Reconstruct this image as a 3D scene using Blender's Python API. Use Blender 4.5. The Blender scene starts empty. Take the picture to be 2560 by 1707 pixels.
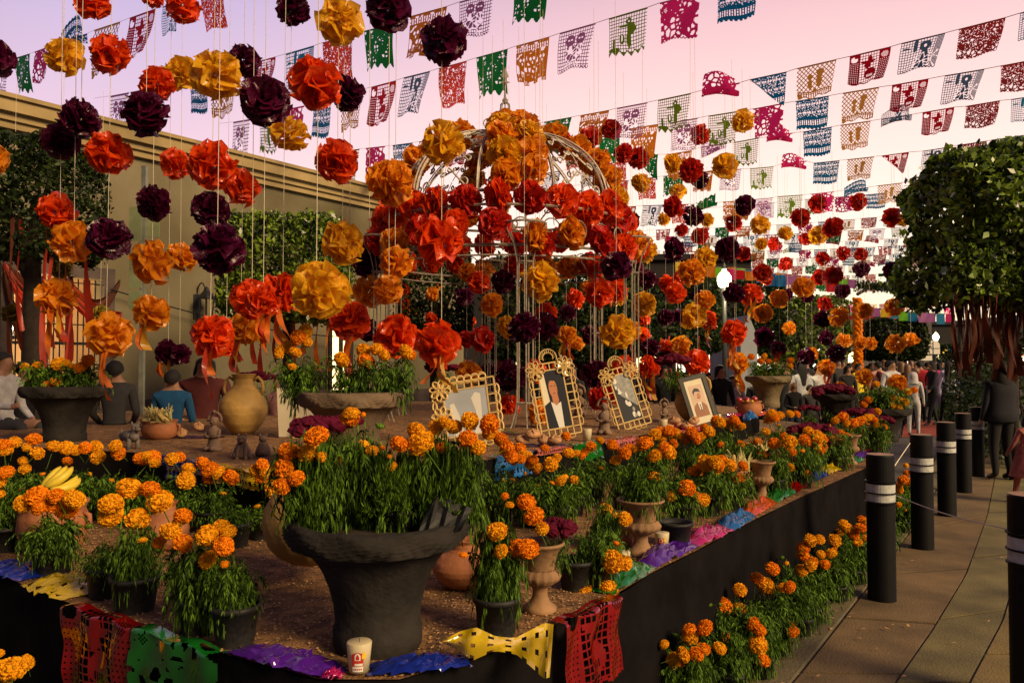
import bpy, math, random
import numpy as np
from mathutils import Vector, Matrix, noise as mnoise
random.seed(7); rng = np.random.default_rng(7)
R = math.radians
S = bpy.context.scene
COL = S.collection
# ------------------------------------------------------------------ camera
FPX = 1960.0; HOR = 909.0; EYE = 1.57
PITCH = math.atan((HOR - 853.5) / FPX)
cam_d = bpy.data.cameras.new('camera'); cam = bpy.data.objects.new('camera', cam_d); COL.objects.link(cam)
cam.location = (0, 0, EYE); cam.rotation_euler = (R(90) + PITCH, 0, 0)
cam_d.sensor_width = 36; cam_d.lens = 36 * FPX / 2560; cam_d.clip_start = .05; cam_d.clip_end = 900
S.camera = cam
# ------------------------------------------------------------------ sky: dusk gradient, glow low on the right where the sun has set
world = bpy.data.worlds.new('World'); S.world = world; world.use_nodes = True
nt = world.node_tree; nt.nodes.clear()
def N(t, typ, **kw):
    n = t.nodes.new(typ)
    for k, v in kw.items():
        setattr(n, k, v)
    return n
def ramp(t, stops, interp='LINEAR'):
    n = t.nodes.new('ShaderNodeValToRGB'); cr = n.color_ramp; cr.interpolation = interp
    while len(cr.elements) < len(stops): cr.elements.new(.5)
    for e, (p, c) in zip(cr.elements, stops):
        e.position = p; e.color = (c[0], c[1], c[2], 1)
    return n
tc = N(nt, 'ShaderNodeTexCoord'); sep = N(nt, 'ShaderNodeSeparateXYZ')
nt.links.new(tc.outputs['Generated'], sep.inputs[0])
az = R(24)     # azimuth of the glow, to the right of straight ahead
dot = N(nt, 'ShaderNodeVectorMath', operation='DOT_PRODUCT'); dot.inputs[1].default_value = (math.sin(az), math.cos(az), 0)
nt.links.new(tc.outputs['Generated'], dot.inputs[0])
mr = N(nt, 'ShaderNodeMapRange'); mr.inputs['From Min'].default_value = -.2; mr.inputs['From Max'].default_value = 1.0
nt.links.new(dot.outputs['Value'], mr.inputs['Value'])
glow = ramp(nt, [(0, (1.1, .78, .42)), (.06, (1.15, .95, .62)), (.16, (1.08, .86, .72)), (.27, (1.0, .70, .64)), (.40, (.80, .50, .52)), (.6, (.27, .18, .25)), (1, (.09, .075, .14))])
side = ramp(nt, [(0, (.70, .45, .42)), (.08, (.92, .64, .64)), (.2, (.84, .58, .66)), (.40, (.52, .42, .64)), (.6, (.20, .17, .30)), (1, (.09, .075, .14))])
back = ramp(nt, [(0, (.06, .05, .07)), (.3, (.09, .075, .12)), (.6, (.09, .075, .13)), (1, (.09, .075, .14))])
for r_ in (glow, side, back): nt.links.new(sep.outputs['Z'], r_.inputs[0])
f1 = ramp(nt, [(0, (0, 0, 0)), (.62, (1, 1, 1)), (1, (1, 1, 1))]); nt.links.new(mr.outputs[0], f1.inputs[0])
f2 = ramp(nt, [(0, (0, 0, 0)), (.66, (0, 0, 0)), (.97, (1, 1, 1)), (1, (1, 1, 1))], 'EASE'); nt.links.new(mr.outputs[0], f2.inputs[0])
m1 = N(nt, 'ShaderNodeMixRGB'); m2 = N(nt, 'ShaderNodeMixRGB')
nt.links.new(f1.outputs[0], m1.inputs[0]); nt.links.new(back.outputs[0], m1.inputs[1]); nt.links.new(side.outputs[0], m1.inputs[2])
nt.links.new(f2.outputs[0], m2.inputs[0]); nt.links.new(m1.outputs[0], m2.inputs[1]); nt.links.new(glow.outputs[0], m2.inputs[2])
bg = N(nt, 'ShaderNodeBackground'); bg.inputs['Strength'].default_value = 1.0
wo = N(nt, 'ShaderNodeOutputWorld'); nt.links.new(m2.outputs[0], bg.inputs[0]); nt.links.new(bg.outputs[0], wo.inputs[0])
# ------------------------------------------------------------------ the one directional light: warm lamp light from the right
sl = bpy.data.lights.new('sun', 'SUN'); sun = bpy.data.objects.new('sun', sl); COL.objects.link(sun)
sl.energy = 4.0; sl.angle = R(22.0); sl.color = (1.0, .72, .38)
sun.rotation_euler = Vector((-.66, .56, -.50)).to_track_quat('-Z', 'Y').to_euler()
S.view_settings.view_transform = 'Standard'; S.view_settings.look = 'None'; S.view_settings.exposure = 0.28; S.view_settings.gamma = 1
try: S.view_settings.use_curve_mapping = False
except Exception: pass
S.render.engine = 'CYCLES'; S.cycles.max_bounces = 5; S.cycles.transparent_max_bounces = 12
S.cycles.diffuse_bounces = 2; S.cycles.glossy_bounces = 2; S.cycles.transmission_bounces = 3
S.cycles.sample_clamp_indirect = 4

# ------------------------------------------------------------------ photograph geometry -> places
cp, sp = math.cos(PITCH), math.sin(PITCH)
def ray(px, py):
    a = (px - 1280) / FPX; b = (853.5 - py) / FPX
    return Vector((a, cp - b * sp, sp + b * cp))
def P(px, py, Y):
    d = ray(px, py); t = Y / d.y
    return Vector((d.x * t, Y, EYE + d.z * t))
def G(px, py, z=0.0):
    d = ray(px, py); t = (z - EYE) / d.z
    return Vector((d.x * t, d.y * t, z))
T1, T2 = .65, .95
# ------------------------------------------------------------------ materials
def link(t, a, b): t.links.new(a, b)
def mat(name, col, rough=.7, var=.18, scale=8.0, bump=.0, bscale=None, spec=.5, metal=0, col2=None, emit=None, emis=0, transl=0, coat=0, detail=4, coords='Object', island=0):
    m = bpy.data.materials.new(name); m.use_nodes = True; t = m.node_tree; t.nodes.clear()
    out = N(t, 'ShaderNodeOutputMaterial'); b = N(t, 'ShaderNodeBsdfPrincipled')
    tcn = N(t, 'ShaderNodeTexCoord'); nz = N(t, 'ShaderNodeTexNoise'); nz.inputs['Scale'].default_value = scale; nz.inputs['Detail'].default_value = detail
    link(t, tcn.outputs[coords], nz.inputs['Vector'])
    c1 = tuple(max(0, x * (1 - var)) for x in col); c2 = col2 or tuple(min(1, x * (1 + var)) for x in col)
    rp = ramp(t, [(.3, c1), (.7, c2)]); src = nz.outputs['Fac']
    if island:
        gi = N(t, 'ShaderNodeNewGeometry'); ma = N(t, 'ShaderNodeMix'); ma.inputs[0].default_value = island
        link(t, src, ma.inputs[2]); link(t, gi.outputs['Random Per Island'], ma.inputs[3]); src = ma.outputs[0]
    link(t, src, rp.inputs[0])
    link(t, rp.outputs[0], b.inputs['Base Color'])
    b.inputs['Roughness'].default_value = rough; b.inputs['Metallic'].default_value = metal
    b.inputs['Specular IOR Level'].default_value = spec; b.inputs['Coat Weight'].default_value = coat; b.inputs['Coat Roughness'].default_value = .12
    if bump:
        nb = N(t, 'ShaderNodeTexNoise'); nb.inputs['Scale'].default_value = bscale or scale * 4; nb.inputs['Detail'].default_value = 5
        link(t, tcn.outputs[coords], nb.inputs['Vector'])
        bp = N(t, 'ShaderNodeBump'); bp.inputs['Strength'].default_value = bump; bp.inputs['Distance'].default_value = .02
        link(t, nb.outputs['Fac'], bp.inputs['Height']); link(t, bp.outputs[0], b.inputs['Normal'])
    if emis:
        b.inputs['Emission Color'].default_value = (*(emit or col), 1); b.inputs['Emission Strength'].default_value = emis
    sh = b
    if transl:
        tr = N(t, 'ShaderNodeBsdfTranslucent'); link(t, rp.outputs[0], tr.inputs['Color'])
        mx = N(t, 'ShaderNodeMixShader'); mx.inputs[0].default_value = transl
        link(t, b.outputs[0], mx.inputs[1]); link(t, tr.outputs[0], mx.inputs[2]); sh = mx
    link(t, sh.outputs[0], out.inputs['Surface'])
    return m
M = {}
# cellophane / tissue of the pompoms
M['yellow'] = mat('yellow_cellophane', (.98, .50, .02), .28, .14, 6, transl=0.53, bump=.55, bscale=7, coat=.5, spec=.45)
M['amber'] = mat('amber_cellophane', (.98, .35, .016), .28, .14, 6, transl=0.53, bump=.55, bscale=7, coat=.5, spec=.45)
M['orange'] = mat('orange_red_cellophane', (.96, .085, .007), .26, .2, 6, transl=0.48, bump=.55, bscale=7, coat=.5, spec=.45)
M['red'] = mat('red_cellophane', (.62, .024, .01), .28, .2, 6, transl=0.48, bump=.55, bscale=7, coat=.4, spec=.4)
M['purple'] = mat('dark_purple_cellophane', (.085, .004, .032), .24, .3, 6, transl=0.43, bump=.55, bscale=7, coat=.4, spec=.4)
M['olive_gold'] = mat('olive_gold_paper', (.30, .22, .02), .5, .2, 9, transl=.3)
# cut paper
FC = {'olive': (.13, .22, .008), 'lilac': (.38, .13, .34), 'orangef': (.66, .19, .01), 'bluef': (.004, .13, .32), 'tan': (.58, .27, .05),
      'redf': (.52, .004, .015), 'slate': (.08, .14, .24), 'brick': (.40, .03, .025), 'magenta': (.60, .015, .16), 'green': (.004, .18, .035),
      'redorange': (.72, .055, .03), 'lightblue': (.015, .20, .36), 'purplef': (.20, .05, .30), 'limef': (.2, .6, .03), 'yellowf': (.75, .5, .03)}
for k, c in FC.items(): M[k] = mat('paper_' + k, c, .5, .08, 4, transl=.5, spec=.3)
# shiny plastic sheets on the altar edge
PC = {'p_red': (.27, .002, .004), 'p_green': (.008, .19, .02), 'p_yellow': (.72, .50, .01), 'p_purple': (.10, .015, .36), 'p_blue': (.01, .03, .36),
      'p_lblue': (.01, .16, .5), 'p_magenta': (.55, .01, .16), 'p_orange': (.75, .10, .01), 'p_salmon': (.5, .12, .08)}
for k, c in PC.items(): M[k] = mat('plastic_' + k[2:], tuple(q * .85 for q in c), .10, .15, 10, transl=.2, coat=1, spec=.7)
M['marigold'] = mat('marigold_petals', (.95, .43, .012), .7, .10, 30, transl=.3, spec=.1)
M['marigold2'] = mat('marigold_petals_deep', (.95, .29, .008), .7, .10, 30, transl=.3, spec=.1)
M['celosia'] = mat('crimson_cockscomb', (.12, .002, .022), .7, .4, 25, transl=.15, spec=.2, bump=.5, bscale=60)
M['leaf'] = mat('marigold_foliage', (.018, .055, .006), .6, .6, 4, transl=.3, spec=.2, col2=(.14, .27, .022), island=.6)  # brighter second colour paints lit tips onto random leaflets
M['ficus'] = mat('ficus_leaves', (.022, .048, .006), .30, .4, 3, transl=.25, spec=.6, col2=(.24, .36, .035), island=.75)  # bright second colour stands in for lamplit specks, varied leaf by leaf
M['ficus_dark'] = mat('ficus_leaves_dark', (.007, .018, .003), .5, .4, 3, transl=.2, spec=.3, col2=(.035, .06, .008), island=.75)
M['bark'] = mat('bark', (.028, .018, .012), .9, .4, 12, bump=.6)
M['soil'] = mat('soil', (.03, .02, .012), .95, .4, 30, bump=.6)
M['nursery'] = mat('black_nursery_plastic', (.020, .020, .021), .55, .35, 9, bump=.15, spec=.25)
M['stonepot'] = mat('dark_cast_stone', (.022, .019, .017), .85, .45, 7, spec=.2, bump=.35, bscale=35)
M['terra'] = mat('terracotta', (.36, .13, .05), .75, .25, 8, bump=.25)
M['terra_pale'] = mat('pale_terracotta', (.27, .15, .07), .8, .35, 6, bump=.3)
M['amph'] = mat('ribbed_ochre_clay', (.38, .23, .06), .7, .25, 6, bump=.25)
M['clay'] = mat('grey_brown_clay', (.19, .12, .08), .85, .3, 10, bump=.4)
M['claygrey'] = mat('grey_clay', (.13, .11, .10), .85, .3, 10, bump=.4)
M['cornh'] = mat('corn_husk', (.64, .56, .18), .7, .2, 14, transl=.4, col2=(.62, .60, .30))
M['corn'] = mat('corn_kernels', (.66, .46, .14), .5, .3, 60, bump=.6, bscale=120)
M['banana'] = mat('banana_skin', (.62, .46, .03), .5, .25, 9)
M['apple'] = mat('apple_skin', (.28, .015, .02), .3, .3, 9, coat=.5)
M['bread'] = mat('bread_crust', (.42, .22, .10), .8, .35, 12, bump=.3)
M['cloth_black'] = mat('black_altar_cloth', (.007, .006, .0065), .95, .35, 5, bump=.35, bscale=14, spec=.05)
M['cloth_purple'] = mat('purple_cloth', (.035, .008, .06), .7, .3, 9)
M['cloth_mag'] = mat('magenta_cloth', (.5, .01, .12), .5, .3, 9)
M['white_iron'] = mat('white_painted_iron', (.27, .235, .19), .5, .3, 20, bump=.1)
M['string'] = mat('white_string', (.75, .66, .5), .9, .15, 60, bump=.4, bscale=300)
M['cord'] = mat('thin_grey_cord', (.35, .28, .26), .8, .1, 60)
M['cream'] = mat('frame_wood_cream', (.62, .43, .16), .55, .1, 20)
M['blackframe'] = mat('dark_olive_frame', (.012, .010, .004), .4, .3, 20, coat=.4)
M['matboard'] = mat('cream_mount_board', (.74, .68, .5), .8, .04, 20)
M['glass'] = None
M['wax'] = mat('candle_wax', (.72, .62, .42), .5, .05, 9, transl=.25)
M['white'] = mat('white_paint', (.75, .72, .66), .6, .06, 9)
M['labelred'] = mat('red_print', (.5, .03, .02), .5, .05, 9)
M['labelyel'] = mat('yellow_print', (.8, .5, .03), .5, .05, 9)
M['black'] = mat('black_paint', (.003, .0032, .004), .55, .3, 20, bump=.05, spec=.25)
M['reflect'] = mat('pale_reflective_band', (.50, .52, .50), .35, .15, 40, spec=.8)
M['bolltop'] = mat('worn_post_cap', (.30, .17, .10), .6, .3, 20)
M['iron'] = mat('black_wrought_iron', (.012, .012, .012), .45, .2, 20)
M['pole'] = mat('galvanised_pole', (.22, .23, .19), .45, .2, 12, metal=.3)
M['signplate'] = mat('green_grey_sign_back', (.19, .22, .11), .5, .2, 6)
M['photo_grey'] = mat('glossy_print_grey', (.42, .47, .52), .1, .12, 4, coat=1)
M['ph_dark'] = mat('print_dark', (.012, .014, .018), .4, .05, 5, coat=.3)
M['ph_white'] = mat('print_white', (.75, .74, .68), .4, .03, 5, coat=.3)
M['ph_skin'] = mat('print_skin', (.50, .20, .09), .4, .12, 9, coat=.3)
M['ph_sepia'] = mat('print_sepia', (.30, .12, .05), .4, .08, 9, coat=.3)
M['ph_pink'] = mat('print_pale_sepia', (.62, .44, .32), .4, .05, 9, coat=.3)
M['ph_mid'] = mat('print_grey', (.30, .30, .28), .4, .3, 30, coat=.3)
def wallmat(name, col, col2):
    return mat(name, col, .95, .1, .45, bump=.2, bscale=20, col2=col2, detail=12, spec=.1)
M['stucco'] = wallmat('cream_stucco', (.10, .085, .046), (.215, .185, .12))
M['stone'] = mat('dark_plinth_stone', (.07, .05, .045), .9, .4, 3, bump=.4)
M['cornice'] = mat('cornice_stone', (.30, .22, .10), .9, .2, 2, bump=.2)
M['room'] = mat('warm_room_plaster', (.72, .52, .30), .9, .05, 2)
M['asphalt'] = mat('worn_paving', (.05, .042, .038), .85, .35, 1.2, bump=.3, bscale=60, detail=8, coords='Object')
M['pave_red'] = mat('reddish_concrete', (.13, .083, .034), .85, .5, 2.2, bump=.35, bscale=80, detail=10)
M['pave_grn'] = mat('olive_grey_concrete', (.125, .102, .036), .85, .45, 2.2, bump=.35, bscale=80, detail=10)
M['pave_tan'] = mat('tan_concrete', (.16, .112, .034), .85, .45, 2.2, bump=.35, bscale=80, detail=10)
M['kerb'] = mat('kerb_concrete', (.11, .088, .045), .85, .3, 4, bump=.4, bscale=50)
M['joint'] = mat('dirt_joint', (.03, .022, .016), .95, .3, 9)
M['carpet'] = mat('red_carpet', (.22, .03, .015), .9, .35, 6, bump=.3)
M['sawdust'] = mat('sawdust', (.15, .068, .021), .95, .45, 14, bump=.9, bscale=90, col2=(.34, .17, .06), detail=10)
M['chips'] = mat('wood_chips', (.45, .26, .11), .8, .5, 40)
M['skin'] = mat('skin', (.30, .15, .09), .6, .1, 20)
M['hair'] = mat('dark_hair', (.006, .004, .004), .8, .3, 60)
M['hairbrown'] = mat('brown_hair', (.16, .08, .035), .5, .3, 60)
M['shoe'] = mat('dark_shoe', (.02, .018, .018), .5, .2, 9)
for k, c in {'c_white': (.45, .44, .46), 'c_lilac': (.42, .38, .58), 'c_pink': (.50, .24, .22), 'c_red': (.45, .02, .03), 'c_black': (.006, .0055, .007), 'c_navy': (.005, .006, .013),
             'c_grey': (.028, .027, .030), 'c_yellow': (.70, .52, .02), 'c_blue': (.005, .07, .18), 'c_magenta': (.45, .02, .2), 'c_darkred': (.06, .005, .006), 'c_denim': (.03, .04, .07)}.items():
    M[k] = mat('fabric_' + k[2:], c, .9, .2, 14, bump=.2)
M['rib_red'] = mat('red_ribbon', (.42, .03, .01), .45, .35, 3, transl=.3, coat=.2)
M['rib_orange'] = mat('orange_ribbon', (.62, .14, .01), .45, .3, 3, transl=.3, coat=.2)
M['rib_gold'] = mat('gold_ribbon', (.55, .28, .02), .45, .3, 3, transl=.3, coat=.2)
M['rib_brown'] = mat('rust_ribbon', (.07, .014, .005), .6, .35, 3, transl=.15, spec=.2)
M['lampglow'] = mat('lamp_glass_lit', (1, .95, .6), .5, 0, 3, emit=(1, .90, .50), emis=5)
M['bulb'] = mat('bulb_lit', (1, .8, .5), .5, 0, 3, emit=(1, .75, .4), emis=25)
M['litwin'] = mat('lit_window', (1, .8, .45), .5, .2, 3, emit=(1, .72, .33), emis=2.4)
M['litshop'] = mat('lit_shop_front', (1, .9, .7), .5, .2, 3, emit=(1, .88, .62), emis=2.2)
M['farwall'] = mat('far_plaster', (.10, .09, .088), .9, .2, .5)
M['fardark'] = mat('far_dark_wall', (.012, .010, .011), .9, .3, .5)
M['tent'] = mat('tent_canvas', (.25, .27, .31), .8, .1, 2)
M['hill'] = mat('far_hill', (.035, .032, .05), .95, .3, .05)
M['pink'] = mat('pink_tulle', (.45, .14, .12), .8, .3, 12, transl=.3)
def glassmat():
    m = bpy.data.materials.new('clear_glass'); m.use_nodes = True; t = m.node_tree; t.nodes.clear()
    o = N(t, 'ShaderNodeOutputMaterial'); a = N(t, 'ShaderNodeBsdfTransparent'); g = N(t, 'ShaderNodeBsdfGlossy'); g.inputs['Roughness'].default_value = .05
    lw = N(t, 'ShaderNodeLayerWeight'); lw.inputs[0].default_value = .04; mx = N(t, 'ShaderNodeMixShader')
    a.inputs[0].default_value = (.98, .98, .96, 1)
    mu = N(t, 'ShaderNodeMath', operation='MULTIPLY'); mu.inputs[1].default_value = .3; link(t, lw.outputs['Fresnel'], mu.inputs[0]); link(t, mu.outputs[0], mx.inputs[0]); link(t, a.outputs[0], mx.inputs[1]); link(t, g.outputs[0], mx.inputs[2]); link(t, mx.outputs[0], o.inputs[0])
    return m
M['glass'] = glassmat()

# ------------------------------------------------------------------ mesh helpers
class MB:
    def __init__(s): s.v = []; s.f = []; s.m = []
    def add(s, vs, fs, mi=0):
        o = len(s.v); s.v += [tuple(v) for v in vs]; s.f += [tuple(i + o for i in f) for f in fs]; s.m += [mi] * len(fs); return s
    def box(s, c, d, mi=0, rz=0, mtx=None):
        hx, hy, hz = d[0] / 2, d[1] / 2, d[2] / 2
        vs = [Vector((x * hx, y * hy, z * hz)) for z in (-1, 1) for y in (-1, 1) for x in (-1, 1)]
        if mtx is not None: vs = [mtx @ v for v in vs]
        elif rz: q = Matrix.Rotation(rz, 3, 'Z'); vs = [q @ v for v in vs]
        vs = [v + Vector(c) for v in vs]
        return s.add(vs, [(0, 2, 3, 1), (4, 5, 7, 6), (0, 1, 5, 4), (2, 6, 7, 3), (0, 4, 6, 2), (1, 3, 7, 5)], mi)
    def tube(s, pts, r, n=5, mi=0, closed=False, caps=True):
        pts = [Vector(p) for p in pts]; k = len(pts); rr = r if hasattr(r, '__len__') else [r] * k
        vs = []; prev = None
        for i, p in enumerate(pts):
            if closed: t = pts[(i + 1) % k] - pts[i - 1]
            else: t = pts[min(i + 1, k - 1)] - pts[max(i - 1, 0)]
            if t.length < 1e-9: t = Vector((0, 0, 1))
            t.normalize()
            if prev is None:
                a = Vector((0, 0, 1)) if abs(t.z) < .9 else Vector((1, 0, 0)); u = t.cross(a).normalized()
            else:
                u = prev - t * prev.dot(t)
                u = u.normalized() if u.length > 1e-6 else t.orthogonal().normalized()
            prev = u; w = t.cross(u)
            for j in range(n):
                a = 2 * math.pi * j / n; vs.append(p + (u * math.cos(a) + w * math.sin(a)) * rr[i])
        fs = []
        for i in range(k if closed else k - 1):
            i2 = (i + 1) % k
            for j in range(n):
                j2 = (j + 1) % n; fs.append((i * n + j, i * n + j2, i2 * n + j2, i2 * n + j))
        if caps and not closed: fs += [tuple(range(n - 1, -1, -1)), tuple((k - 1) * n + j for j in range(n))]
        return s.add(vs, fs, mi)
    def lathe(s, prof, n=24, mi=0, c=(0, 0, 0), flute=0, fn=12, z0=None, z1=None, cap=True):
        vs = []; k = len(prof)
        for (r, z) in prof:
            for j in range(n):
                a = 2 * math.pi * j / n; q = r
                if flute and (z0 is None or z0 <= z <= z1): q = r * (1 + flute * abs(math.sin(a * fn / 2)))
                vs.append((c[0] + q * math.cos(a), c[1] + q * math.sin(a), c[2] + z))
        fs = [(i * n + j, i * n + (j + 1) % n, (i + 1) * n + (j + 1) % n, (i + 1) * n + j) for i in range(k - 1) for j in range(n)]
        if cap: fs += [tuple(range(n - 1, -1, -1)), tuple((k - 1) * n + j for j in range(n))]
        return s.add(vs, fs, mi)
    def ball(s, c, r, n=10, m=6, mi=0, sc=(1, 1, 1), jit=0, rnd=None):
        vs = []
        for i in range(m + 1):
            th = math.pi * i / m
            for j in range(n):
                a = 2 * math.pi * j / n; q = r * (1 + (random.uniform(-jit, jit) if jit else 0))
                vs.append((c[0] + q * sc[0] * math.sin(th) * math.cos(a), c[1] + q * sc[1] * math.sin(th) * math.sin(a), c[2] + q * sc[2] * math.cos(th)))
        fs = [(i * n + j, (i + 1) * n + j, (i + 1) * n + (j + 1) % n, i * n + (j + 1) % n) for i in range(m) for j in range(n)]
        return s.add(vs, fs, mi)
    def prism(s, poly, z0, z1, mi=0):
        k = len(poly); vs = [(p[0], p[1], z0) for p in poly] + [(p[0], p[1], z1) for p in poly]
        return s.add(vs, [tuple(range(k - 1, -1, -1)), tuple(range(k, 2 * k))] + [(i, (i + 1) % k, k + (i + 1) % k, k + i) for i in range(k)], mi)
    def mesh(s, name, mats, smooth=False):
        me = bpy.data.meshes.new(name); me.from_pydata(s.v, [], s.f)
        for m_ in mats: me.materials.append(m_)
        if len(mats) > 1: me.polygons.foreach_set('material_index', s.m)
        if smooth: me.polygons.foreach_set('use_smooth', [True] * len(s.f))
        me.update(); return me
    def obj(s, name, mats, parent=None, smooth=False, loc=None, **kw):
        if not isinstance(mats, (list, tuple)): mats = [mats]
        return link_obj(name, s.mesh(name, mats, smooth), parent, loc=loc, **kw)
def np_mesh(name, V, F, mats, smooth=False):
    V = np.asarray(V, dtype=np.float32); F = np.asarray(F, dtype=np.int32); k = F.shape[1]
    me = bpy.data.meshes.new(name); me.vertices.add(len(V)); me.vertices.foreach_set('co', V.ravel())
    me.loops.add(F.size); me.loops.foreach_set('vertex_index', F.ravel())
    me.polygons.add(len(F)); me.polygons.foreach_set('loop_start', np.arange(0, F.size, k, dtype=np.int32)); me.polygons.foreach_set('loop_total', np.full(len(F), k, dtype=np.int32))
    for m_ in mats: me.materials.append(m_)
    me.update(calc_edges=True)
    if smooth: me.polygons.foreach_set('use_smooth', [True] * len(F))
    return me
def link_obj(name, me, parent=None, loc=None, rot=None, scale=None, mtx=None, mat_=None, label=None, cat=None, group=None, kind=None):
    o = bpy.data.objects.new(name, me); COL.objects.link(o)
    if parent is not None: o.parent = parent
    if mtx is not None: o.matrix_local = mtx
    if loc is not None: o.location = loc
    if rot is not None: o.rotation_euler = rot
    if scale is not None: o.scale = scale if hasattr(scale, '__len__') else (scale,) * 3
    if mat_ is not None:
        o.material_slots[0].link = 'OBJECT'; o.material_slots[0].material = mat_
    if label: o['label'] = label
    if cat: o['category'] = cat
    if group: o['group'] = group
    if kind: o['kind'] = kind
    return o
def thing(name, label, cat, loc=(0, 0, 0), rot=None, group=None):
    return link_obj(name, None, None, loc=loc, rot=rot, label=label, cat=cat, group=group)
ORD = 'first second third fourth fifth sixth seventh eighth ninth tenth eleventh twelfth thirteenth fourteenth fifteenth sixteenth seventeenth eighteenth nineteenth twentieth'.split()
REG = []     # (object, px, py, words before, words after) -> labels ranked once everything stands
def reg(o, px, py, what, where, cat, group):
    o['category'] = cat; o['group'] = group; REG.append((o, px, py, what, where))
def finish_labels():
    from collections import defaultdict
    d = defaultdict(list)
    for r_ in REG: d[(r_[3], r_[4])].append(r_)
    def rank(lst, what, where):
        lst.sort(key=lambda r_: r_[1]); n = len(lst)
        for i, r_ in enumerate(lst):
            if n == 1: s_ = f'{what} {where}'
            elif i == 0: s_ = f'{what} {where}, leftmost'
            elif i == n - 1: s_ = f'{what} {where}, rightmost'
            else: s_ = f'{what} {where}, {ORD[min(i, 19)]} from left'
            r_[0]['label'] = s_
    for (what, where), lst in d.items():
        if len(lst) <= 5: rank(lst, what, where); continue
        lst.sort(key=lambda r_: r_[2]); k = (len(lst) + 4) // 5; k = min(k, 4)
        names = {2: ['upper', 'lower'], 3: ['upper', 'middle', 'lower'], 4: ['topmost', 'upper', 'lower', 'bottom']}[k]
        n = len(lst)
        for i in range(k):
            sub = lst[i * n // k:(i + 1) * n // k]
            rank(sub, what, where + ', ' + names[i] + ' row')
# ================================================================== SETTING
def struct(name, mb_or_me, m, **kw):
    me = mb_or_me.mesh(name, [m]) if isinstance(mb_or_me, MB) else mb_or_me
    return link_obj(name, me, kind='structure', **kw)
b = MB(); b.add([(-250, -60, 0), (250, -60, 0), (250, 400, 0), (-250, 400, 0)], [(0, 1, 2, 3)]); struct('ground', b, M['asphalt'])
# pavement: three curved bands of slabs with open joints over a dark bed
def crv(pts, t):        # poly interpolation along list of ground points
    k = len(pts) - 1; x = t * k; i = min(int(x), k - 1); return pts[i].lerp(pts[i + 1], x - i)
def gp(lst): return [G(x, y) for x, y in lst]
L0 = gp([(1790, 1900), (1985, 1707), (2100, 1560), (2185, 1452), (2278, 1330), (2340, 1230), (2380, 1150), (2400, 1080)])
L1 = gp([(2110, 1900), (2240, 1707), (2330, 1580), (2415, 1440), (2468, 1290), (2486, 1200), (2480, 1130), (2460, 1075)])
L2 = gp([(2330, 1900), (2425, 1707), (2506, 1555), (2545, 1420), (2580, 1285), (2590, 1200), (2570, 1130), (2530, 1075)])
L3 = gp([(2900, 1900), (2950, 1707), (2960, 1555), (2950, 1420), (2930, 1285), (2900, 1200), (2820, 1130), (2720, 1075)])
bed = MB(); pl = L0 + L3[::-1]; bed.add([(p.x, p.y, .004) for p in pl], [tuple(range(len(pl)))]); struct('pavement_bed', bed, M['joint'])
def strip(A, B, ts, m, base, par, phase=0):
    for i in range(len(ts) - 1):
        t0, t1 = ts[i] + .0018, ts[i + 1] - .0018
        mb = MB(); tt = [t0 + (t1 - t0) * q / 6 for q in range(7)]
        L = []; Rr = []
        for t in tt:
            a, c = crv(A, t), crv(B, min(1, max(0, t + base * (t if t < .9 else .9)))); d = (c - a); n_ = d.normalized() * .009
            L.append(a + n_); Rr.append(c - n_)
        poly = L + Rr[::-1]; h = .012 + random.uniform(-.002, .002)
        k = len(poly)
        mb.add([(p.x, p.y, .0) for p in poly] + [(p.x, p.y, h) for p in poly],
               [(j, 12 - j + 1, 12 - j, j + 1) for j in range(0)] + [(k + j, k + j + 1, k + k - 2 - j, k + k - 1 - j)[::-1] for j in range(6)] + [(j, (j + 1) % k, k + (j + 1) % k, k + j)[::-1] for j in range(k)])
        mb.obj('paving_slab', m, par)
pave = link_obj('pavement', None, kind='structure')
strip(L0, L1, [0, .16, .30, .44, .57, .70, .85, 1], M['pave_red'], 0, pave)
strip(L1, L2, [0, .14, .31, .46, .58, .72, .86, 1], M['pave_grn'], 0, pave)
strip(L2, L3, [0, .2, .38, .55, .7, .85, 1], M['pave_tan'], 0, pave)
# kerb band between the slabs and the plant pots
kb = MB(); Kin = gp([(1640, 1900), (1850, 1707), (1990, 1560), (2100, 1452), (2215, 1330), (2290, 1230), (2340, 1150), (2370, 1080)])
for i in range(len(L0) - 1):
    a, c, d, e = Kin[i], L0[i], L0[i + 1], Kin[i + 1]
    g = .012
    def ins(p, q, s): return p + (q - p).normalized() * s
    poly = [ins(a, c, 0), ins(c, a, g), ins(d, e, g), ins(e, d, 0)]
    kb.prism([(p.x, p.y) for p in poly], 0, .022)
struct('kerb', kb, M['kerb'])
lv_ = []; lf_ = []
while len(lf_) < 150:
    t_q = random.random(); A__ = crv(Kin, t_q); B__ = crv(L2, min(1, t_q)); p = A__.lerp(B__, random.random() ** 1.8)
    a = random.uniform(0, 6.28); l = random.uniform(.008, .02); o_ = len(lv_); c_, s_ = math.cos(a) * l, math.sin(a) * l; z_ = .026
    lv_ += [(p.x - c_, p.y - s_, z_), (p.x + s_ * .5, p.y - c_ * .5, z_ + .003), (p.x + c_, p.y + s_, z_ + random.uniform(0, .01)), (p.x - s_ * .5, p.y + c_ * .5, z_ + .004)]; lf_.append((o_, o_ + 1, o_ + 2, o_ + 3))
link_obj('fallen_litter', np_mesh('fallen_litter', lv_, lf_, [M['chips']]), kind='stuff', label='dry petals and bits of litter scattered on the pavement', cat='litter')
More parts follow.
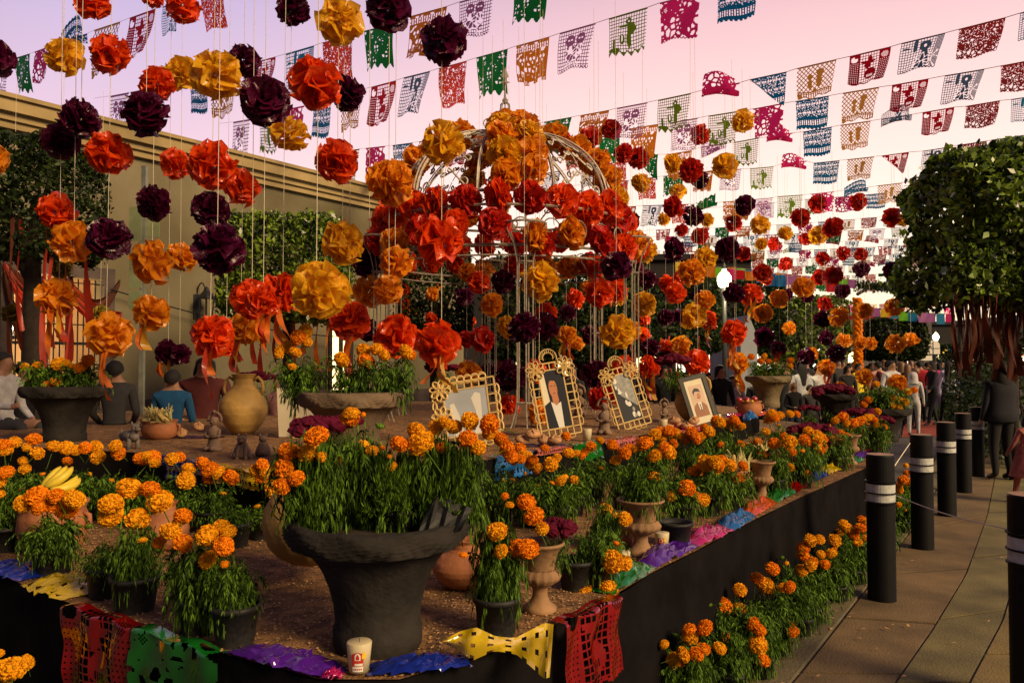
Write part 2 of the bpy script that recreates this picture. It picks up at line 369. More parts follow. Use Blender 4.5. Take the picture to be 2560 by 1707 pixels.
# road-side red carpet strip and pale plaza beyond
cb = MB(); q = [G(2255, 1092), G(2352, 1090), G(2335, 1054), G(2262, 1056)]; q = [Vector((p.x, p.y, .03)) for p in q]
cb.prism([(p.x, p.y) for p in q], .004, .03); cb.obj('red_carpet', M['carpet'], label='worn red carpet laid on the paving behind the bollards', cat='carpet')
# ---------------------------------------------------------------- altar: two tiers
P1 = [(-5.6, 6.6), (-4.2, 4.9)] + [tuple(G(x, y, T1)[:2]) for x, y in [(-200, 1350), (0, 1437), (190, 1513), (359, 1567), (577, 1638), (800, 1697), (1000, 1697), (1221, 1632), (1385, 1561), (1528, 1491), (1632, 1429), (1741, 1375), (1884, 1299), (2000, 1243), (2163, 1170)]] + [(4.15, 8.75), (4.7, 10.6), (4.4, 12.6), (3.2, 13.9), (-4, 13.9), (-5.8, 10.5)]
P2 = [(-5.2, 7.2), (-4.4, 6.3), (-3.6, 5.85)] + [tuple(G(x, y, T2)[:2]) for x, y in [(330, 1130), (530, 1163), (690, 1192)]] + [(-.98, 4.14), (-.62, 4.28)] + [tuple(G(x, y, T2)[:2]) for x, y in [(1210, 1150), (1333, 1128), (1429, 1115), (1589, 1090), (1744, 1062), (1850, 1040)]] + [(3.3, 10.6), (2.9, 12.8), (-4, 13.0), (-5.3, 9.5)]
def orient(p):
    a = sum(p[i][0] * p[(i + 1) % len(p)][1] - p[(i + 1) % len(p)][0] * p[i][1] for i in range(len(p)))
    return p if a > 0 else p[::-1]
P1, P2 = orient(P1), orient(P2)
def dens(p, step):
    o = []
    for i in range(len(p)):
        a, c = Vector(p[i]), Vector(p[(i + 1) % len(p)]); n = max(1, int((c - a).length / step))
        o += [a.lerp(c, j / n) for j in range(n)]
    return o
def inside(x, y, p):
    r_ = False; k = len(p)
    for i in range(k):
        x1, y1 = p[i]; x2, y2 = p[(i + 1) % k]
        if (y1 > y) != (y2 > y) and x < (x2 - x1) * (y - y1) / (y2 - y1) + x1: r_ = not r_
    return r_
def tier(poly, z0, z1, name, label):
    root = thing(name, label, 'altar platform')
    # skirt: pleated cloth
    pts = dens(poly, .055); k = len(pts); vs = []; rows = 7
    nrm = [(pts[(i + 1) % k] - pts[i - 1]).normalized() for i in range(k)]; s_ = 0
    for r_ in range(rows):
        t = r_ / (rows - 1); s_ = 0
        for i, p in enumerate(pts):
            n_ = Vector((nrm[i].y, -nrm[i].x)); w = mnoise.noise(Vector((p.x * 2.3, p.y * 2.3, t * .8))) * .07 + mnoise.noise(Vector((p.x * 6, p.y * 6, t * 2))) * .03
            q = p + n_ * (w * (.15 + .85 * t) + .02 * t); vs.append((q.x, q.y, z1 - .004 - (z1 - z0 - .006) * t))
    fs = [(r_ * k + i, (r_ + 1) * k + i, (r_ + 1) * k + (i + 1) % k, r_ * k + (i + 1) % k) for r_ in range(rows - 1) for i in range(k)]
    m_ = MB(); m_.add(vs, fs); m_.obj('skirt_cloth', M['cloth_black'], root, smooth=True)
    # top, sawdust bed: triangulated grid clipped to the polygon
    import bmesh
    bm = bmesh.new(); vv = [bm.verts.new((p.x, p.y, z1)) for p in pts]; f = bm.faces.new(vv); f.normal_update()
    if f.normal.z < 0: f.normal_flip()
    bmesh.ops.triangulate(bm, faces=[f])
    me = bpy.data.meshes.new('sawdust_bed'); bm.to_mesh(me); bm.free(); me.materials.append(M['sawdust']); link_obj('sawdust_bed', me, root)
    return root
tier(P1, 0, T1, 'lower_altar_tier', 'lower altar tier draped in black cloth and covered with sawdust')
tier(P2, T1, T2, 'upper_altar_tier', 'upper altar tier of sawdust carrying the portraits and the iron dome')
# loose wood chips
cv = []; cf = []
while len(cf) < 26000:
    if random.random() < .55: x, y, z = random.uniform(-2.4, 1.6), random.uniform(2.3, 4.6), T1
    else: x, y, z = random.uniform(-3.2, 2.6), random.uniform(4.1, 8.8), T1
    if not inside(x, y, P1): continue
    if inside(x, y, P2): z = T2
    a = random.uniform(0, 6.28); l = random.uniform(.003, .009); w = l * random.uniform(.3, .8); tz = random.uniform(-.5, .8)
    c_, s_ = math.cos(a), math.sin(a); o = len(cv); zz = z + random.uniform(.002, .007)
    cv += [(x - c_ * l, y - s_ * l, zz), (x + s_ * w, y - c_ * w, zz + .001), (x + c_ * l, y + s_ * l, zz + tz * l * .7), (x - s_ * w, y + c_ * w, zz + .002)]
    cf.append((o, o + 1, o + 2, o + 3))
link_obj('loose_sawdust', np_mesh('loose_sawdust', cv, cf, [M['chips']]), kind='stuff', label='loose wood shavings strewn over both altar tiers', cat='sawdust')

# ---------------------------------------------------------------- cream building on the left
W0 = Vector((-7.0, 14.6, 0)); WD = Vector((.585, .811, 0)).normalized(); WN = Vector((WD.y, -WD.x, 0))   # WN points to the camera side
def W(s, z, off=0): v = W0 + WD * s + WN * off; return Vector((v.x, v.y, z))
WM = Matrix((WD, -WN, Vector((0, 0, 1)))).transposed()    # local x along wall, y into wall, z up
bld = thing('cream_building', 'long cream stuccoed building with stone cornice and a barred lit window', 'building')
def wbox(mb, s0, s1, z0, z1, o0, o1, mi=0):
    c = W((s0 + s1) / 2, (z0 + z1) / 2, (o0 + o1) / 2); return mb.box(c, (abs(s1 - s0), abs(o1 - o0), z1 - z0), mi, mtx=WM)
WS0, WS1 = -2.12, -.62; WZ0, WZ1 = .75, 3.1
w = MB()
for s0, s1, z0, z1 in [(-9, WS0, .9, 5.42), (WS0, WS1, WZ1, 5.42), (WS1, 9.6, .9, 5.42)]: wbox(w, s0, s1, z0, z1, 0, -.35)
w.obj('wall', M['stucco'], bld)
w = MB(); wbox(w, -9, WS0, 0, .9, .05, -.35); wbox(w, WS0, WS1, 0, WZ0, .05, -.35); wbox(w, WS1, 9.6, 0, .9, .05, -.35); w.obj('plinth', M['stone'], bld)
for (z0, z1, o) in [(5.42, 5.54, .10), (5.54, 5.66, .16), (5.66, 5.87, .26), (5.87, 5.94, .32)]:
    w = MB(); wbox(w, -9, 9.6, z0, z1, o, -.35); w.obj('cornice', M['cornice'], bld)
w = MB(); wbox(w, WS0 - .18, WS0, WZ0, WZ1 + .18, .06, -.05); wbox(w, WS1, WS1 + .18, WZ0, WZ1 + .18, .06, -.05); wbox(w, WS0, WS1, WZ1, WZ1 + .18, .06, -.05)
wf = w.obj('window_surround', M['stone'], bld)
win = MB(); wbox(win, WS0 - .1, WS1 + .1, WZ0 - .06, WZ0, .16, -.3); win.obj('sill', M['stone'], bld)
for i in range(15):
    s_ = WS0 + .06 + (WS1 - WS0 - .12) * i / 14; t_ = MB(); t_.tube([W(s_, WZ0 + .01, .03), W(s_, WZ1 - .05, .03)], .012, 5); t_.obj('window_bar', M['iron'], bld)
for z_ in (WZ0 + .25, 1.55, 2.25, WZ1 - .12):
    t_ = MB(); t_.tube([W(WS0 + .01, z_, .045), W(WS1 - .01, z_, .045)], .011, 5); t_.obj('window_rail', M['iron'], bld)
w = MB(); wbox(w, WS0 + .95, WS0 + 1.02, WZ0, WZ1, -.1, -.2); wbox(w, WS0, WS1, 1.9, 1.95, -.1, -.2); w.obj('window_frame', M['iron'], bld)
# room behind
w = MB(); wbox(w, WS0 - 1.2, WS1 + 1.6, 0, 3.6, -3.2, -3.3); wbox(w, WS0 - 1.3, WS0 - 1.2, 0, 3.6, -.36, -3.2); wbox(w, WS1 + 1.6, WS1 + 1.7, 0, 3.6, -.36, -3.2); wbox(w, WS0 - 1.2, WS1 + 1.6, 3.6, 3.7, -.36, -3.2); w.obj('room_wall', M['room'], bld)
w = MB(); wbox(w, WS0 + .15, WS0 + .75, .6, 1.7, -3.12, -3.18); w.obj('room_cabinet', M['bark'], bld)
ch = thing('chandelier', 'lit iron chandelier hanging inside the barred window', 'chandelier', W(-1.62, 2.15, -1.2))
t_ = MB(); t_.tube([(0, 0, 0), (0, 0, 1.4)], .012, 5); t_.lathe([(.02, -.15), (.07, -.08), (.03, 0), (.06, .08), (.015, .16)], 10); t_.tube([(.28 * math.cos(a), .28 * math.sin(a), -.04) for a in np.linspace(0, 6.28, 17)[:-1]], .012, 5, closed=True)
for k in range(6):
    a = k * math.pi / 3; t_.tube([(0, 0, -.1), (.16 * math.cos(a), .16 * math.sin(a), -.14), (.28 * math.cos(a), .28 * math.sin(a), -.02)], .01, 4)
t_.obj('chandelier_frame', M['iron'], ch)
bm0 = MB().ball((0, 0, 0), .026, 8, 6, sc=(1, 1, 1.5)).mesh('bulb', [M['bulb']])
for k in range(6):
    a = k * math.pi / 3; link_obj('bulb', bm0, ch, loc=(.28 * math.cos(a), .28 * math.sin(a), .04))
pl_ = bpy.data.lights.new('room_lamp', 'POINT'); pl_.energy = 130; pl_.color = (1, .68, .38); pl_.shadow_soft_size = .25
po = bpy.data.objects.new('room_lamp', pl_); COL.objects.link(po); po.parent = ch; po.location = (0, 0, .3); pl_.energy = 170
# doorway spill further along the same facade (two lit openings seen between the trees)
for s0, s1, z1 in [(4.6, 5.25, 2.5)]:
    d_ = MB(); wbox(d_, s0, s1, .02, z1, .012, .004); d_.obj('lit_doorway', M['litwin'], bld)
    for q in (s0, (s0 + s1) / 2, s1):
        d_ = MB(); wbox(d_, q - .05, q + .05, .02, z1 + .08, .11, .06); d_.obj('door_post', M['bark'], bld)
    d_ = MB(); wbox(d_, s0 - .05, s1 + .05, z1, z1 + .12, .11, .055); d_.obj('door_lintel', M['bark'], bld)
# wall lantern
lan = thing('wall_lantern', 'black iron carriage lantern on a curled bracket on the cream wall', 'lantern', W(1.23, 2.75, .32), rot=(0, 0, math.atan2(WD.y, WD.x)))
t_ = MB(); t_.lathe([(.01, .34), (.05, .30), (.06, .26), (.17, .14), (.185, .10)], 6); t_.obj('lantern_roof', M['iron'], lan)
t_ = MB()
for k in range(6):
    a = k * math.pi / 3; t_.tube([(.165 * math.cos(a), .165 * math.sin(a), .10), (.115 * math.cos(a), .115 * math.sin(a), -.36)], .013, 4)
t_.obj('lantern_cage', M['iron'], lan)
MB().lathe([(.155, .095), (.108, -.35)], 6, cap=False).obj('lantern_glass', M['glass'], lan)
MB().lathe([(.125, -.355), (.13, -.38), (.07, -.46), (.03, -.50), (.045, -.53), (.012, -.58)], 6).obj('lantern_base', M['iron'], lan)
t_ = MB(); t_.tube([(0, .31, -.16), (-.0, .2, -.3)], .02, 5); t_.tube([(0, .33 - .16 * (1 - math.cos(a)) , .1 + .32 * math.sin(a)) for a in np.linspace(0, math.pi, 14)] + [(0, .01, .33)], .014, 5); t_.box((0, .315, -.05), (.16, .03, .5)); t_.obj('bracket', M['iron'], lan)
# cables across the wall
t_ = MB(); A_, B_ = W(-.6, 2.9, .2), W(6, 2.2, .4)
t_.tube([A_.lerp(B_, k / 12) + Vector((0, 0, -.25 * math.sin(math.pi * k / 12))) for k in range(13)], .012, 4); t_.obj('wall_cable', M['iron'], label='dark cable sagging along the cream wall past the lantern', cat='cable')
# red swags over the window
def ribbon_mesh(name, length, width, seed, wav=.05, twist=1.0):
    r_ = random.Random(seed); k = 14; vs = []
    ph = r_.uniform(0, 6); tw = r_.uniform(.5, 1.4) * twist
    for i in range(k + 1):
        t = i / k; a = ph + tw * t * 3; cx = wav * math.sin(ph + t * 4.2) * t; cy = wav * math.cos(ph * 2 + t * 3.1) * t; w_ = width * (.75 + .25 * math.sin(ph + t * 6))
        vs += [(cx - math.cos(a) * w_ / 2, cy - math.sin(a) * w_ / 2, -length * t), (cx, cy + .012 * math.sin(9 * t + ph), -length * t), (cx + math.cos(a) * w_ / 2, cy + math.sin(a) * w_ / 2, -length * t + (r_.uniform(-.01, .01)))]
    fs = [(3 * i + j, 3 * i + j + 1, 3 * i + j + 4, 3 * i + j + 3) for i in range(k) for j in (0, 1)]
    return np_mesh(name, vs, fs, [M['rib_red']], True)
RIB = [ribbon_mesh('ribbon', 1.0, .045 + .02 * (i % 3), 40 + i) for i in range(6)]
for i, (s0, s1, z0, z1, sag) in enumerate([(-2.3, -1.3, 3.25, 3.15, .5), (-1.4, -.4, 3.2, 3.1, .45), (-1.5, -.35, 3.2, 2.5, .2), (-2.25, -1.2, 3.2, 2.6, .1), (-.9, -.35, 2.6, 1.95, .1), (-2.3, -2.0, 3.1, 1.9, 0)]):
    vs = []; fs = []; nn, mm = 18, 9
    for u in range(nn + 1):
        for v in range(mm + 1):
            tu, tv = u / nn, v / mm; s_ = s0 + (s1 - s0) * tu; zc = z0 + (z1 - z0) * tu - sag * math.sin(math.pi * tu)
            wd = .34 * (.35 + .65 * math.sin(math.pi * tu) ** .7); z_ = zc - wd * tv; off = .14 + .05 * math.sin(tv * 17 + tu * 2) + .06 * math.sin(math.pi * tu)
            vs.append(W(s_, z_, off))
    fs = [(u * (mm + 1) + v, u * (mm + 1) + v + 1, (u + 1) * (mm + 1) + v + 1, (u + 1) * (mm + 1) + v) for u in range(nn) for v in range(mm)]
    o = link_obj('fabric_swag', np_mesh('fabric_swag', vs, fs, [M['rib_brown'] if i % 2 else M['rib_red']], True))
    p_ = W((s0 + s1) / 2, (z0 + z1) / 2); reg(o, 1280 + p_.x / p_.y * FPX, 0, 'rust red pleated cloth swag', 'draped over the barred window', 'swag', 'red swags over the window')
# street sign pole in front of the wall
sp_ = thing('sign_pole', 'grey metal pole carrying plates seen from behind, before the cream wall', 'sign pole', (P(354, 985, 9.6).x, 9.6, 0))
MB().box((0, 0, 2.0), (.055, .055, 4.0)).obj('pole', M['pole'], sp_)
for zc, h_, dx in [(3.28, .42, -.09), (3.3, .34, .1), (2.86, .2, -.08), (2.62, .26, -.08), (2.35, .22, -.08), (2.75, .24, .085)]:
    MB().box((dx, -.035 + (.07 if dx > 0 else 0), zc), (.15, .012, h_)).obj('sign_plate', M['signplate'], sp_)

# ---------------------------------------------------------------- foliage
def leaf_cloud(name, n, fn, size, m_, seed=0, droop=.3, narrow=.5):
    r_ = np.random.default_rng(seed); C = fn(r_, n); n = len(C)
    d = r_.normal(size=(n, 3)); d[:, 2] -= droop; d /= np.linalg.norm(d, axis=1)[:, None]
    u = np.cross(d, r_.normal(size=(n, 3))); u /= np.linalg.norm(u, axis=1)[:, None] + 1e-9
    nn_ = np.cross(d, u); L = size * r_.uniform(.6, 1.3, (n, 1)); w_ = L * narrow * .5
    a = C - d * L * .5; c = C + d * L * .5; m1_ = C + u * w_ + nn_ * L * .08; m2_ = C - u * w_ + nn_ * L * .08
    V = np.stack([a, m1_, c, m2_], 1).reshape(-1, 3); F = np.arange(4 * n).reshape(n, 4)
    return np_mesh(name, V, F, [m_])
def boxcrown(hx, hy, hz, lump=.25, shell=.75):
    def f(r_, n):
        p = r_.uniform(-1, 1, (n, 3)); k = r_.random(n) < shell; ax = r_.integers(0, 3, n)
        sgn = np.sign(p[np.arange(n), ax]); rad = 1 - np.abs(r_.normal(0, .10, n)); p[k, ax[k]] = (sgn * rad)[k]
        c_ = np.abs(p); q = (c_ ** 5).sum(1) ** .2; p = p / np.maximum(1, q)[:, None]
        P_ = p * np.array([hx, hy, hz])
        w_ = np.array([mnoise.noise(Vector((float(a), float(b_), float(c_2))) * 1.4) for a, b_, c_2 in P_]); P_ *= (1 + lump * .38 * w_)[:, None]; tw = r_.random(n) < .08; P_[tw] *= r_.uniform(1.02, 1.10, (tw.sum(), 1))
        w2 = np.array([mnoise.noise(Vector((float(a), float(b_), float(c_2))) * 5) for a, b_, c_2 in P_])
        return P_[w2 > -.20]
    return f
def tree(x, y, z0, z1, hx, hy, n, leaf, m_, label, cat='tree', seed=1, trunk_r=.11, name='ficus_tree', lump=.25, nr=.5):
    root = thing(name, label, cat, (x, y, 0)); zc = (z0 + z1) / 2
    link_obj('crown', leaf_cloud('crown', n, boxcrown(hx, hy, (z1 - z0) / 2, lump), leaf, m_, seed, narrow=nr), root, loc=(0, 0, zc))
    t_ = MB(); rr = random.Random(seed); t_.tube([(0, 0, 0), (.03, 0, z0 * .5), (0, .02, z0 + .1), (.02, 0, zc)], [trunk_r * 1.25, trunk_r, trunk_r * .9, trunk_r * .3], 8)
    for k in range(7):
        a = rr.uniform(0, 6.28); h = z0 + rr.uniform(-.15, .3); t_.tube([(0, 0, h - .2), (hx * .3 * math.cos(a), hy * .3 * math.sin(a), h + .2), (hx * .75 * math.cos(a), hy * .75 * math.sin(a), h + .5 + rr.uniform(0, .5))], [trunk_r * .6, trunk_r * .4, .02], 5)
    t_.obj('trunk', M['bark'], root, smooth=True)
    return root
def Xat(px, Y): return (px - 1280) / FPX * Y
def Zat(py, Y): return EYE + (HOR - py) / FPX * Y
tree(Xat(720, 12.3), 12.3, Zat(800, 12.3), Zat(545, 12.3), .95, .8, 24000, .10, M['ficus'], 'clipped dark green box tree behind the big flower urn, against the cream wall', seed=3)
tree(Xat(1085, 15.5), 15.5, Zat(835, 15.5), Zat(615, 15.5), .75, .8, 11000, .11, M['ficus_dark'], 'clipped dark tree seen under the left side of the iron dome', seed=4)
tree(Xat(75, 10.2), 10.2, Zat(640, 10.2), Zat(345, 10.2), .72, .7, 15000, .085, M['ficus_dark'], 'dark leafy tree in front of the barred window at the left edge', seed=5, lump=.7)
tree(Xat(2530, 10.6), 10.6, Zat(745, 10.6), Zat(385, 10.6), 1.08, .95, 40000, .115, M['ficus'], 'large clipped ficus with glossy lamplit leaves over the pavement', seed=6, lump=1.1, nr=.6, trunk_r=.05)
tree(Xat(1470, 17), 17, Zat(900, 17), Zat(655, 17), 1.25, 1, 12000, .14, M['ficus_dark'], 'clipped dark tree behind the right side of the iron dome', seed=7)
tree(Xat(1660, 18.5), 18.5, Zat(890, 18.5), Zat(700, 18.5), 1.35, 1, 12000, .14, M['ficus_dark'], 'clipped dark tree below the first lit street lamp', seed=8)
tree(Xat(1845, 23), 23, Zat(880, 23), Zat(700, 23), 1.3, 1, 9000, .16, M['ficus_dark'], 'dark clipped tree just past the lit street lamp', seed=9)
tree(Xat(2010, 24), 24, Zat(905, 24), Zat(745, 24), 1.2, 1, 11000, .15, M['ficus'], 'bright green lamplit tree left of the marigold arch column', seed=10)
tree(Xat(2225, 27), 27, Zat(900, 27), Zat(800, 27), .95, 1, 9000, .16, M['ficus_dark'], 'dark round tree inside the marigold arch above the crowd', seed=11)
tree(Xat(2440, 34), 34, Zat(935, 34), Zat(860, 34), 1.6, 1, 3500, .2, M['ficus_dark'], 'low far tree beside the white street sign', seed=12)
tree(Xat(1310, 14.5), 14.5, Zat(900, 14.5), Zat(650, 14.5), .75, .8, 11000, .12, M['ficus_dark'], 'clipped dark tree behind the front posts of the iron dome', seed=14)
# dark shrub border behind the walking woman
for i, (px, Y, w_, h_) in enumerate([(2435, 14, .35, 1.3), (2500, 13, .7, 1.75), (2570, 12, .8, 1.9)]):
    root = thing('shrub', ['dark shrub left of the woman walking away', 'tall dark shrub directly behind the woman walking away', 'dark shrub at the edge behind the pink dress'][i], 'shrub', (Xat(px, Y), Y, 0), group='dark shrubs along the walk')
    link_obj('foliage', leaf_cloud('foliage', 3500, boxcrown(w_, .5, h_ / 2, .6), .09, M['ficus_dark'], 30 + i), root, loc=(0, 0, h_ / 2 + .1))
    t_ = MB(); [t_.tube([(0, 0, 0), (.2 * math.cos(a), .2 * math.sin(a), h_ * .8)], [.03, .01], 5) for a in (0, 2, 4)]; t_.obj('stem', M['bark'], root)
# ribbons under the trees
def ribbons(px0, px1, n, Y, ztop, l0, l1, mats, where, grp, seed):
    rr = random.Random(seed)
    for i in range(n):
        px = px0 + (px1 - px0) * (i + rr.uniform(.1, .9)) / n; L = rr.uniform(l0, l1); y_ = Y + rr.uniform(-.5, .5)
        o = link_obj('hanging_ribbon', RIB[rr.randrange(6)], loc=(Xat(px, y_), y_, ztop + rr.uniform(0, .15)), rot=(0, 0, rr.uniform(0, 3)), scale=(1.3, 1.3, L), mat_=M[rr.choice(mats)])
        reg(o, px, 0, 'long satin ribbon', where, 'ribbon', grp)
ribbons(2380, 2590, 48, 10.4, Zat(750, 10.4), .75, 1.15, ['rib_brown', 'rib_brown'], 'under the large lamplit ficus', 'ribbons under the large ficus', 1)
ribbons(5, 215, 9, 9.9, Zat(570, 9.9), 1.2, 2.0, ['rib_brown', 'rib_red', 'rib_brown'], 'under the dark tree by the barred window', 'ribbons under the left tree', 2)
ribbons(630, 830, 9, 12.2, Zat(790, 12.2), .6, 1.0, ['rib_brown', 'rib_orange', 'rib_red'], 'under the box tree behind the flower urn', 'ribbons under the box tree', 3)
ribbons(1380, 1750, 20, 17, Zat(850, 17), .6, 1.2, ['rib_brown', 'rib_red', 'rib_orange'], 'under the dark trees behind the dome', 'ribbons under the dark trees', 4)
ribbons(1180, 1390, 14, 15, Zat(840, 15), .8, 1.3, ['rib_brown', 'rib_orange', 'rib_red'], 'hanging far back inside the dome posts', 'ribbons behind the dome posts', 5)
ribbons(2190, 2290, 9, 27, Zat(905, 27), .5, .7, ['rib_brown', 'rib_red'], 'under the tree inside the marigold arch', 'ribbons inside the arch', 6)

# ---------------------------------------------------------------- far street
def building(name, label, px0, px1, Y, top, m_, depth=6, wins=(), cat='building', roof=None, gable=0):
    x0, x1 = Xat(px0, Y), Xat(px1, Y); z = Zat(top, Y); root = thing(name, label, cat, ((x0 + x1) / 2, Y, 0)); hw = (x1 - x0) / 2
    if gable:
        mb = MB(); mb.add([(-hw, 0, 0), (hw, 0, 0), (hw, 0, z), (0, 0, z + gable), (-hw, 0, z)] + [(-hw, depth, 0), (hw, depth, 0), (hw, depth, z), (0, depth, z + gable), (-hw, depth, z)],
                          [(0, 1, 2, 3, 4), (9, 8, 7, 6, 5), (1, 6, 7, 2), (2, 7, 8, 3), (3, 8, 9, 4), (4, 9, 5, 0)]); mb.obj('wall', m_, root)
    else:
        MB().box((0, depth / 2, z / 2), (hw * 2, depth, z)).obj('wall', m_, root)
        MB().box((0, depth / 2, z + .1), (hw * 2 + .3, depth + .3, .2)).obj('roof', roof or m_, root)
    for (a, c, t, bt, wm) in wins:
        xa, xc = Xat(a, Y) - (x0 + x1) / 2, Xat(c, Y) - (x0 + x1) / 2; za, zc = max(.05, Zat(bt, Y)), Zat(t, Y)
        w_ = MB().box(((xa + xc) / 2, -.02, (za + zc) / 2), (xc - xa, .03, zc - za)).obj('window', M[wm], root)
        MB().box(((xa + xc) / 2, -.06, zc + .05), (xc - xa + .1, .1, .08)).obj('lintel', M['farwall'], w_)
        MB().box(((xa + xc) / 2, -.05, (za + zc) / 2), (.05, .05, zc - za)).obj('mullion', M['iron'], w_)
    return root
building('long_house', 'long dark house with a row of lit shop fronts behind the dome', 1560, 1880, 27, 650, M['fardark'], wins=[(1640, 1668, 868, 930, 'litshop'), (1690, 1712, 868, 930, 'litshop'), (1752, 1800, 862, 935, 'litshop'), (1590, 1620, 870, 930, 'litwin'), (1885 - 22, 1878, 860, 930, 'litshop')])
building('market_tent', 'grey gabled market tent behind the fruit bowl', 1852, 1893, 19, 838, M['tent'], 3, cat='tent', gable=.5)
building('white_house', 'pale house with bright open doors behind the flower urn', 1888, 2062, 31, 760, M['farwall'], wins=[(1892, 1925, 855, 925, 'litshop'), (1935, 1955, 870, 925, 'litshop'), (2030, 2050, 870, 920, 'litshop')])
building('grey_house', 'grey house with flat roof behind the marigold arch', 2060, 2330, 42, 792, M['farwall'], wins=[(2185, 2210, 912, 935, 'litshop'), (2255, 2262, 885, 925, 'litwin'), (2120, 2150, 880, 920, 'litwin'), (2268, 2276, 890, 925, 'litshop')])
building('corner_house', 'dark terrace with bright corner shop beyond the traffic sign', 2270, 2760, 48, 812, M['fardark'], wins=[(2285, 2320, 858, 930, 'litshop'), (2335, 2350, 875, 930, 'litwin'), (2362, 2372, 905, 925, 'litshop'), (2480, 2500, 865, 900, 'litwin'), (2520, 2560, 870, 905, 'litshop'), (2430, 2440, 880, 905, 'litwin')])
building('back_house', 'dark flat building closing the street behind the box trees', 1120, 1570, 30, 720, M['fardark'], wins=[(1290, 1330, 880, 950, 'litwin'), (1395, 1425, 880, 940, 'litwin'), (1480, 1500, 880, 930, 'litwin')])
hb = MB(); hp = [(-120, 170), (-60, 175), (-20, 180), (10, 180), (40, 175), (75, 170), (130, 160)]; hh = [8, 12, 9, 13, 12, 9, 14]
hb.add([(x, y, 0) for x, y in hp] + [(x, y + 15, h_) for (x, y), h_ in zip(hp, hh)] + [(x, y + 40, 0) for x, y in hp], [(i, i + 1, 8 + i, 7 + i) for i in range(6)] + [(7 + i, 8 + i, 15 + i, 14 + i) for i in range(6)])
struct('hills', hb, M['hill'])
def street_lamp(px, py, Y, label, e):
    root = thing('street_lamp', label, 'street lamp', (Xat(px, Y), Y, 0), group='lit street lamps'); z = Zat(py, Y)
    MB().lathe([(.13, 0), (.13, .3), (.07, .45), (.05, .6), (.045, z - .4), (.07, z - .3), (.09, z - .165)], 10).obj('post', M['iron'], root)
    MB().lathe([(.07, z - .16), (.11, z - .12), (.135, z - .03), (.13, z + .05), (.09, z + .12), (.04, z + .16), (.04, z + .2)], 20).obj('lamp_globe', M['lampglow'], root, smooth=True)
    MB().lathe([(.06, z + .201), (.03, z + .25), (.01, z + .32)], 8).obj('cap', M['iron'], root)
    l_ = bpy.data.lights.new('lamp_light', 'POINT'); l_.energy = e; l_.color = (1, .85, .5); l_.shadow_soft_size = .25
    o = bpy.data.objects.new('lamp_light', l_); COL.objects.link(o); o.parent = root; o.location = (0, -.5, z - .2)
street_lamp(1812, 698, 15.0, 'bright globe street lamp among the pompoms right of the dome', 220)
street_lamp(2340, 842, 36.0, 'small far street lamp shining above the crowd by the traffic sign', 300)
# road signs far right
rs = thing('street_sign', 'white street sign panel on thin pole beyond the crowd', 'sign', (Xat(2305, 33), 33, 0))
MB().box((0, 0, 1.9), (.09, .09, 3.8)).obj('pole', M['iron'], rs); MB().box((.0, -.08, Zat(895, 33)), (.75, .03, .2)).obj('panel', M['white'], rs)
rs = thing('arched_sign', 'white arched sign with divided panes on a pole', 'sign', (Xat(2333, 30), 30, 0))
t_ = MB(); pr = [(-.26, -.2), (.26, -.2), (.26, .12)] + [(.26 * math.cos(a), .12 + .22 * math.sin(a)) for a in np.linspace(0, math.pi, 9)[1:-1]] + [(-.26, .12)]
zc = Zat(872, 30); t_.add([(x, 0, z + zc) for x, z in pr] + [(x, .03, z + zc) for x, z in pr], [tuple(range(len(pr))), tuple(range(2 * len(pr) - 1, len(pr) - 1, -1))] + [(i, (i + 1) % len(pr), len(pr) + (i + 1) % len(pr), len(pr) + i)[::-1] for i in range(len(pr))]); t_.obj('panel', M['white'], rs)
t_ = MB(); t_.box((0, -.01, zc), (.015, .012, .55)); t_.box((0, -.014, zc + .02), (.5, .012, .015)); t_.obj('glazing_bar', M['iron'], rs)
MB().box((.12, .07, zc / 2), (.05, .05, zc)).obj('pole', M['iron'], rs)
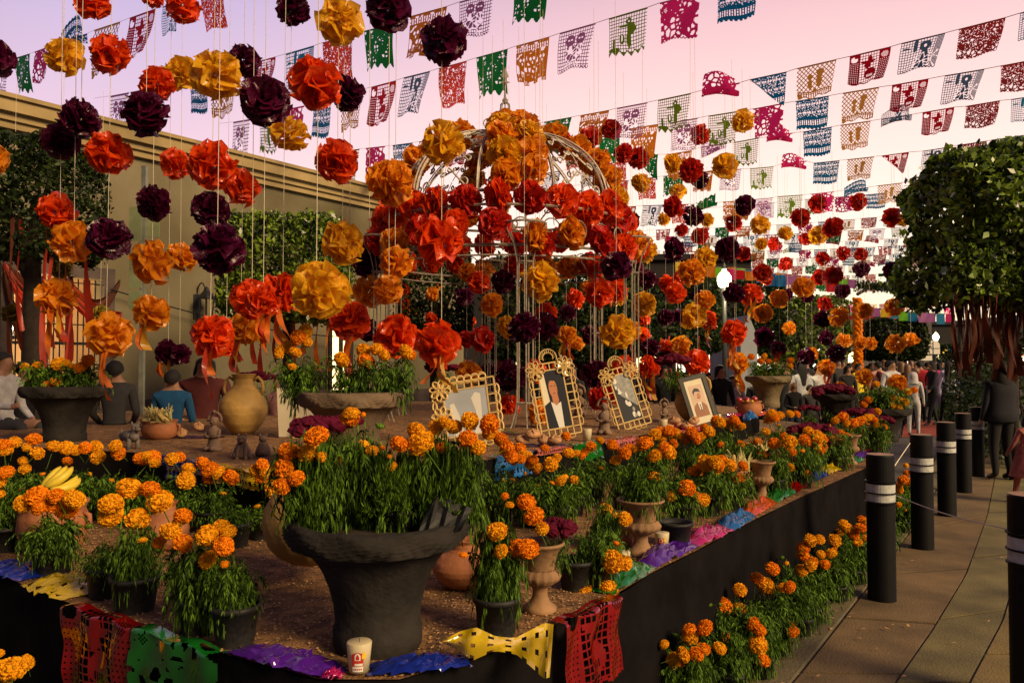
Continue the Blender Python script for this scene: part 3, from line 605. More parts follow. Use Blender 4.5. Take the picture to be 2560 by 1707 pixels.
# marigold arch
ar = thing('marigold_arch', 'tall arch with a marigold-covered column and dark garland beam over the walk', 'arch', (Xat(2145, 21), 21, 0))
zt = Zat(745, 21)
t_ = MB(); t_.tube([(0, 0, 0), (0, 0, zt)], .06, 8); t_.tube([(3.6, 1.5, 0), (3.6, 1.5, zt + .35)], .05, 8); t_.tube([(0, 0, zt + .1), (.5, .2, zt + .35), (3.6, 1.5, zt + .35)], .045, 6); t_.obj('arch_frame', M['bark'], ar)
def petalball(seed, n=150, sq=.78, rag=0):
    r_ = np.random.default_rng(seed); i = np.arange(n) + .5; ph = np.arccos(1 - 2 * i / n * .93); th = math.pi * (1 + 5 ** .5) * i
    d = np.stack([np.sin(ph) * np.cos(th), np.sin(ph) * np.sin(th), np.cos(ph) * 1.0], 1) + r_.normal(0, .09, (n, 3)); d /= np.linalg.norm(d, axis=1)[:, None]
    up = r_.normal(size=(n, 3)); u = np.cross(d, up); u /= np.linalg.norm(u, axis=1)[:, None]; v = np.cross(d, u)
    w_ = r_.uniform(.11, .19, (n, 1)); ti = r_.normal(0, .22, (n, 3)); e = d + ti * .5; L = r_.uniform(.90, 1.03, (n, 1)) * (1 + rag * (np.sin(3 * th + seed) * np.sin(ph) * .5 + r_.normal(0, .3, n) * np.sin(ph)))[:, None]
    a = d * .60; b1 = d * L * .93 + u * w_ + e * .05; b2 = d * L * .93 - u * w_ + e * .05; c1 = d * L * 1.03 + u * w_ * .5 + v * .13; c2 = d * L * 1.03 - u * w_ * .5 - v * .02
    V = np.stack([a - u * w_ * .5, a + u * w_ * .5, b1, b2, c1, c2], 1); V[:, :, 2] *= sq; V = V.reshape(-1, 3); o = np.arange(n)[:, None] * 6
    F = np.concatenate([o + np.array([[0, 1, 2, 3]]), o + np.array([[3, 2, 4, 5]])]); 
    # core
    mb = MB().ball((0, 0, 0), .86, 14, 9, sc=(1, 1, sq)); cV = np.array(mb.v); cF = np.array(mb.f) + len(V)
    return np_mesh('bloom', np.concatenate([V, cV]), np.concatenate([F, cF]), [M['marigold']])
BLOOM = [petalball(50 + i, 280, [.92, .80, .98, .76, .88][i], .08 * (i % 3)) for i in range(5)]
BLOOM_LO = [petalball(60 + i, 60, .9) for i in range(2)]
def cluster(name, pts, rad, m_, par, lab=None):
    src = [BLOOM_LO[0], BLOOM_LO[1]]; V = []; F = []; o = 0
    for p in pts:
        me = random.choice(src); v = np.empty(len(me.vertices) * 3, dtype=np.float32); me.vertices.foreach_get('co', v); v = v.reshape(-1, 3)
        f = np.empty(len(me.loops), dtype=np.int32); me.loops.foreach_get('vertex_index', f); f = f.reshape(-1, 4)
        a = random.uniform(0, 6.28); c_, s_ = math.cos(a), math.sin(a); v = v @ np.array([[c_, s_, 0], [-s_, c_, 0], [0, 0, 1]]) * rad * random.uniform(.8, 1.2)
        V.append(v + np.array(p)); F.append(f + o); o += len(v)
    return link_obj(name, np_mesh(name, np.concatenate(V), np.concatenate(F), [m_]), par)
pts = []
for k in range(230):
    z_ = k / 230 * (zt - .0); a = k * 2.4; pts.append((.085 * math.cos(a), .085 * math.sin(a), z_))
o = cluster('marigold_garland', pts, .055, M['marigold2'], ar); o['kind'] = 'stuff'
def beam(r_, n):
    t = r_.uniform(0, 1, n); P_ = np.stack([t * 3.6, t * 1.5, zt + .35 + 0 * t], 1) + r_.normal(0, 1, (n, 3)) * np.array([.05, .08, .07]); return P_
link_obj('leaf_garland', leaf_cloud('leaf_garland', 2600, beam, .09, M['ficus_dark'], 77), ar, kind='stuff')
# ================================================================== IRON DOME
GC = Vector((-.08, 9.0, 0)); DR = 1.24; DZ = 3.30; DH = .92
gz = thing('iron_gazebo', 'white wrought iron gazebo with scrolled dome and pointed finial on the upper altar tier', 'gazebo', (GC.x, GC.y, T2))
def dome(az, el):    # local coords, el 0..pi/2
    return Vector((DR * math.cos(el) * math.cos(az), DR * math.cos(el) * math.sin(az), DZ - T2 + DH * math.sin(el)))
NR = 10
rib = MB(); rib.tube([dome(0, R(86) * k / 18) for k in range(19)], .014, 5); rib.tube([dome(0, R(86) * k / 18) * 1.0 + Vector((.035, 0, .012)) for k in range(19)], .009, 4)
M['dome_iron'] = mat('paler_white_dome_iron', (.50, .45, .38), .5, .25, 20, bump=.1); rme = rib.mesh('dome_rib', [M['dome_iron']])  # paler copy of the white iron so the lattice shows
for k in range(NR): link_obj('dome_rib', rme, gz, rot=(0, 0, 2 * math.pi * k / NR + .1))
def spiral(cu, cv, r0, turns, a0, sgn, tail):
    pts = []; n = 26
    for i in range(n):
        t = i / (n - 1); r_ = r0 * (.18 + .82 * t); a = a0 + sgn * turns * 2 * math.pi * t; pts.append((cu + r_ * math.cos(a), cv + r_ * math.sin(a)))
    return pts + tail(pts[-1])
half = math.pi / NR
rows = [(.06, .34), (.36, .62), (.64, .88), (.90, 1.12), (1.14, 1.32)]
smesh = []
for (e0, e1) in rows:
    for sg in (-1, 1):
        hgt = e1 - e0; pts = []
        w_ = half * .9
        # S scroll: lower curl near rib, rising to a curl at the panel centre
        for i in range(16): t = i / 15; a = R(250) * (1 - t) + R(-60); r_ = .30 * (.25 + .75 * t); pts.append((.62 + r_ * math.cos(a) * .7, .22 + r_ * math.sin(a) * .75))
        for i in range(1, 15): t = i / 14; a = R(120) + R(300) * t; r_ = .26 * (1 - .75 * t); pts.append((.26 + r_ * math.cos(a) * .75, .74 + r_ * math.sin(a) * .7))
        mb = MB(); mb.tube([dome(sg * u * w_, e0 + v * hgt) for u, v in pts], .0105, 4)
        smesh.append(mb.mesh('scroll', [M['dome_iron']]))
    mb = MB(); mb.tube([dome(0, e0 + hgt * v) for v in (0, .5, 1)], .006, 4); smesh.append(mb.mesh('scroll_stem', [M['dome_iron']]))
for k in range(NR):
    for me in smesh: link_obj(me.name.split('.')[0], me, gz, rot=(0, 0, 2 * math.pi * (k + .5) / NR + .1))
def ring(r, z, th, name='ring', n=48):
    mb = MB(); mb.tube([(r * math.cos(2 * math.pi * i / n), r * math.sin(2 * math.pi * i / n), z - T2) for i in range(n)], th, 5, closed=True); mb.obj(name, M['white_iron'], gz)
ring(DR, DZ, .018); ring(1.42, 3.12, .014); ring(1.46, 2.72, .016); ring(1.46, 2.62, .010); ring(DR * .42, DZ + DH * .9, .01)
# little scrolls in the frieze between the lower rings
fr = MB()
for i in range(16): t = i / 15; a = R(300) * t; r_ = .10 * (1 - .7 * t); fr.tube if False else None
frp = [(0 + .13 * (1 - .72 * t) * math.cos(R(-90) + R(400) * t), .13 * (1 - .72 * t) * math.sin(R(-90) + R(400) * t)) for t in np.linspace(0, 1, 18)]
fr.tube([(1.46 * math.cos(u / 1.46), 1.46 * math.sin(u / 1.46), 2.90 - T2 + v) for u, v in frp], .007, 4); frm = fr.mesh('frieze_scroll', [M['white_iron']])
for k in range(30): link_obj('frieze_scroll', frm, gz, rot=(0, 0, 2 * math.pi * k / 30))
# columns of thin rods with flared cage tops and curved feet
ANG = [-82, -20, 38, 98, 158, 205]
cm = MB()
for j in range(5):
    a = 2 * math.pi * j / 5; c_, s_ = math.cos(a), math.sin(a)
    prof = [(.155, 0), (.135, .04), (.12, .10), (.10, .16), (.085, .24), (.08, .4), (.08, 1.55), (.085, 1.62), (.12, 1.78), (.19, 1.90), (.205, 1.97)]
    cm.tube([(r_ * c_, r_ * s_, z_) for r_, z_ in prof], .0075, 5)
for z_ in (.24, 1.0, 1.6): cm.tube([(.082 * math.cos(t), .082 * math.sin(t), z_) for t in np.linspace(0, 6.28, 11)[:-1]], .007, 4, closed=True)
cm.tube([(.205 * math.cos(t), .205 * math.sin(t), 1.97) for t in np.linspace(0, 6.28, 21)[:-1]], .012, 5, closed=True)
cmm = cm.mesh('column', [M['white_iron']])
for a in ANG:
    q = link_obj('column', cmm, gz, loc=(1.46 * math.cos(R(a)), 1.46 * math.sin(R(a)), .002), rot=(0, 0, R(a)))
fi = MB(); z0 = DZ + DH - T2 + .07
fi.lathe([(.012, z0 + .28), (.03, z0 + .30), (.035, z0 + .33), (.012, z0 + .36), (.010, z0 + .50), (.028, z0 + .53), (.012, z0 + .56), (.008, z0 + .62)], 10)
for k in range(8):
    a = k * math.pi / 4; fi.tube([(r_ * math.cos(a), r_ * math.sin(a), z0 + z_) for r_, z_ in [(.24, -.03), (.15, .03), (.09, .12), (.055, .22), (.05, .28), (.015, .31)]], .007, 4)
fi.add([(-.045, 0, z0 + .60), (0, -.01, z0 + .58), (.045, 0, z0 + .60), (0, 0, z0 + .72), (0, .01, z0 + .58)], [(0, 1, 3), (1, 2, 3), (2, 4, 3), (4, 0, 3)])
fi.add([(-.065, 0, z0 + .535), (0, -.008, z0 + .515), (.065, 0, z0 + .535), (0, .008, z0 + .56)], [(0, 1, 2, 3)])
for sx in (-1, 1): fi.tube([(sx * (.2 + .05 * math.cos(t)), 0, z0 + .06 + .05 * math.sin(t)) for t in np.linspace(-1.5, 4.0, 12)] + [], .006, 4)
fi.obj('finial', M['white_iron'], gz)

# ================================================================== POMPOMS
def pompom(seed, sheets=8, nr=26, nt_=5, crump=1.0):
    r_ = np.random.default_rng(seed); V = []; F = []; o = 0
    al = np.linspace(R(10), R(170), sheets) + r_.normal(0, .07, sheets)
    for k in range(sheets):
        ph = np.linspace(0, 2 * math.pi, nr, endpoint=False); m1_ = r_.integers(3, 6); m2_ = r_.integers(6, 10); p1, p2 = r_.uniform(0, 6.28, 2)
        cut = r_.uniform(.78, 1.0) ; Rr = cut * (1 + .07 * np.sin(m1_ * ph + p2) + r_.uniform(-.07, .07, nr))
        tilt = r_.normal(0, .22, 2); rowsv = []
        for j in range(nt_ + 1):
            t = .10 + .90 * j / nt_
            a = al[k] + crump * t * (.28 * np.sin(m1_ * ph + p1) + .13 * np.sin(m2_ * ph + p2)) + crump * r_.normal(0, .045 * t, nr)
            curl = .25 * t * t * (1 if al[k] < 1.57 else -1); a = a + curl * (.5 if k % 2 else 1)
            a = np.clip(a, .03, math.pi - .03); phj = ph + r_.normal(0, .05, nr) * t + .25 * t * np.sin(m2_ * ph)
            rr = Rr * t ** .85
            x = rr * np.sin(a) * np.cos(phj); y = rr * np.sin(a) * np.sin(phj); z = rr * np.cos(a)
            v = np.stack([x, y, z], 1); v[:, 0] += tilt[0] * v[:, 2] * .5; v[:, 1] += tilt[1] * v[:, 2] * .5; rowsv.append(v)
        V += rowsv
        for j in range(nt_):
            i = np.arange(nr); F.append(np.stack([o + j * nr + i, o + j * nr + (i + 1) % nr, o + (j + 1) * nr + (i + 1) % nr, o + (j + 1) * nr + i], 1))
        o += nr * (nt_ + 1)
    V = np.concatenate(V); nm = np.percentile(np.linalg.norm(V, axis=1), 91); V /= nm
    return np_mesh('pompom', V, np.concatenate(F), [M['orange']], True)
POM = [pompom(100 + i, 8 + i % 3, 24 + 2 * (i % 4), 5, 1 + .15 * (i % 3)) for i in range(8)]
POM_TIGHT = [pompom(200 + i, 13, 34, 4, .75) for i in range(4)]       # dense carnation-like ones
POM_LO = [pompom(300 + i, 8, 16, 3, 1.1) for i in range(4)]
CN = {'Y': ('yellow', 'golden yellow'), 'A': ('amber', 'amber'), 'O': ('orange', 'orange red'), 'R': ('red', 'deep red'), 'P': ('purple', 'dark purple'), 'G': ('olive_gold', 'dull olive gold')}
def zone(px, py):
    if px < 60: return 'at the left edge of the view'
    if py < 320 and px < 480: return 'against the lavender sky above the cream wall'
    if py < 420 and px < 1150: return 'against the pink sky left of the dome'
    if py < 560 and px < 330: return 'before the dark tree and wall'
    if py < 570 and px < 720: return 'against the upper cream wall'
    if py < 900 and px < 470: return 'before the barred window and lantern'
    if px < 760: return 'before the box tree and clay jug'
    if px < 1060: return 'above the big flower urn'
    if px < 1420 and py > 640: return 'inside the iron dome posts'
    if py < 560 and px < 1700: return 'against the sky right of the dome'
    if py < 570: return 'against the bright sky by the ficus'
    if px < 1720 and py > 560 and py < 800: return 'between dome and lit street lamp'
    if px < 1840 and py < 800: return 'around the lit street lamp'
    if py >= 800 and px < 1900: return 'low behind the portraits'
    if py < 720: return 'before the dense banner rows'
    return 'before the crowd and marigold arch'
SIZES = ((95, 'large'), (58, 'medium'), (0, 'small'))
POMS = []   # px, py, diameter px, colour, ribbon
def T(ox, oy, sc, lst):
    for e in lst:
        x, y, d, c = e[:4]; POMS.append((ox + x / sc, oy + y / sc, d / sc, c, len(e) > 4))
K = 2.7515
T(0, 0, K, [(630, 10, 225, 'O'), (438, 385, 240, 'Y'), (760, 370, 250, 'O'), (1050, -28, 150, 'O'), (1255, 40, 220, 'O'), (1080, 580, 225, 'O'), (1250, 498, 210, 'Y'), (1487, 520, 320, 'Y'),
   (1675, 415, 220, 'P'), (1000, 780, 280, 'P'), (555, 820, 250, 'P'), (418, 975, 230, 'P'), (742, 1055, 275, 'O'), (1222, 1128, 210, 'O'), (1480, 1145, 330, 'O'), (1655, 1290, 230, 'O'), (1060, 1400, 225, 'P'), (1445, 1440, 230, 'P'), (390, 1460, 235, 'O'), (-40, 400, 230, 'P', 1), (-60, 1080, 210, 'A')])
T(640, 0, K, [(255, 65, 220, 'P'), (572, 160, 285, 'Y'), (905, 70, 285, 'P'), (1290, 285, 300, 'P'), (60, 690, 325, 'P'), (410, 585, 350, 'O'), (610, 635, 240, 'P'), (232, 930, 235, 'Y'), (560, 1110, 280, 'O'), (1280, 980, 280, 'Y'), (920, 1255, 310, 'A')])
T(0, 550, K, [(500, 150, 260, 'A'), (745, 130, 262, 'P'), (420, 335, 130, 'G'), (405, 530, 262, 'A', 1), (85, 645, 130, 'G'), (1050, 290, 290, 'A'), (1240, 260, 195, 'A'), (1505, 205, 330, 'P'), (1040, 640, 225, 'A', 1), (765, 790, 285, 'A', 1), (690, 650, 125, 'G'),
   (1150, 910, 160, 'P', 1), (1245, 925, 130, 'P'), (1460, 790, 270, 'O', 1), (1690, 740, 230, 'A', 1), (1730, 545, 270, 'O'), (1560, 850, 180, 'O')])
T(640, 550, K, [(605, 155, 290, 'Y'), (440, 490, 370, 'Y'), (190, 500, 260, 'O', 1), (60, 560, 230, 'O', 1), (640, 690, 260, 'O', 1), (1265, 140, 310, 'O'), (960, 295, 215, 'A'), (765, 290, 200, 'P'), (780, 495, 215, 'A'), (900, 485, 200, 'A'), (1000, 480, 110, 'O'), (1100, 397, 65, 'O'), (1250, 450, 62, 'A'), (1213, 508, 92, 'A'), (1020, 625, 78, 'A'), (1100, 625, 66, 'A'), (1205, 680, 82, 'O'), (1018, 565, 80, 'O'),
   (960, 805, 285, 'O'), (1255, 850, 290, 'O', 1), (775, 760, 150, 'P'), (1455, 360, 130, 'A'), (1535, 430, 150, 'O'), (1430, 530, 120, 'P'), (1625, 585, 155, 'A'), (1470, 435, 80, 'P'), (1700, 420, 160, 'P'), (1470, 700, 85, 'O'), (1560, 820, 170, 'R'), (1450, 815, 120, 'R'), (1735, 740, 160, 'Y'), (1460, 1050, 165, 'A'), (1600, 1050, 130, 'P'), (1745, 1080, 210, 'P'), (1740, 1280, 150, 'O'), (1210, 1010, 100, 'P')])
T(1280, 550, K, [(45, 165, 160, 'R'), (205, 165, 185, 'R'), (195, 415, 245, 'Y'), (85, 740, 215, 'P'), (215, 735, 200, 'P'), (365, 340, 130, 'A'), (445, 290, 75, 'A'), (240, 640, 140, 'O'), (540, 310, 160, 'R'), (435, 545, 130, 'O'), (720, 315, 190, 'P'), (855, 320, 95, 'P'), (930, 410, 125, 'P'), (905, 200, 170, 'Y'), (1115, 200, 148, 'P'), (1475, 200, 170, 'P'), (1325, 260, 145, 'Y'), (1235, 360, 172, 'A'), (1165, 390, 100, 'O'), (1065, 440, 110, 'O'), (1120, 500, 138, 'O'), (905, 580, 160, 'Y'), (905, 680, 85, 'O'), (520, 460, 95, 'A'), (600, 510, 185, 'O'), (710, 480, 165, 'O'), (735, 530, 115, 'Y'),
   (1055, 670, 105, 'P'), (1145, 660, 85, 'P'), (1255, 660, 168, 'Y'), (1350, 690, 120, 'O', 1), (1320, 550, 135, 'A'), (1270, 520, 75, 'P'), (1530, 505, 138, 'P'), (1650, 510, 150, 'O', 1), (1725, 365, 115, 'O'), (1730, 640, 118, 'A'), (1738, 805, 125, 'P'), (1520, 775, 168, 'O', 1), (1545, 985, 135, 'A', 1), (715, 775, 235, 'Y'), (830, 760, 115, 'A', 1), (375, 790, 130, 'A', 1), (445, 850, 95, 'A'), (245, 870, 75, 'A'), (540, 790, 120, 'P'), (380, 640, 110, 'P'), (530, 665, 62, 'O'), (900, 790, 95, 'O'), (950, 880, 125, 'P'), (1065, 870, 100, 'O'), (1160, 870, 125, 'A'), (1060, 960, 115, 'P'), (1270, 980, 165, 'O'), (940, 1010, 150, 'O', 1), (770, 1010, 150, 'O'), (570, 1060, 190, 'P'), (50, 1080, 150, 'P'), (165, 1040, 150, 'O'), (600, 1220, 150, 'R'), (705, 1200, 120, 'R'), (190, 1330, 180, 'A'), (30, 1270, 110, 'R'),
   (1160, 70, 90, 'R'), (1295, 110, 110, 'R'), (1590, 230, 95, 'R'), (1715, 165, 82, 'Y'), (1705, 35, 130, 'Y'), (1520, 20, 115, 'R'), (1250, -30, 140, 'P'), (1340, 0, 85, 'Y')])
T(1280, 0, K, [(335, 968, 130, 'R'), (532, 950, 148, 'R'), (685, 890, 130, 'R'), (772, 1055, 130, 'R'), (872, 1090, 145, 'R'), (1290, 925, 132, 'R'), (1585, 840, 145, 'Y'), (1105, 1125, 125, 'Y'), (1233, 1175, 158, 'R'), (1465, 1145, 168, 'Y'), (1295, 1240, 112, 'P'), (885, 1260, 125, 'Y'), (1140, 1315, 110, 'Y'), (1105, 1420, 138, 'R'), (1045, 1510, 85, 'Y'), (1600, 1410, 132, 'P'), (710, 1385, 115, 'A'), (815, 1520, 115, 'P'), (970, 1075, 40, 'P')])
T(1900, 0, K, [(395, 1405, 115, 'R'), (680, 1385, 112, 'R'), (275, 1495, 125, 'R'), (905, 1495, 118, 'R'), (985, 1515, 85, 'Y')])
T(1900, 550, K, [(175, 95, 92, 'Y'), (310, 130, 82, 'R'), (400, 105, 118, 'Y'), (500, 50, 132, 'R'), (95, 165, 88, 'R'), (570, 230, 95, 'R'), (695, 235, 88, 'R'), (430, 265, 92, 'R'), (170, 305, 92, 'R'), (697, 338, 102, 'P'), (910, 350, 118, 'P'), (15, 365, 112, 'R'), (410, 395, 98, 'R'), (505, 385, 122, 'R'), (290, 460, 132, 'A'), (130, 540, 118, 'A'), (190, 515, 82, 'P'), (325, 525, 82, 'P'), (565, 490, 95, 'P'), (990, 530, 92, 'P'), (445, 575, 95, 'R'), (715, 620, 108, 'A'), (920, 600, 112, 'A'), (430, 685, 108, 'P'), (545, 665, 132, 'A'), (200, 745, 90, 'A'), (20, 645, 122, 'A'), (40, 805, 98, 'P'), (450, 812, 100, 'P'), (580, 830, 92, 'A'), (130, 885, 102, 'P', 1), (315, 940, 112, 'P'), (360, 920, 82, 'A'), (520, 910, 122, 'P'), (695, 840, 80, 'A'), (760, 848, 82, 'A'), (935, 850, 122, 'A'), (1035, 820, 92, 'A'), (455, 1010, 110, 'A', 1), (725, 1075, 112, 'A'), (945, 1120, 122, 'A'), (550, 1170, 112, 'A'), (40, 400, 90, 'O')])
# strings: pompoms with nearly the same foot share one cord
groups = []
for i, e in sorted(enumerate(POMS), key=lambda q: q[1][0]):
    tol = 11 if e[0] < 1130 else 5
    for g_ in groups:
        if abs(g_[0] - e[0]) < tol and abs(math.log(g_[1] / e[2])) < (.6 if e[0] < 1130 else .35): g_[2].append(i); g_[0] = sum(POMS[j][0] for j in g_[2]) / len(g_[2]); g_[1] = sum(POMS[j][2] for j in g_[2]) / len(g_[2]); break
    else: groups.append([e[0], e[2], [i]])
sm = MB().tube([(0, 0, 0), (0, 0, -1)], 1, 5).mesh('string', [M['string']])
def ntop(Y): return 5.1 + .35 * math.sin(Y * .9)
nstr = 0
for gx, gd, idx in groups:
    Dm = .30 if gd > 60 else (.27 if gd > 40 else .25)
    Y = Dm * FPX / gd * (1 + random.uniform(-.05, .05)); Y = min(max(Y, 4.6), 21)
    zs = []; xs = []
    for i in idx:
        px, py, d, c, rb = POMS[i]; p = P(px, py, Y); r_ = d / 2 * Y / FPX * 1.04; zs.append((p.z, r_)); xs.append(p.x)
    X = sum(xs) / len(xs)
    for i in idx:
        px, py, d, c, rb = POMS[i]; p = P(px, py, Y + random.uniform(-.02, .02)); r_ = d / 2 * Y / FPX * 1.04
        me = random.choice(POM_LO) if d < 24 else (random.choice(POM_TIGHT) if (c == 'P' and random.random() < .6) or random.random() < .15 else random.choice(POM))
        tilt = (R(90) + random.gauss(0, .5), random.gauss(0, .5), random.gauss(0, 1.0)) if random.random() < .6 else tuple(random.uniform(0, 6.28) for _ in range(3))
        o = link_obj('paper_pompom', me, loc=p, rot=tilt, scale=(r_, r_, r_ * random.uniform(.9, 1.0)), mat_=M[CN[c][0]])
        sz = next(s_ for lim, s_ in SIZES if d >= lim)
        reg(o, px, py, f'{sz} {CN[c][1]} pompom', zone(px, py), 'pompom', 'cellophane pompoms hung on strings')
        if rb:
            for q in range(random.randint(2, 4)):
                L = d * Y / FPX * random.uniform(.8, 1.5); 
                s_ = link_obj('pompom_ribbon', random.choice(RIB), loc=p + Vector((random.uniform(-.4, .4) * r_, -r_ * .5, -r_ * .3)), rot=(random.uniform(-.1, .1), random.uniform(-.18, .18), random.uniform(-.4, .4)), scale=(1.1, 1.1, L), mat_=M[random.choice(['rib_red', 'rib_orange', 'rib_gold', 'rib_orange'])])
                reg(s_, px + q * 5, py, 'pompom ribbon tail', zone(px, py), 'ribbon', 'ribbon tails of the pompoms')
    zt_ = ntop(Y) if gx > 1130 else 5.6
    zb = min(z_ for z_, _ in zs) - (.0 if gx > 1130 else .05)
    th = .0025 if gx < 1130 else .0018
    o = link_obj('hanging_string', sm, loc=(X, Y, zt_), scale=(th, th, max(.05, zt_ - zb)), rot=(0, random.uniform(-.004, .004), 0))
    reg(o, gx, 0, 'white string', ('carrying pompoms before the cream building' if gx < 560 else 'carrying pompoms before the box tree' if gx < 900 else 'carrying pompoms before the dome' if gx < 1450 else 'carrying pompoms near the street lamp' if gx < 1850 else 'carrying pompoms before the crowd'), 'string', 'strings of the pompoms'); nstr += 1
# pompoms wired on the dome
def domepom(v, r_, c, where, outward):
    p = Vector((GC.x, GC.y, T2)) + v; px = 1280 + p.x / p.y * FPX; py = HOR - (p.z - EYE) / p.y * FPX
    q = outward.to_track_quat('Z', 'Y').to_euler()
    o = link_obj('paper_pompom', random.choice(POM + POM_TIGHT * 2), loc=p, rot=(q.x + random.uniform(-.3, .3), q.y + random.uniform(-.3, .3), q.z + random.uniform(0, 6)), scale=(r_, r_, r_ * .8), mat_=M[CN[c][0]])
    reg(o, px, py, f'{CN[c][1]} pompom', where, 'pompom', 'pompoms wired to the iron dome')
for az, off, where in [(-83, .105, 'on the front rib of the dome'), (180, .07, 'on the left rib of the dome'), (2, .07, 'on the right rib of the dome'), (104, .15, 'on the back rib of the dome')]:
    nn_ = 6
    for k in range(nn_ if az == -83 else nn_ - 1):
        el = R(8 + 76 * k / (nn_ - 1) * .93)
        for sg in ((-1, 1)):
            a = R(az) + sg * off / max(.35, math.cos(el)) * (1 if k < nn_ - 1 else .6); v = dome(a, el + (.05 if sg > 0 else 0)); outw = Vector((v.x, v.y, v.z - (DZ - T2) + .3)).normalized()
            domepom(v + outw * .06, .162 + random.uniform(-.012, .015), 'A' if random.random() < .8 else 'Y', where, outw)
for k in range(26):
    a = 2 * math.pi * k / 26 + .08; domepom(Vector((1.36 * math.cos(a), 1.36 * math.sin(a), 3.16 - T2 + random.uniform(-.05, .06))), .172, 'O' if random.random() < .6 else 'R', 'on the upper ring of the dome', Vector((math.cos(a), math.sin(a), 0)))
for k in range(24):
    a = 2 * math.pi * k / 24 + .2; domepom(Vector((1.5 * math.cos(a), 1.5 * math.sin(a), 2.84 - T2 + random.uniform(-.07, .08))), .155, random.choice('OORA'), 'on the lower ring of the dome', Vector((math.cos(a), math.sin(a), 0)))

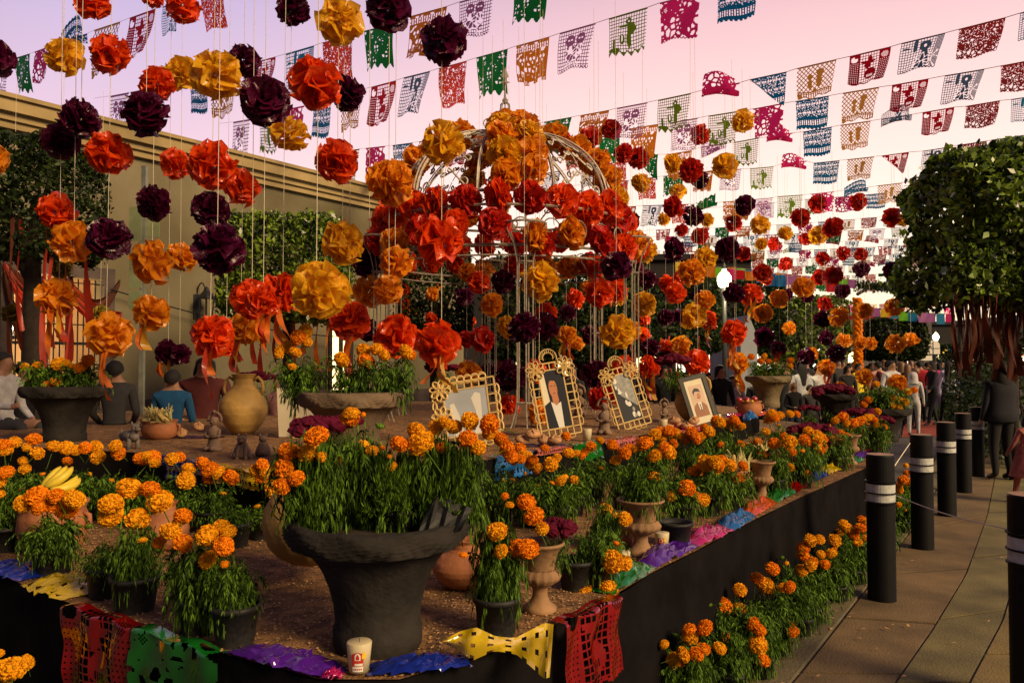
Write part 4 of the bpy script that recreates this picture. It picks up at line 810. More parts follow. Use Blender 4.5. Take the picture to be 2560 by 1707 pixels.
# ================================================================== CUT-PAPER BANNERS
GW, GH = 60, 50
def motif(kind):
    y, x = np.mgrid[0:GH, 0:GW].astype(float); u = (x + .5) / GW; v = (y + .5) / GH; r_ = np.random.default_rng(sum(map(ord, kind)))
    xi, yi = x.astype(int), y.astype(int)
    def el(cx, cy, rx, ry): return ((u - cx) / rx) ** 2 + ((v - cy) / ry) ** 2 < 1
    def vor(n, th):
        pts = r_.uniform(0, 1, (n, 2)); d = np.sqrt((u[..., None] - pts[:, 0]) ** 2 + ((v[..., None] - pts[:, 1]) * .85) ** 2); d.sort(axis=2); return (d[..., 1] - d[..., 0]) < th
    net = (xi % 4 == 0) | (yi % 4 == 1); diag = ((xi + yi) % 7 < 2) | ((xi - yi) % 7 < 2)
    top = yi < 2; side = (xi < 1) | (xi > GW - 2)
    if kind == 'olive':
        a = net | el(.55, .2, .07, .08) | el(.62, .38, .11, .14) | el(.56, .62, .06, .2) | el(.42, .3, .12, .03) | el(.38, .6, .07, .13) | el(.15, .75, .04, .2) | el(.1, .85, .12, .05) | el(.22, .85, .1, .06) | (v > .9)
        a &= ~(el(.55, .2, .02, .03) | el(.38, .58, .02, .08)); edge = .93 + .05 * np.cos(u * 6.28 * 5)
    elif kind == 'lilac':
        a = net | el(.35, .28, .13, .15) | el(.65, .28, .13, .15) | el(.38, .6, .14, .22) | el(.62, .6, .14, .22); a &= ~(el(.31, .26, .03, .03) | el(.39, .26, .03, .03) | el(.61, .26, .03, .03) | el(.69, .26, .03, .03)); a &= ~((vor(60, .02)) & (v > .4) & (abs(u - .5) < .26)); edge = .95 + .05 * np.abs(np.sin(u * 6.28 * 6))
    elif kind == 'orangef':
        a = vor(70, .048) | (v < .05) | side; a[4:10, :] = ((xi[4:10] % 4) > 1) | ((yi[4:10] == 7) & (xi[4:10] % 8 < 4))
        for cx in (.2, .5, .8):
            a |= el(cx, .42, .13, .15); a &= ~(el(cx - .05, .4, .03, .04) | el(cx + .05, .4, .03, .04) | el(cx, .49, .015, .03))
        a |= (v > .72) & ((xi % 3) != 0); edge = .9 + .09 * ((u * 6).astype(int) % 2)
    elif kind == 'bluef':
        a = np.ones_like(u, bool)
        for cy in (.18, .45):
            for k in range(6):
                cx = (k + .5 + (.25 if cy > .3 else 0)) / 6.4; a &= ~(el(cx - .03, cy, .022, .035) | el(cx + .03, cy, .022, .035) | el(cx, cy + .08, .012, .025))
        a &= ~((r_.random((GH, GW)) < .16) & (v < .62)); a[35:43, :] = ((xi[35:43] % 4) > 1) | ((yi[35:43] % 4 == 0) & (xi[35:43] % 8 < 3)); edge = .93 + .06 * np.abs(np.cos(u * 6.28 * 4))
    elif kind == 'tan':
        a = diag | el(.62, .25, .10, .10) | el(.6, .5, .08, .2) | el(.36, .36, .07, .09) | el(.36, .58, .06, .16) | el(.48, .75, .05, .06); band = (v > .80) & (v < .97); a = np.where(band, (xi % 4 > 1) | (yi % 6 == 0), a) | el(.05, .9, .05, .06); a |= (abs(v - .8) < .015); edge = .96 + .04 * np.cos(u * 6.28 * 2.5)
    elif kind == 'redf':
        col = (u < .27) | (u > .73); a = net | el(.48, .3, .18, .05) | el(.52, .24, .06, .12) | el(.47, .4, .08, .1) | el(.55, .68, .15, .18) | col; a &= ~(col & (v > .3) & ((xi % 3 == 1) & (yi % 3 == 0))); a &= ~(el(.13, .17, .09, .1) & vor(40, .06)); a &= ~((el(.87, .17, .09, .1)) & ((xi + yi) % 2 == 0)); a &= ~((abs(v - .74) < .05) & (xi % 2 == 0) & (abs(u - .55) < .08)); edge = .93 + .06 * np.abs(np.sin(u * 6.28 * 1.5))
    elif kind in ('slate', 'lightblue'):
        a = net | (el(.6, .25, .14, .16)) | ((abs(u - .62) < .04 + .26 * np.clip(v - .3, 0, 1)) & (v > .3)) | (u > .84) | el(.15, .25, .1, .03) | el(.36, .2, .05, .2); a &= ~((u > .84) & (xi % 2 == 0) & (yi % 2 == 0)); a &= ~((v > .45) & vor(50, .015) & (u > .4)); a &= ~el(.6, .25, .04, .05); edge = .94 + .06 * np.abs(np.sin(u * 6.28 * 6))
    elif kind in ('brick', 'redorange'):
        a = vor(150, .040) | side; a |= el(.15, .55, .1, .1) | el(.85, .55, .1, .1) | el(.5, .3, .2, .06); a &= ~((r_.random((GH, GW)) < .10)); edge = .95 + .05 * np.abs(np.sin(u * 6.28 * 6))
    elif kind == 'magenta':
        a = vor(64, .046) | (abs(np.hypot((u - .2), (v - .25)) - .17) < .025) | (abs(np.hypot((u - .55), (v - .2)) - .15) < .025) | el(.82, .35, .13, .12) | (el(.2, .25, .16, .16) & ((xi + yi) % 2 == 0)); edge = .94 + .06 * np.abs(np.sin(u * 6.28 * 6))
    else:
        a = vor(110, .044) | net & (v < .3) | (v > .92) | side; edge = .93 + .06 * np.cos(u * 6.28 * 4)
    a = a | top; a &= (v < edge); a |= (abs(v - edge) < .02)
    return a
def banner_mesh(kind, var, seed):
    a = motif(kind); r_ = random.Random(seed); gy, gx = np.mgrid[0:GH + 1, 0:GW + 1].astype(float); u = gx / GW - .5; v = gy / GH
    H = .72; ph = r_.uniform(0, 6); y = .035 * np.sin(u * 5 + ph + v * 3) * v + .10 * v * v * r_.uniform(-1, 1); x = u * (1 - .12 * v) + r_.uniform(-.07, .07) * v; z = -v * H + .02 * np.sin(u * 7 + ph) * v
    if var == 'fold':      # wind has flipped the lower half up over the cord
        f_ = .30 + .12 * np.sin(u * 3 + ph); over = v > f_; z = np.where(over, -(f_ - (v - f_) * .75) * H, z); y = np.where(over, y - .06 - .08 * (v - f_), y); x = np.where(over, x * .96 + .05 * (v - f_), x)
    if var == 'diag':      # one corner blown up
        k = np.clip((-u + v - .55), 0, 1); z = z + k * .95 * H * .8; y = y - k * .35; x = x + k * .38
    V = np.stack([x, y, z], -1).reshape(-1, 3); idx = np.arange((GH + 1) * (GW + 1)).reshape(GH + 1, GW + 1)
    jy, jx = np.nonzero(a); F = np.stack([idx[jy, jx], idx[jy + 1, jx], idx[jy + 1, jx + 1], idx[jy, jx + 1]], 1)
    used = np.unique(F); remap = -np.ones(len(V), int); remap[used] = np.arange(len(used))
    return np_mesh('banner', V[used], remap[F], [M[kind]], True)
KINDS = ['redf', 'slate', 'redorange', 'green', 'orangef', 'lilac', 'olive', 'magenta', 'bluef', 'tan', 'brick', 'lightblue']
BAN = {}
def ban(kind, var, i=0):
    k = (kind, var, i)
    if k not in BAN: BAN[k] = banner_mesh(kind, var, hash((KINDS.index(kind), i)) % 1000)
    return BAN[k]
KW = {'redf': 'red banner with a hatted figure', 'slate': 'slate banner with a skirted figure', 'redorange': 'red orange banner cut with blossoms', 'green': 'dark green openwork banner', 'orangef': 'orange banner cut with skulls', 'lilac': 'lilac banner with two skulls',
      'olive': 'olive net banner with a drummer', 'magenta': 'magenta mosaic banner', 'bluef': 'blue banner with little skulls', 'tan': 'tan lattice banner with two children', 'brick': 'brick red openwork banner', 'lightblue': 'light blue net banner'}
KC = dict(r='redf', s='slate', e='redorange', g='green', o='orangef', l='lilac', v='olive', m='magenta', b='bluef', t='tan', k='brick', c='lightblue')
BW = .46
def row(name, where, flags, far=False):
    """flags: list of (px left, py left, px right, py right, kind, variant); the depth comes from the banner's true width"""
    pts = []
    n = len(flags); xs = [(f[0] + f[2]) / 2 for f in flags]; ws = [1.0 / max(8, math.hypot(f[2] - f[0], f[3] - f[1])) for f in flags]
    good = [i for i, f in enumerate(flags) if f[5] != 'diag']
    A = np.array([[1, xs[i]] for i in good]); B = np.array([1 / ws[i] for i in good]); c0, c1 = np.linalg.lstsq(A, B, rcond=None)[0]
    for f in flags:
        def at(px, py):
            w_ = max(9, c0 + c1 * px); return P(px, py, BW * .93 * FPX / w_)
        a, c = at(f[0], f[1]), at(f[2], f[3]); pts.append((a, c, f))
    cord = MB(); line = []
    f0, f1 = flags[0], flags[-1]
    a, c, _ = pts[0]; line.append(a + (a - c).normalized() * 1.6 + Vector((0, 0, .03)))
    for a, c, _ in pts: line += [a, c]
    a, c, _ = pts[-1]; line.append(c + (c - a).normalized() * 1.6 + Vector((0, 0, .03)))
    o = link_obj('banner_cord', cord.tube(line, .0035, 4).mesh('banner_cord', [M['cord']])); o['label'] = f'thin cord carrying the banners {where}'; o['category'] = 'cord'; o['group'] = 'cords of the paper banners'
    for a, c, f in pts:
        X = (c - a); W_ = X.length; X.normalize(); Z = (Vector((0, 0, 1)) - X * X.z).normalized(); Yv = Z.cross(X)
        q = Matrix.Rotation(random.uniform(-.12, .12), 3, X); Z = q @ Z; Yv = q @ Yv
        mtx = Matrix.Translation((a + c) / 2) @ Matrix((X, Yv, Z)).transposed().to_4x4() @ Matrix.Scale(W_, 4)
        var = f[5]; me = ban(f[4], var, random.randrange(2)) ; ob = link_obj('paper_banner', me, mtx=mtx)
        reg(ob, (f[0] + f[2]) / 2, f[1], KW[f[4]] + (' flipped up' if var != 'flat' else ''), where, 'banner', 'cut-paper banners on cords across the street')
def Z_(ox, oy, lst):
    out = []
    for e in lst:
        k = KC[e[4][0]]; var = {'': 'flat', 'f': 'fold', 'd': 'diag'}[e[4][1:]]
        out.append((ox + e[0] / K, oy + e[1] / K, ox + e[2] / K, oy + e[3] / K, k, var))
    return out
a0, a1, a2, a3 = (0, 0), (640, 0), (1280, 0), (1900, 0)
row('a', 'on the upper left corner cord', Z_(*a0, [(-20, 440, 75, 418, 'l'), (100, 402, 205, 370, 'g'), (238, 358, 340, 320, 'm'), (455, 275, 600, 232, 'bf'), (650, 208, 828, 150, 't'), (893, 125, 1068, 62, 'r'), (1120, 50, 1240, 5, 'c'), (1380, -35, 1540, -90, 'e')]))
row('b', 'on the second cord above the wall', Z_(*a0, [(757, 662, 887, 637, 'l'), (925, 630, 1040, 605, 'g'), (1305, 560, 1420, 535, 'b'), (1480, 515, 1650, 465, 't'), (1770, 425, 1896, 392, 'r')]) + Z_(*a1, [(205, 372, 400, 315, 'c'), (458, 295, 662, 270 - 25, 'e'), (745, 215, 948, 165, 'g'), (1062, 115, 1315, 45, 'o'), (1400, 15, 1635, -50, 'l'), (1775, -95, 2020, -150, 'g')]))
row('c', 'on the third cord above the street', Z_(*a0, [(1605, 840, 1722, 820, 'l')]) + Z_(*a1, [(20, 800, 135, 775, 'v'), (200, 755, 332, 728, 'm'), (397, 712, 520, 690, 'b'), (600, 655, 745, 612, 't'), (793, 600, 963, 555, 'r'), (1018, 535, 1198, 490, 's'), (1258, 472, 1450, 420, 'e'), (1517, 398, 1732, 338, 'g')]) + Z_(*a2, [(30, 318, 257, 255, 'o'), (330, 230, 577, 160, 'l'), (667, 130, 933, 52, 'v'), (1017, 22, 1300, -50, 'm'), (1415, -80, 1695, -160, 'b')]))
row('d', 'on the cord above the finial', Z_(*a1, [(600, 1040, 713, 1025, 'v'), (755, 1020, 888, 1005, 'm'), (940, 1000, 1078, 982, 'b'), (1122, 975, 1230, 960, 't'), (1340, 945, 1475, 925, 'r'), (1527, 918, 1690, 895, 's')]) + Z_(*a2, [(0, 885, 162, 853, 'e'), (222, 840, 412, 806, 'g'), (472, 795, 670, 758, 'o'), (722, 745, 933, 705, 'l'), (1005, 690, 1232, 642, 'v'), (1308, 622, 1565, 570, 'mf'), (1640, 548, 1890, 495, 'bd')]) + Z_(*a3, [(257, 472, 525, 410, 't'), (617, 390, 902, 322, 'r'), (975, 300, 1275, 228, 's'), (1368, 203, 1690, 122, 'k'), (1790, 92, 2100, 10, 'c')]))
row('e', 'on the second cord right of the dome', Z_(*a2, [(350, 985, 495, 945, 'e'), (590, 945, 745, 918, 'g'), (818, 885, 1005, 855, 'o'), (1088, 845, 1278, 812, 'l'), (1352, 798, 1560, 765, 'v')]) + Z_(*a3, [(-48, 750, 167, 710, 'm'), (245, 698, 475, 660, 'b'), (570, 642, 820, 600, 't'), (908, 588, 1160, 543, 'r'), (1272, 522, 1545, 476, 's'), (1655, 455, 1945, 400, 'k')]))
row('f', 'on the third cord right of the dome', Z_(*a2, [(230, 1190, 340, 1175, 's'), (480, 1146, 590, 1132, 's'), (645, 1126, 790, 1107, 'e'), (860, 1085, 1005, 1062, 'gd'), (1072, 1062, 1237, 1036, 'o'), (1300, 1012, 1480, 985, 'lf'), (1525, 980, 1700, 948, 'v'), (1752, 945, 1930, 915, 'mf')]) + Z_(*a3, [(295, 908, 495, 873, 'b'), (553, 862, 760, 832, 't'), (835, 820, 1047, 788, 'sf'), (1118, 775, 1337, 738, 'r'), (1415, 732, 1650, 693, 'k'), (1728, 685, 1960, 650, 'c')]))
row('g', 'on the fourth cord right of the dome', Z_(*a2, [(675, 1256, 803, 1242, 's'), (860, 1232, 993, 1218, 'e'), (1040, 1212, 1180, 1200, 'g'), (1245, 1192, 1385, 1172, 'o'), (1430, 1177, 1580, 1162, 'l'), (1637, 1160, 1800, 1146, 'v')]) + Z_(*a3, [(145, 1128, 320, 1108, 'mf'), (368, 1122, 548, 1104, 'b'), (600, 1098, 783, 1078, 't'), (840, 1072, 1025, 1047, 'rd'), (1120, 1040, 1300, 1012, 's'), (1358, 1000, 1560, 970, 'k'), (1635, 958, 1850, 925, 'g')]))
row('h', 'on the fifth cord right of the dome', Z_(*a2, [(500, 1440, 600, 1434, 'l'), (730, 1425, 855, 1418, 'r'), (903, 1415, 1035, 1410, 's'), (1090, 1408, 1215, 1404, 'e'), (1275, 1398, 1415, 1392, 'gf'), (1452, 1388, 1590, 1380, 'o'), (1660, 1372, 1795, 1360, 'l')]) + Z_(*a3, [(120, 1352, 295, 1340, 'v'), (348, 1335, 510, 1318, 'm'), (578, 1310, 745, 1290, 'bf'), (808, 1278, 975, 1258, 't'), (1030, 1245, 1200, 1225, 'r')]))
row('i', 'on the sixth cord right of the dome', Z_(*a3, [(-200, 1420, -70, 1408, 'o'), (-30, 1408, 100, 1395, 'l'), (308, 1372, 450, 1362, 'v'), (510, 1358, 660, 1345, 'm'), (728, 1340, 872, 1326, 'b'), (935, 1320, 1085, 1308, 't')]))
# dense far rows
seq = 'r s e g o l v m b t k c'.split(); k0 = 0
rowsF = [(1640, 575, 2330, 528, 40), (1660, 592, 2340, 560, 40), (1700, 608, 2330, 590, 36), (1620, 628, 2330, 608, 34), (1700, 645, 2310, 630, 33), (1740, 662, 2300, 652, 31), (1850, 690, 2320, 674, 28), (1960, 706, 2300, 700, 26), (2060, 760, 2330, 745, 25), (2060, 782, 2400, 765, 24)]
nm = ['topmost', 'second', 'third', 'fourth', 'fifth', 'sixth', 'seventh', 'eighth', 'ninth', 'lowest']
for ri, (x0, y0, x1, y1, w0) in enumerate(rowsF):
    fl = []; x = x0; 
    while x < x1:
        t = (x - x0) / (x1 - x0); y = y0 + (y1 - y0) * t + 8 * math.sin(math.pi * t); w_ = w0 * (.9 + .15 * t)
        kk = KC[seq[(k0) % 12]]; k0 += 1
        fl.append((x, y, x + w_, y + (y1 - y0) / (x1 - x0) * w_, kk, 'fold' if random.random() < .12 else 'flat')); x += w_ * (1.18 if ri > 2 else 1.35)
    k0 += 5; row('z', f'on the {nm[ri]} dense far cord', fl)
# solid plastic pennant strips glowing low over the street
for ri, (x0, y0, x1, y1, w_, Y) in enumerate([(1700, 655, 2080, 700, 24, 20), (1830, 668, 2140, 700, 22, 24), (2330, 862, 2560, 872, 15, 38), (2190, 770, 2380, 785, 22, 26)]):
    x = x0
    cm_ = MB(); cm_.tube([P(x0, y0, Y), P((x0 + x1) / 2, (y0 + y1) / 2 + 3, Y), P(x1, y1, Y)], .006, 4); oc = cm_.obj('pennant_string', M['cord'], label=['cord of plain pennants left above the street lamp', 'cord of plain pennants over the green tree', 'far cord of pale pennants above the crowd at the right', 'cord of plain pennants inside the marigold arch'][ri], cat='cord')
    while x < x1:
        t = (x - x0) / (x1 - x0); y = y0 + (y1 - y0) * t + 3 * math.sin(math.pi * t); p = P(x, y, Y); s_ = w_ * Y / FPX
        if 'PEN' not in globals():
            PEN = np_mesh('pennant', [(-.5 + i / 6, .05 * math.sin(i * 1.3 + j), -j / 4 * 1.0) for j in range(5) for i in range(7)], [(j * 7 + i, j * 7 + 7 + i, j * 7 + 8 + i, j * 7 + i + 1) for j in range(4) for i in range(6)], [M['redf']], True)
        o = link_obj('pennant', PEN, loc=p, scale=(s_, s_, s_ * random.uniform(.9, 1.3)), rot=(random.uniform(-.2, .2), 0, random.uniform(-.2, .2)), mat_=M[random.choice(['bluef', 'lightblue', 'yellowf', 'limef', 'redf', 'magenta', 'lilac', 'green', 'orangef'])])
        reg(o, x, y, 'plain bright pennant', ['over the street lamp', 'over the green tree', 'over the distant crowd', 'inside the marigold arch'][ri], 'pennant', 'plain plastic pennants'); x += w_ * 1.05
# ================================================================== PLANTS
def fronds(seed, stems, leaves, pairs, ll):
    """unit marigold foliage: base at origin, radius ~1, height 1; every stem carries drooping feathery leaves with paired leaflets"""
    r_ = np.random.default_rng(seed); C = []; D = []; L = []
    for s_ in range(stems):
        a = r_.uniform(0, 6.28); q = r_.uniform(.0, 1.0) ** .6; hz = r_.uniform(.55, 1.0) * (1 - .2 * q)
        top = np.array([q * .85 * math.cos(a), q * .85 * math.sin(a), hz]); base = np.array([.25 * q * math.cos(a), .25 * q * math.sin(a), 0])
        n = leaves * pairs * 2; li = np.repeat(np.arange(leaves), pairs * 2); tt = (.12 + .88 * (np.arange(leaves) + r_.uniform(0, .9, leaves)) / leaves)[li]
        la = r_.uniform(0, 6.28, leaves)[li]; up = r_.uniform(-.2, .75, leaves)[li]; ln = (ll * r_.uniform(.7, 1.3, leaves))[li]
        k = np.tile(np.repeat((np.arange(pairs) + .7) / pairs, 2), leaves); sd = np.tile([-1, 1], leaves * pairs)
        org = base + (top - base) * tt[:, None]; dx, dy = np.cos(la), np.sin(la)
        p = org + np.stack([dx * ln * k, dy * ln * k, ln * (up * k - 1.05 * k * k)], 1)
        fwd = np.stack([dx, dy, up - 2.1 * k], 1); sdv = np.stack([-dy * sd, dx * sd, -.35 + 0 * dx], 1)
        C.append(p); D.append(fwd * .75 + sdv * .8 + r_.normal(0, .15, (n, 3))); L.append(ln * .42 * (1.1 - .45 * k))
        m_ = 10; st = np.linspace(0, .95, m_)[:, None]; C.append(base + (top - base) * st); D.append(np.tile(top - base, (m_, 1)) + r_.normal(0, .01, (m_, 3))); L.append(np.full(m_, hz * .16))
    C = np.concatenate(C); D = np.concatenate(D); L = np.concatenate(L)[:, None]; D /= np.linalg.norm(D, axis=1)[:, None]; k = len(C)
    u = np.cross(D, r_.normal(size=(k, 3)) + np.array([0, 0, 2.])); u /= np.linalg.norm(u, axis=1)[:, None] + 1e-9; w_ = L * .15
    mid = C + D * L * .5; tip = C + D * L; tip[:, 2] -= L[:, 0] * .15
    C[:, 2] = np.maximum(C[:, 2], -.03); V = np.stack([C, mid + u * w_, tip, mid - u * w_], 1).reshape(-1, 3)
    return np_mesh('foliage', V, np.arange(4 * k).reshape(k, 4), [M['leaf']])
FOL = [fronds(400 + i, 26, 7, 5, .42) for i in range(4)]
FOL_LO = [fronds(450 + i, 16, 5, 4, .45) for i in range(3)]
FOL_HI = [fronds(470 + i, 46, 10, 7, .34) for i in range(3)]
def potmesh(r0=.5, r1=.40, h=1.0):
    mb = MB(); mb.lathe([(r1, 0), (r0 * .96, h * .84), (r0 * 1.06, h * .85), (r0 * 1.08, h), (r0 * .99, h), (r0 * .95, h * .86), (r0 * .9, h * .82)], 22, cap=False)
    mb.add([(0, 0, 0)] + [(r1 * math.cos(a), r1 * math.sin(a), 0.0) for a in np.linspace(0, 2 * math.pi, 23)[:-1]], [(0, (i + 1) % 22 + 1, i + 1) for i in range(22)])
    return mb.mesh('pot', [M['nursery']], True)
POT = potmesh(); SOIL = MB().lathe([(.455, .80), (.3, .83), (.01, .84)], 14).mesh('soil', [M['soil']])
STEMM = MB().tube([(0, 0, 0), (.02, 0, -.5), (0, .02, -1)], .05, 4).mesh('stem', [M['leaf']])
NPL = 0
def plant(x, y, z, pr, ph, blooms, what, where, fr=None, fh=None, hi=1, pot=True, fz=None, leafm=None, bmat=None, grp='potted marigolds', cat='potted plant', px=None, rootlabel=None):
    """blooms: list of (world point, radius)"""
    global NPL; NPL += 1
    root = link_obj('potted_marigold', None, loc=(x, y, z), rot=(0, 0, random.uniform(0, 6.28) * 0))
    if pot:
        p_ = link_obj('pot', POT, root, scale=(pr * 2, pr * 2, ph)); link_obj('soil', SOIL, p_)
    z0 = ph * .8 if pot else 0
    src = FOL_HI if hi == 2 else (FOL if hi else FOL_LO)
    zs = [b_[0].z - z for b_ in blooms] or [.3]; 
    fh = fh or max(.10, (sum(zs) / len(zs) * .35 + min(zs) * .65) - z0) * .95; spread = max([math.hypot(b_[0].x - x, b_[0].y - y) for b_ in blooms] + [pr]); fr = (fr or max(pr * 1.3, min(spread * 1.0, .22))) * 1.08
    link_obj('foliage', random.choice(src), root, loc=(0, 0, z0), rot=(0, 0, random.uniform(0, 6.28)), scale=(fr, fr, fh))
    for p, r_ in blooms:
        lp = p - Vector((x, y, z)); bm_ = random.choice(BLOOM if r_ * FPX / max(y, 1) > 8 else BLOOM_LO)
        f_ = link_obj('flower', bm_, root, loc=lp, rot=(random.gauss(0, .45) + .25, random.gauss(0, .45), random.uniform(0, 6.28)), scale=r_, mat_=M['marigold' if random.random() < .55 else 'marigold2'])
        if hi: link_obj('stem', STEMM, f_, scale=(.9, .9, max(.5, min(3, (lp.z - z0) * .5 / r_))))
    if hi:
        for q in range(random.randint(1, 3)):
            a_ = random.uniform(0, 6.28); rr_ = fr * random.uniform(.2, .95); link_obj('bud', random.choice(BLOOM_LO), root, loc=(rr_ * math.cos(a_), rr_ * math.sin(a_), z0 + fh * random.uniform(.55, 1.15) * (1 - .25 * rr_ / fr)), scale=(.009, .009, .016) if q % 2 else (.018, .018, .012), rot=(random.uniform(-.5, .5), random.uniform(-.5, .5), 0), mat_=M[random.choice(['marigold', 'marigold2', 'leaf'])])
    if rootlabel: root['label'] = rootlabel; root['category'] = cat; root['group'] = grp
    else: reg(root, px if px is not None else 1280 + x / y * FPX, HOR - (z - EYE) / y * FPX, what, where, cat, grp)
    return root
def pxplant(bx, by, z, pr, ph, bl, what, where, hi=1, dj=.06, fr=None, fh=None, Y=None, **kw):
    g = G(bx, by, z) if Y is None else Vector((Xat(bx, Y), Y, z))
    bs = [(P(a, c, g.y + random.uniform(-dj, dj) - .02), d / 2 * g.y / FPX * 1.05) for a, c, d in bl]
    return plant(g.x, g.y, g.z, pr, ph, bs, what, where, fr, fh, hi, px=bx, **kw)
def Q(ox, oy, s, l): return [(ox + a / s, oy + c / s, d / s) for a, c, d in l]
S9 = 2.583
W1 = 'on the sawdust at the front left corner'
pxplant(133, 1432, T1, .085, .12, Q(0, 1100, S9, [(240, 370, 140), (365, 360, 100), (480, 380, 130), (260, 430, 110), (340, 415, 110), (435, 455, 140), (150, 410, 110)]), 'flat-topped marigold pot with seven tight blooms', W1, 2)
pxplant(337, 1524, T1, .085, .13, Q(0, 1100, S9, [(835, 310, 150), (970, 315, 120), (715, 410, 150), (715, 490, 150), (1030, 395, 160), (895, 510, 140)]), 'tall marigold pot with six large blooms', W1, 2)
pxplant(265, 1490, T1, .075, .12, [], 'leafy flowerless pot behind the six-bloom marigold', W1, fh=.13, fr=.11)
pxplant(497, 1578, T1, .075, .12, Q(0, 1100, S9, [(1180, 490, 110), (1150, 530, 80), (1100, 590, 130), (1030, 660, 80), (1180, 665, 110), (1275, 880, 50)]), 'leaning marigold pot with ragged blooms', W1, 2, fh=.25, fr=.14)
pxplant(588, 1607, T1, .075, .13, Q(0, 1100, S9, [(1335, 615, 130), (1430, 560, 110), (1470, 590, 110), (1445, 685, 125), (1345, 770, 130)]), 'grey-potted marigold with drooping leaves', W1, 2)
pxplant(12, 1375, T1, .09, .12, Q(0, 1100, S9, [(35, 210, 100), (-15, 260, 100), (0, 345, 60)]), 'shaded marigold pot', 'cut by the left edge of the view')
pxplant(-40, 1700, 0, .09, .12, [(10, 1680, 60), (30, 1672, 60), (65, 1655, 36), (-2, 1632, 24)], 'marigold pot on the ground', 'in the dark bottom left corner', Y=3.0)
W2 = 'in the shaded row before the left tier edge'
rowb = Q(0, 1100, S9, [(20, 40, 110), (240, 85, 80), (170, 45, 50), (150, 135, 60), (350, 40, 90), (430, 50, 90), (490, 65, 70), (550, 50, 80), (620, 40, 80), (435, 135, 60), (630, 110, 90), (745, 35, 80), (765, 85, 80), (910, 120, 90), (950, 100, 70), (990, 110, 90), (1000, 150, 70), (1110, 120, 80), (1160, 110, 70)]) + [(12, 1125, 36), (85, 1098, 36), (37, 1105, 30), (62, 1172, 28), (60, 1230, 30)]
for i, (bx, Y) in enumerate([(15, 4.9), (85, 4.7), (160, 4.8), (235, 4.7), (300, 4.6), (375, 4.45), (440, 4.4)]):
    bl = [b_ for b_ in rowb if abs(b_[0] - bx) < 38]
    pxplant(bx, 0, T1, .085, .12, bl, 'marigold pot', W2, 1, .08, Y=Y, fr=.17, fh=.22)
pxplant(530, 1330, T1, .085, .12, Q(0, 1100, S9, [(1220, 185, 90), (1200, 260, 110), (1310, 150, 90), (1360, 190, 110), (1410, 210, 90), (1490, 240, 110), (1355, 250, 90)]), 'marigold pot with seven deep orange blooms', 'before the yellow edge banner', fr=.16)
pxplant(655, 1345, T1, .08, .12, [(655, 1197, 34), (682, 1222, 40), (712, 1235, 45), (735, 1205, 45), (640, 1175, 34), (668, 1180, 40), (655, 1160, 30), (700, 1168, 36), (724, 1270, 38), (713, 1234, 40)], 'marigold pot with dark stems', 'left of the big stone urn', fr=.17)
pxplant(590, 1365, T1, .07, .12, [], 'small leafy pot without flowers', 'left of the big stone urn', fh=.12, fr=.1)
# ---- the stone urns
def urn(x, y, z, s_, label, m_=None, low=False):
    root = thing('stone_urn', label, 'urn', (x, y, z), group='carved stone urns'); root.scale = (s_,) * 3
    mb = MB(); mb.lathe([(.148, 0), (.154, .02), (.154, .07), (.145, .082), (.152, .15), (.168, .21), (.188, .26), (.212, .30), (.236, .33), (.262, .350)], 40, cap=False); mb.obj('body', m_ or M['stonepot'], root, smooth=True)
    mb = MB(); n = 220; prof = [(.256, .345), (.278, .350)] + [(.290 + .024 * math.sin(k / 12 * 2.6), .356 + .078 * k / 12) for k in range(13)] + [(.284, .440), (.262, .434), (.25, .40), (.24, .38)]
    vs = []
    for i, (r_, z_) in enumerate(prof):
        for j in range(n):
            a = 2 * math.pi * j / n; f_ = 1 if 2 <= i <= 14 else 0; w_ = f_ * (.0055 * math.sin(z_ * 420 + 3.4 * math.sin(a * 9)) + .006 * math.sin(a * 9 + (z_ - .36) * 50))
            vs.append(((r_ + w_) * math.cos(a), (r_ + w_) * math.sin(a), z_ + w_ * .3))
    mb.add(vs, [(i * n + j, i * n + (j + 1) % n, (i + 1) * n + (j + 1) % n, (i + 1) * n + j) for i in range(len(prof) - 1) for j in range(n)]); mb.obj('rim', m_ or M['stonepot'], root, smooth=True)
    MB().lathe([(.25, .385), (.1, .40), (.01, .402)], 24).obj('soil', M['soil'], root)
    mb = MB()
    for k in range(36):     # shallow flutes round the foot of the body
        a0 = 2 * math.pi * k / 36; mb.tube([(r_ * math.cos(a0), r_ * math.sin(a0), z_) for r_, z_ in [(.148, .022), (.1485, .045), (.148, .068)]], .0045, 4)
    mb.obj('foot_fluting', m_ or M['stonepot'], root, smooth=True)
    return root
UX, UY = G(950, 1650, T1).x, 2.60
UX = Xat(948, UY); urn(UX, UY, T1, .945, 'large dark carved stone urn overflowing with marigolds at the front corner of the altar')
UM = []
ub = Q(700, 980, 4.612, [(820, 250, 170), (420, 510, 250), (110, 700, 230), (320, 710, 200), (60, 880, 230), (1570, 440, 190), (1620, 590, 290), (1370, 600, 180), (1900, 350, 150), (2010, 400, 170), (2190, 330, 190), (2160, 540, 190), (960, 260, 60), (1265, 740, 60), (1180, 640, 60), (480, 750, 110)]) + [(1224, 1060, 42), (1222, 1085, 30), (1268, 1120, 34), (1252, 1098, 34), (1278, 1140, 30), (875, 1045, 40), (930, 1128, 30), (1090, 1068, 34), (1105, 1120, 28), (1195, 1118, 34), (845, 1150, 26), (980, 1165, 24), (742, 1195, 36), (705, 1215, 36)]
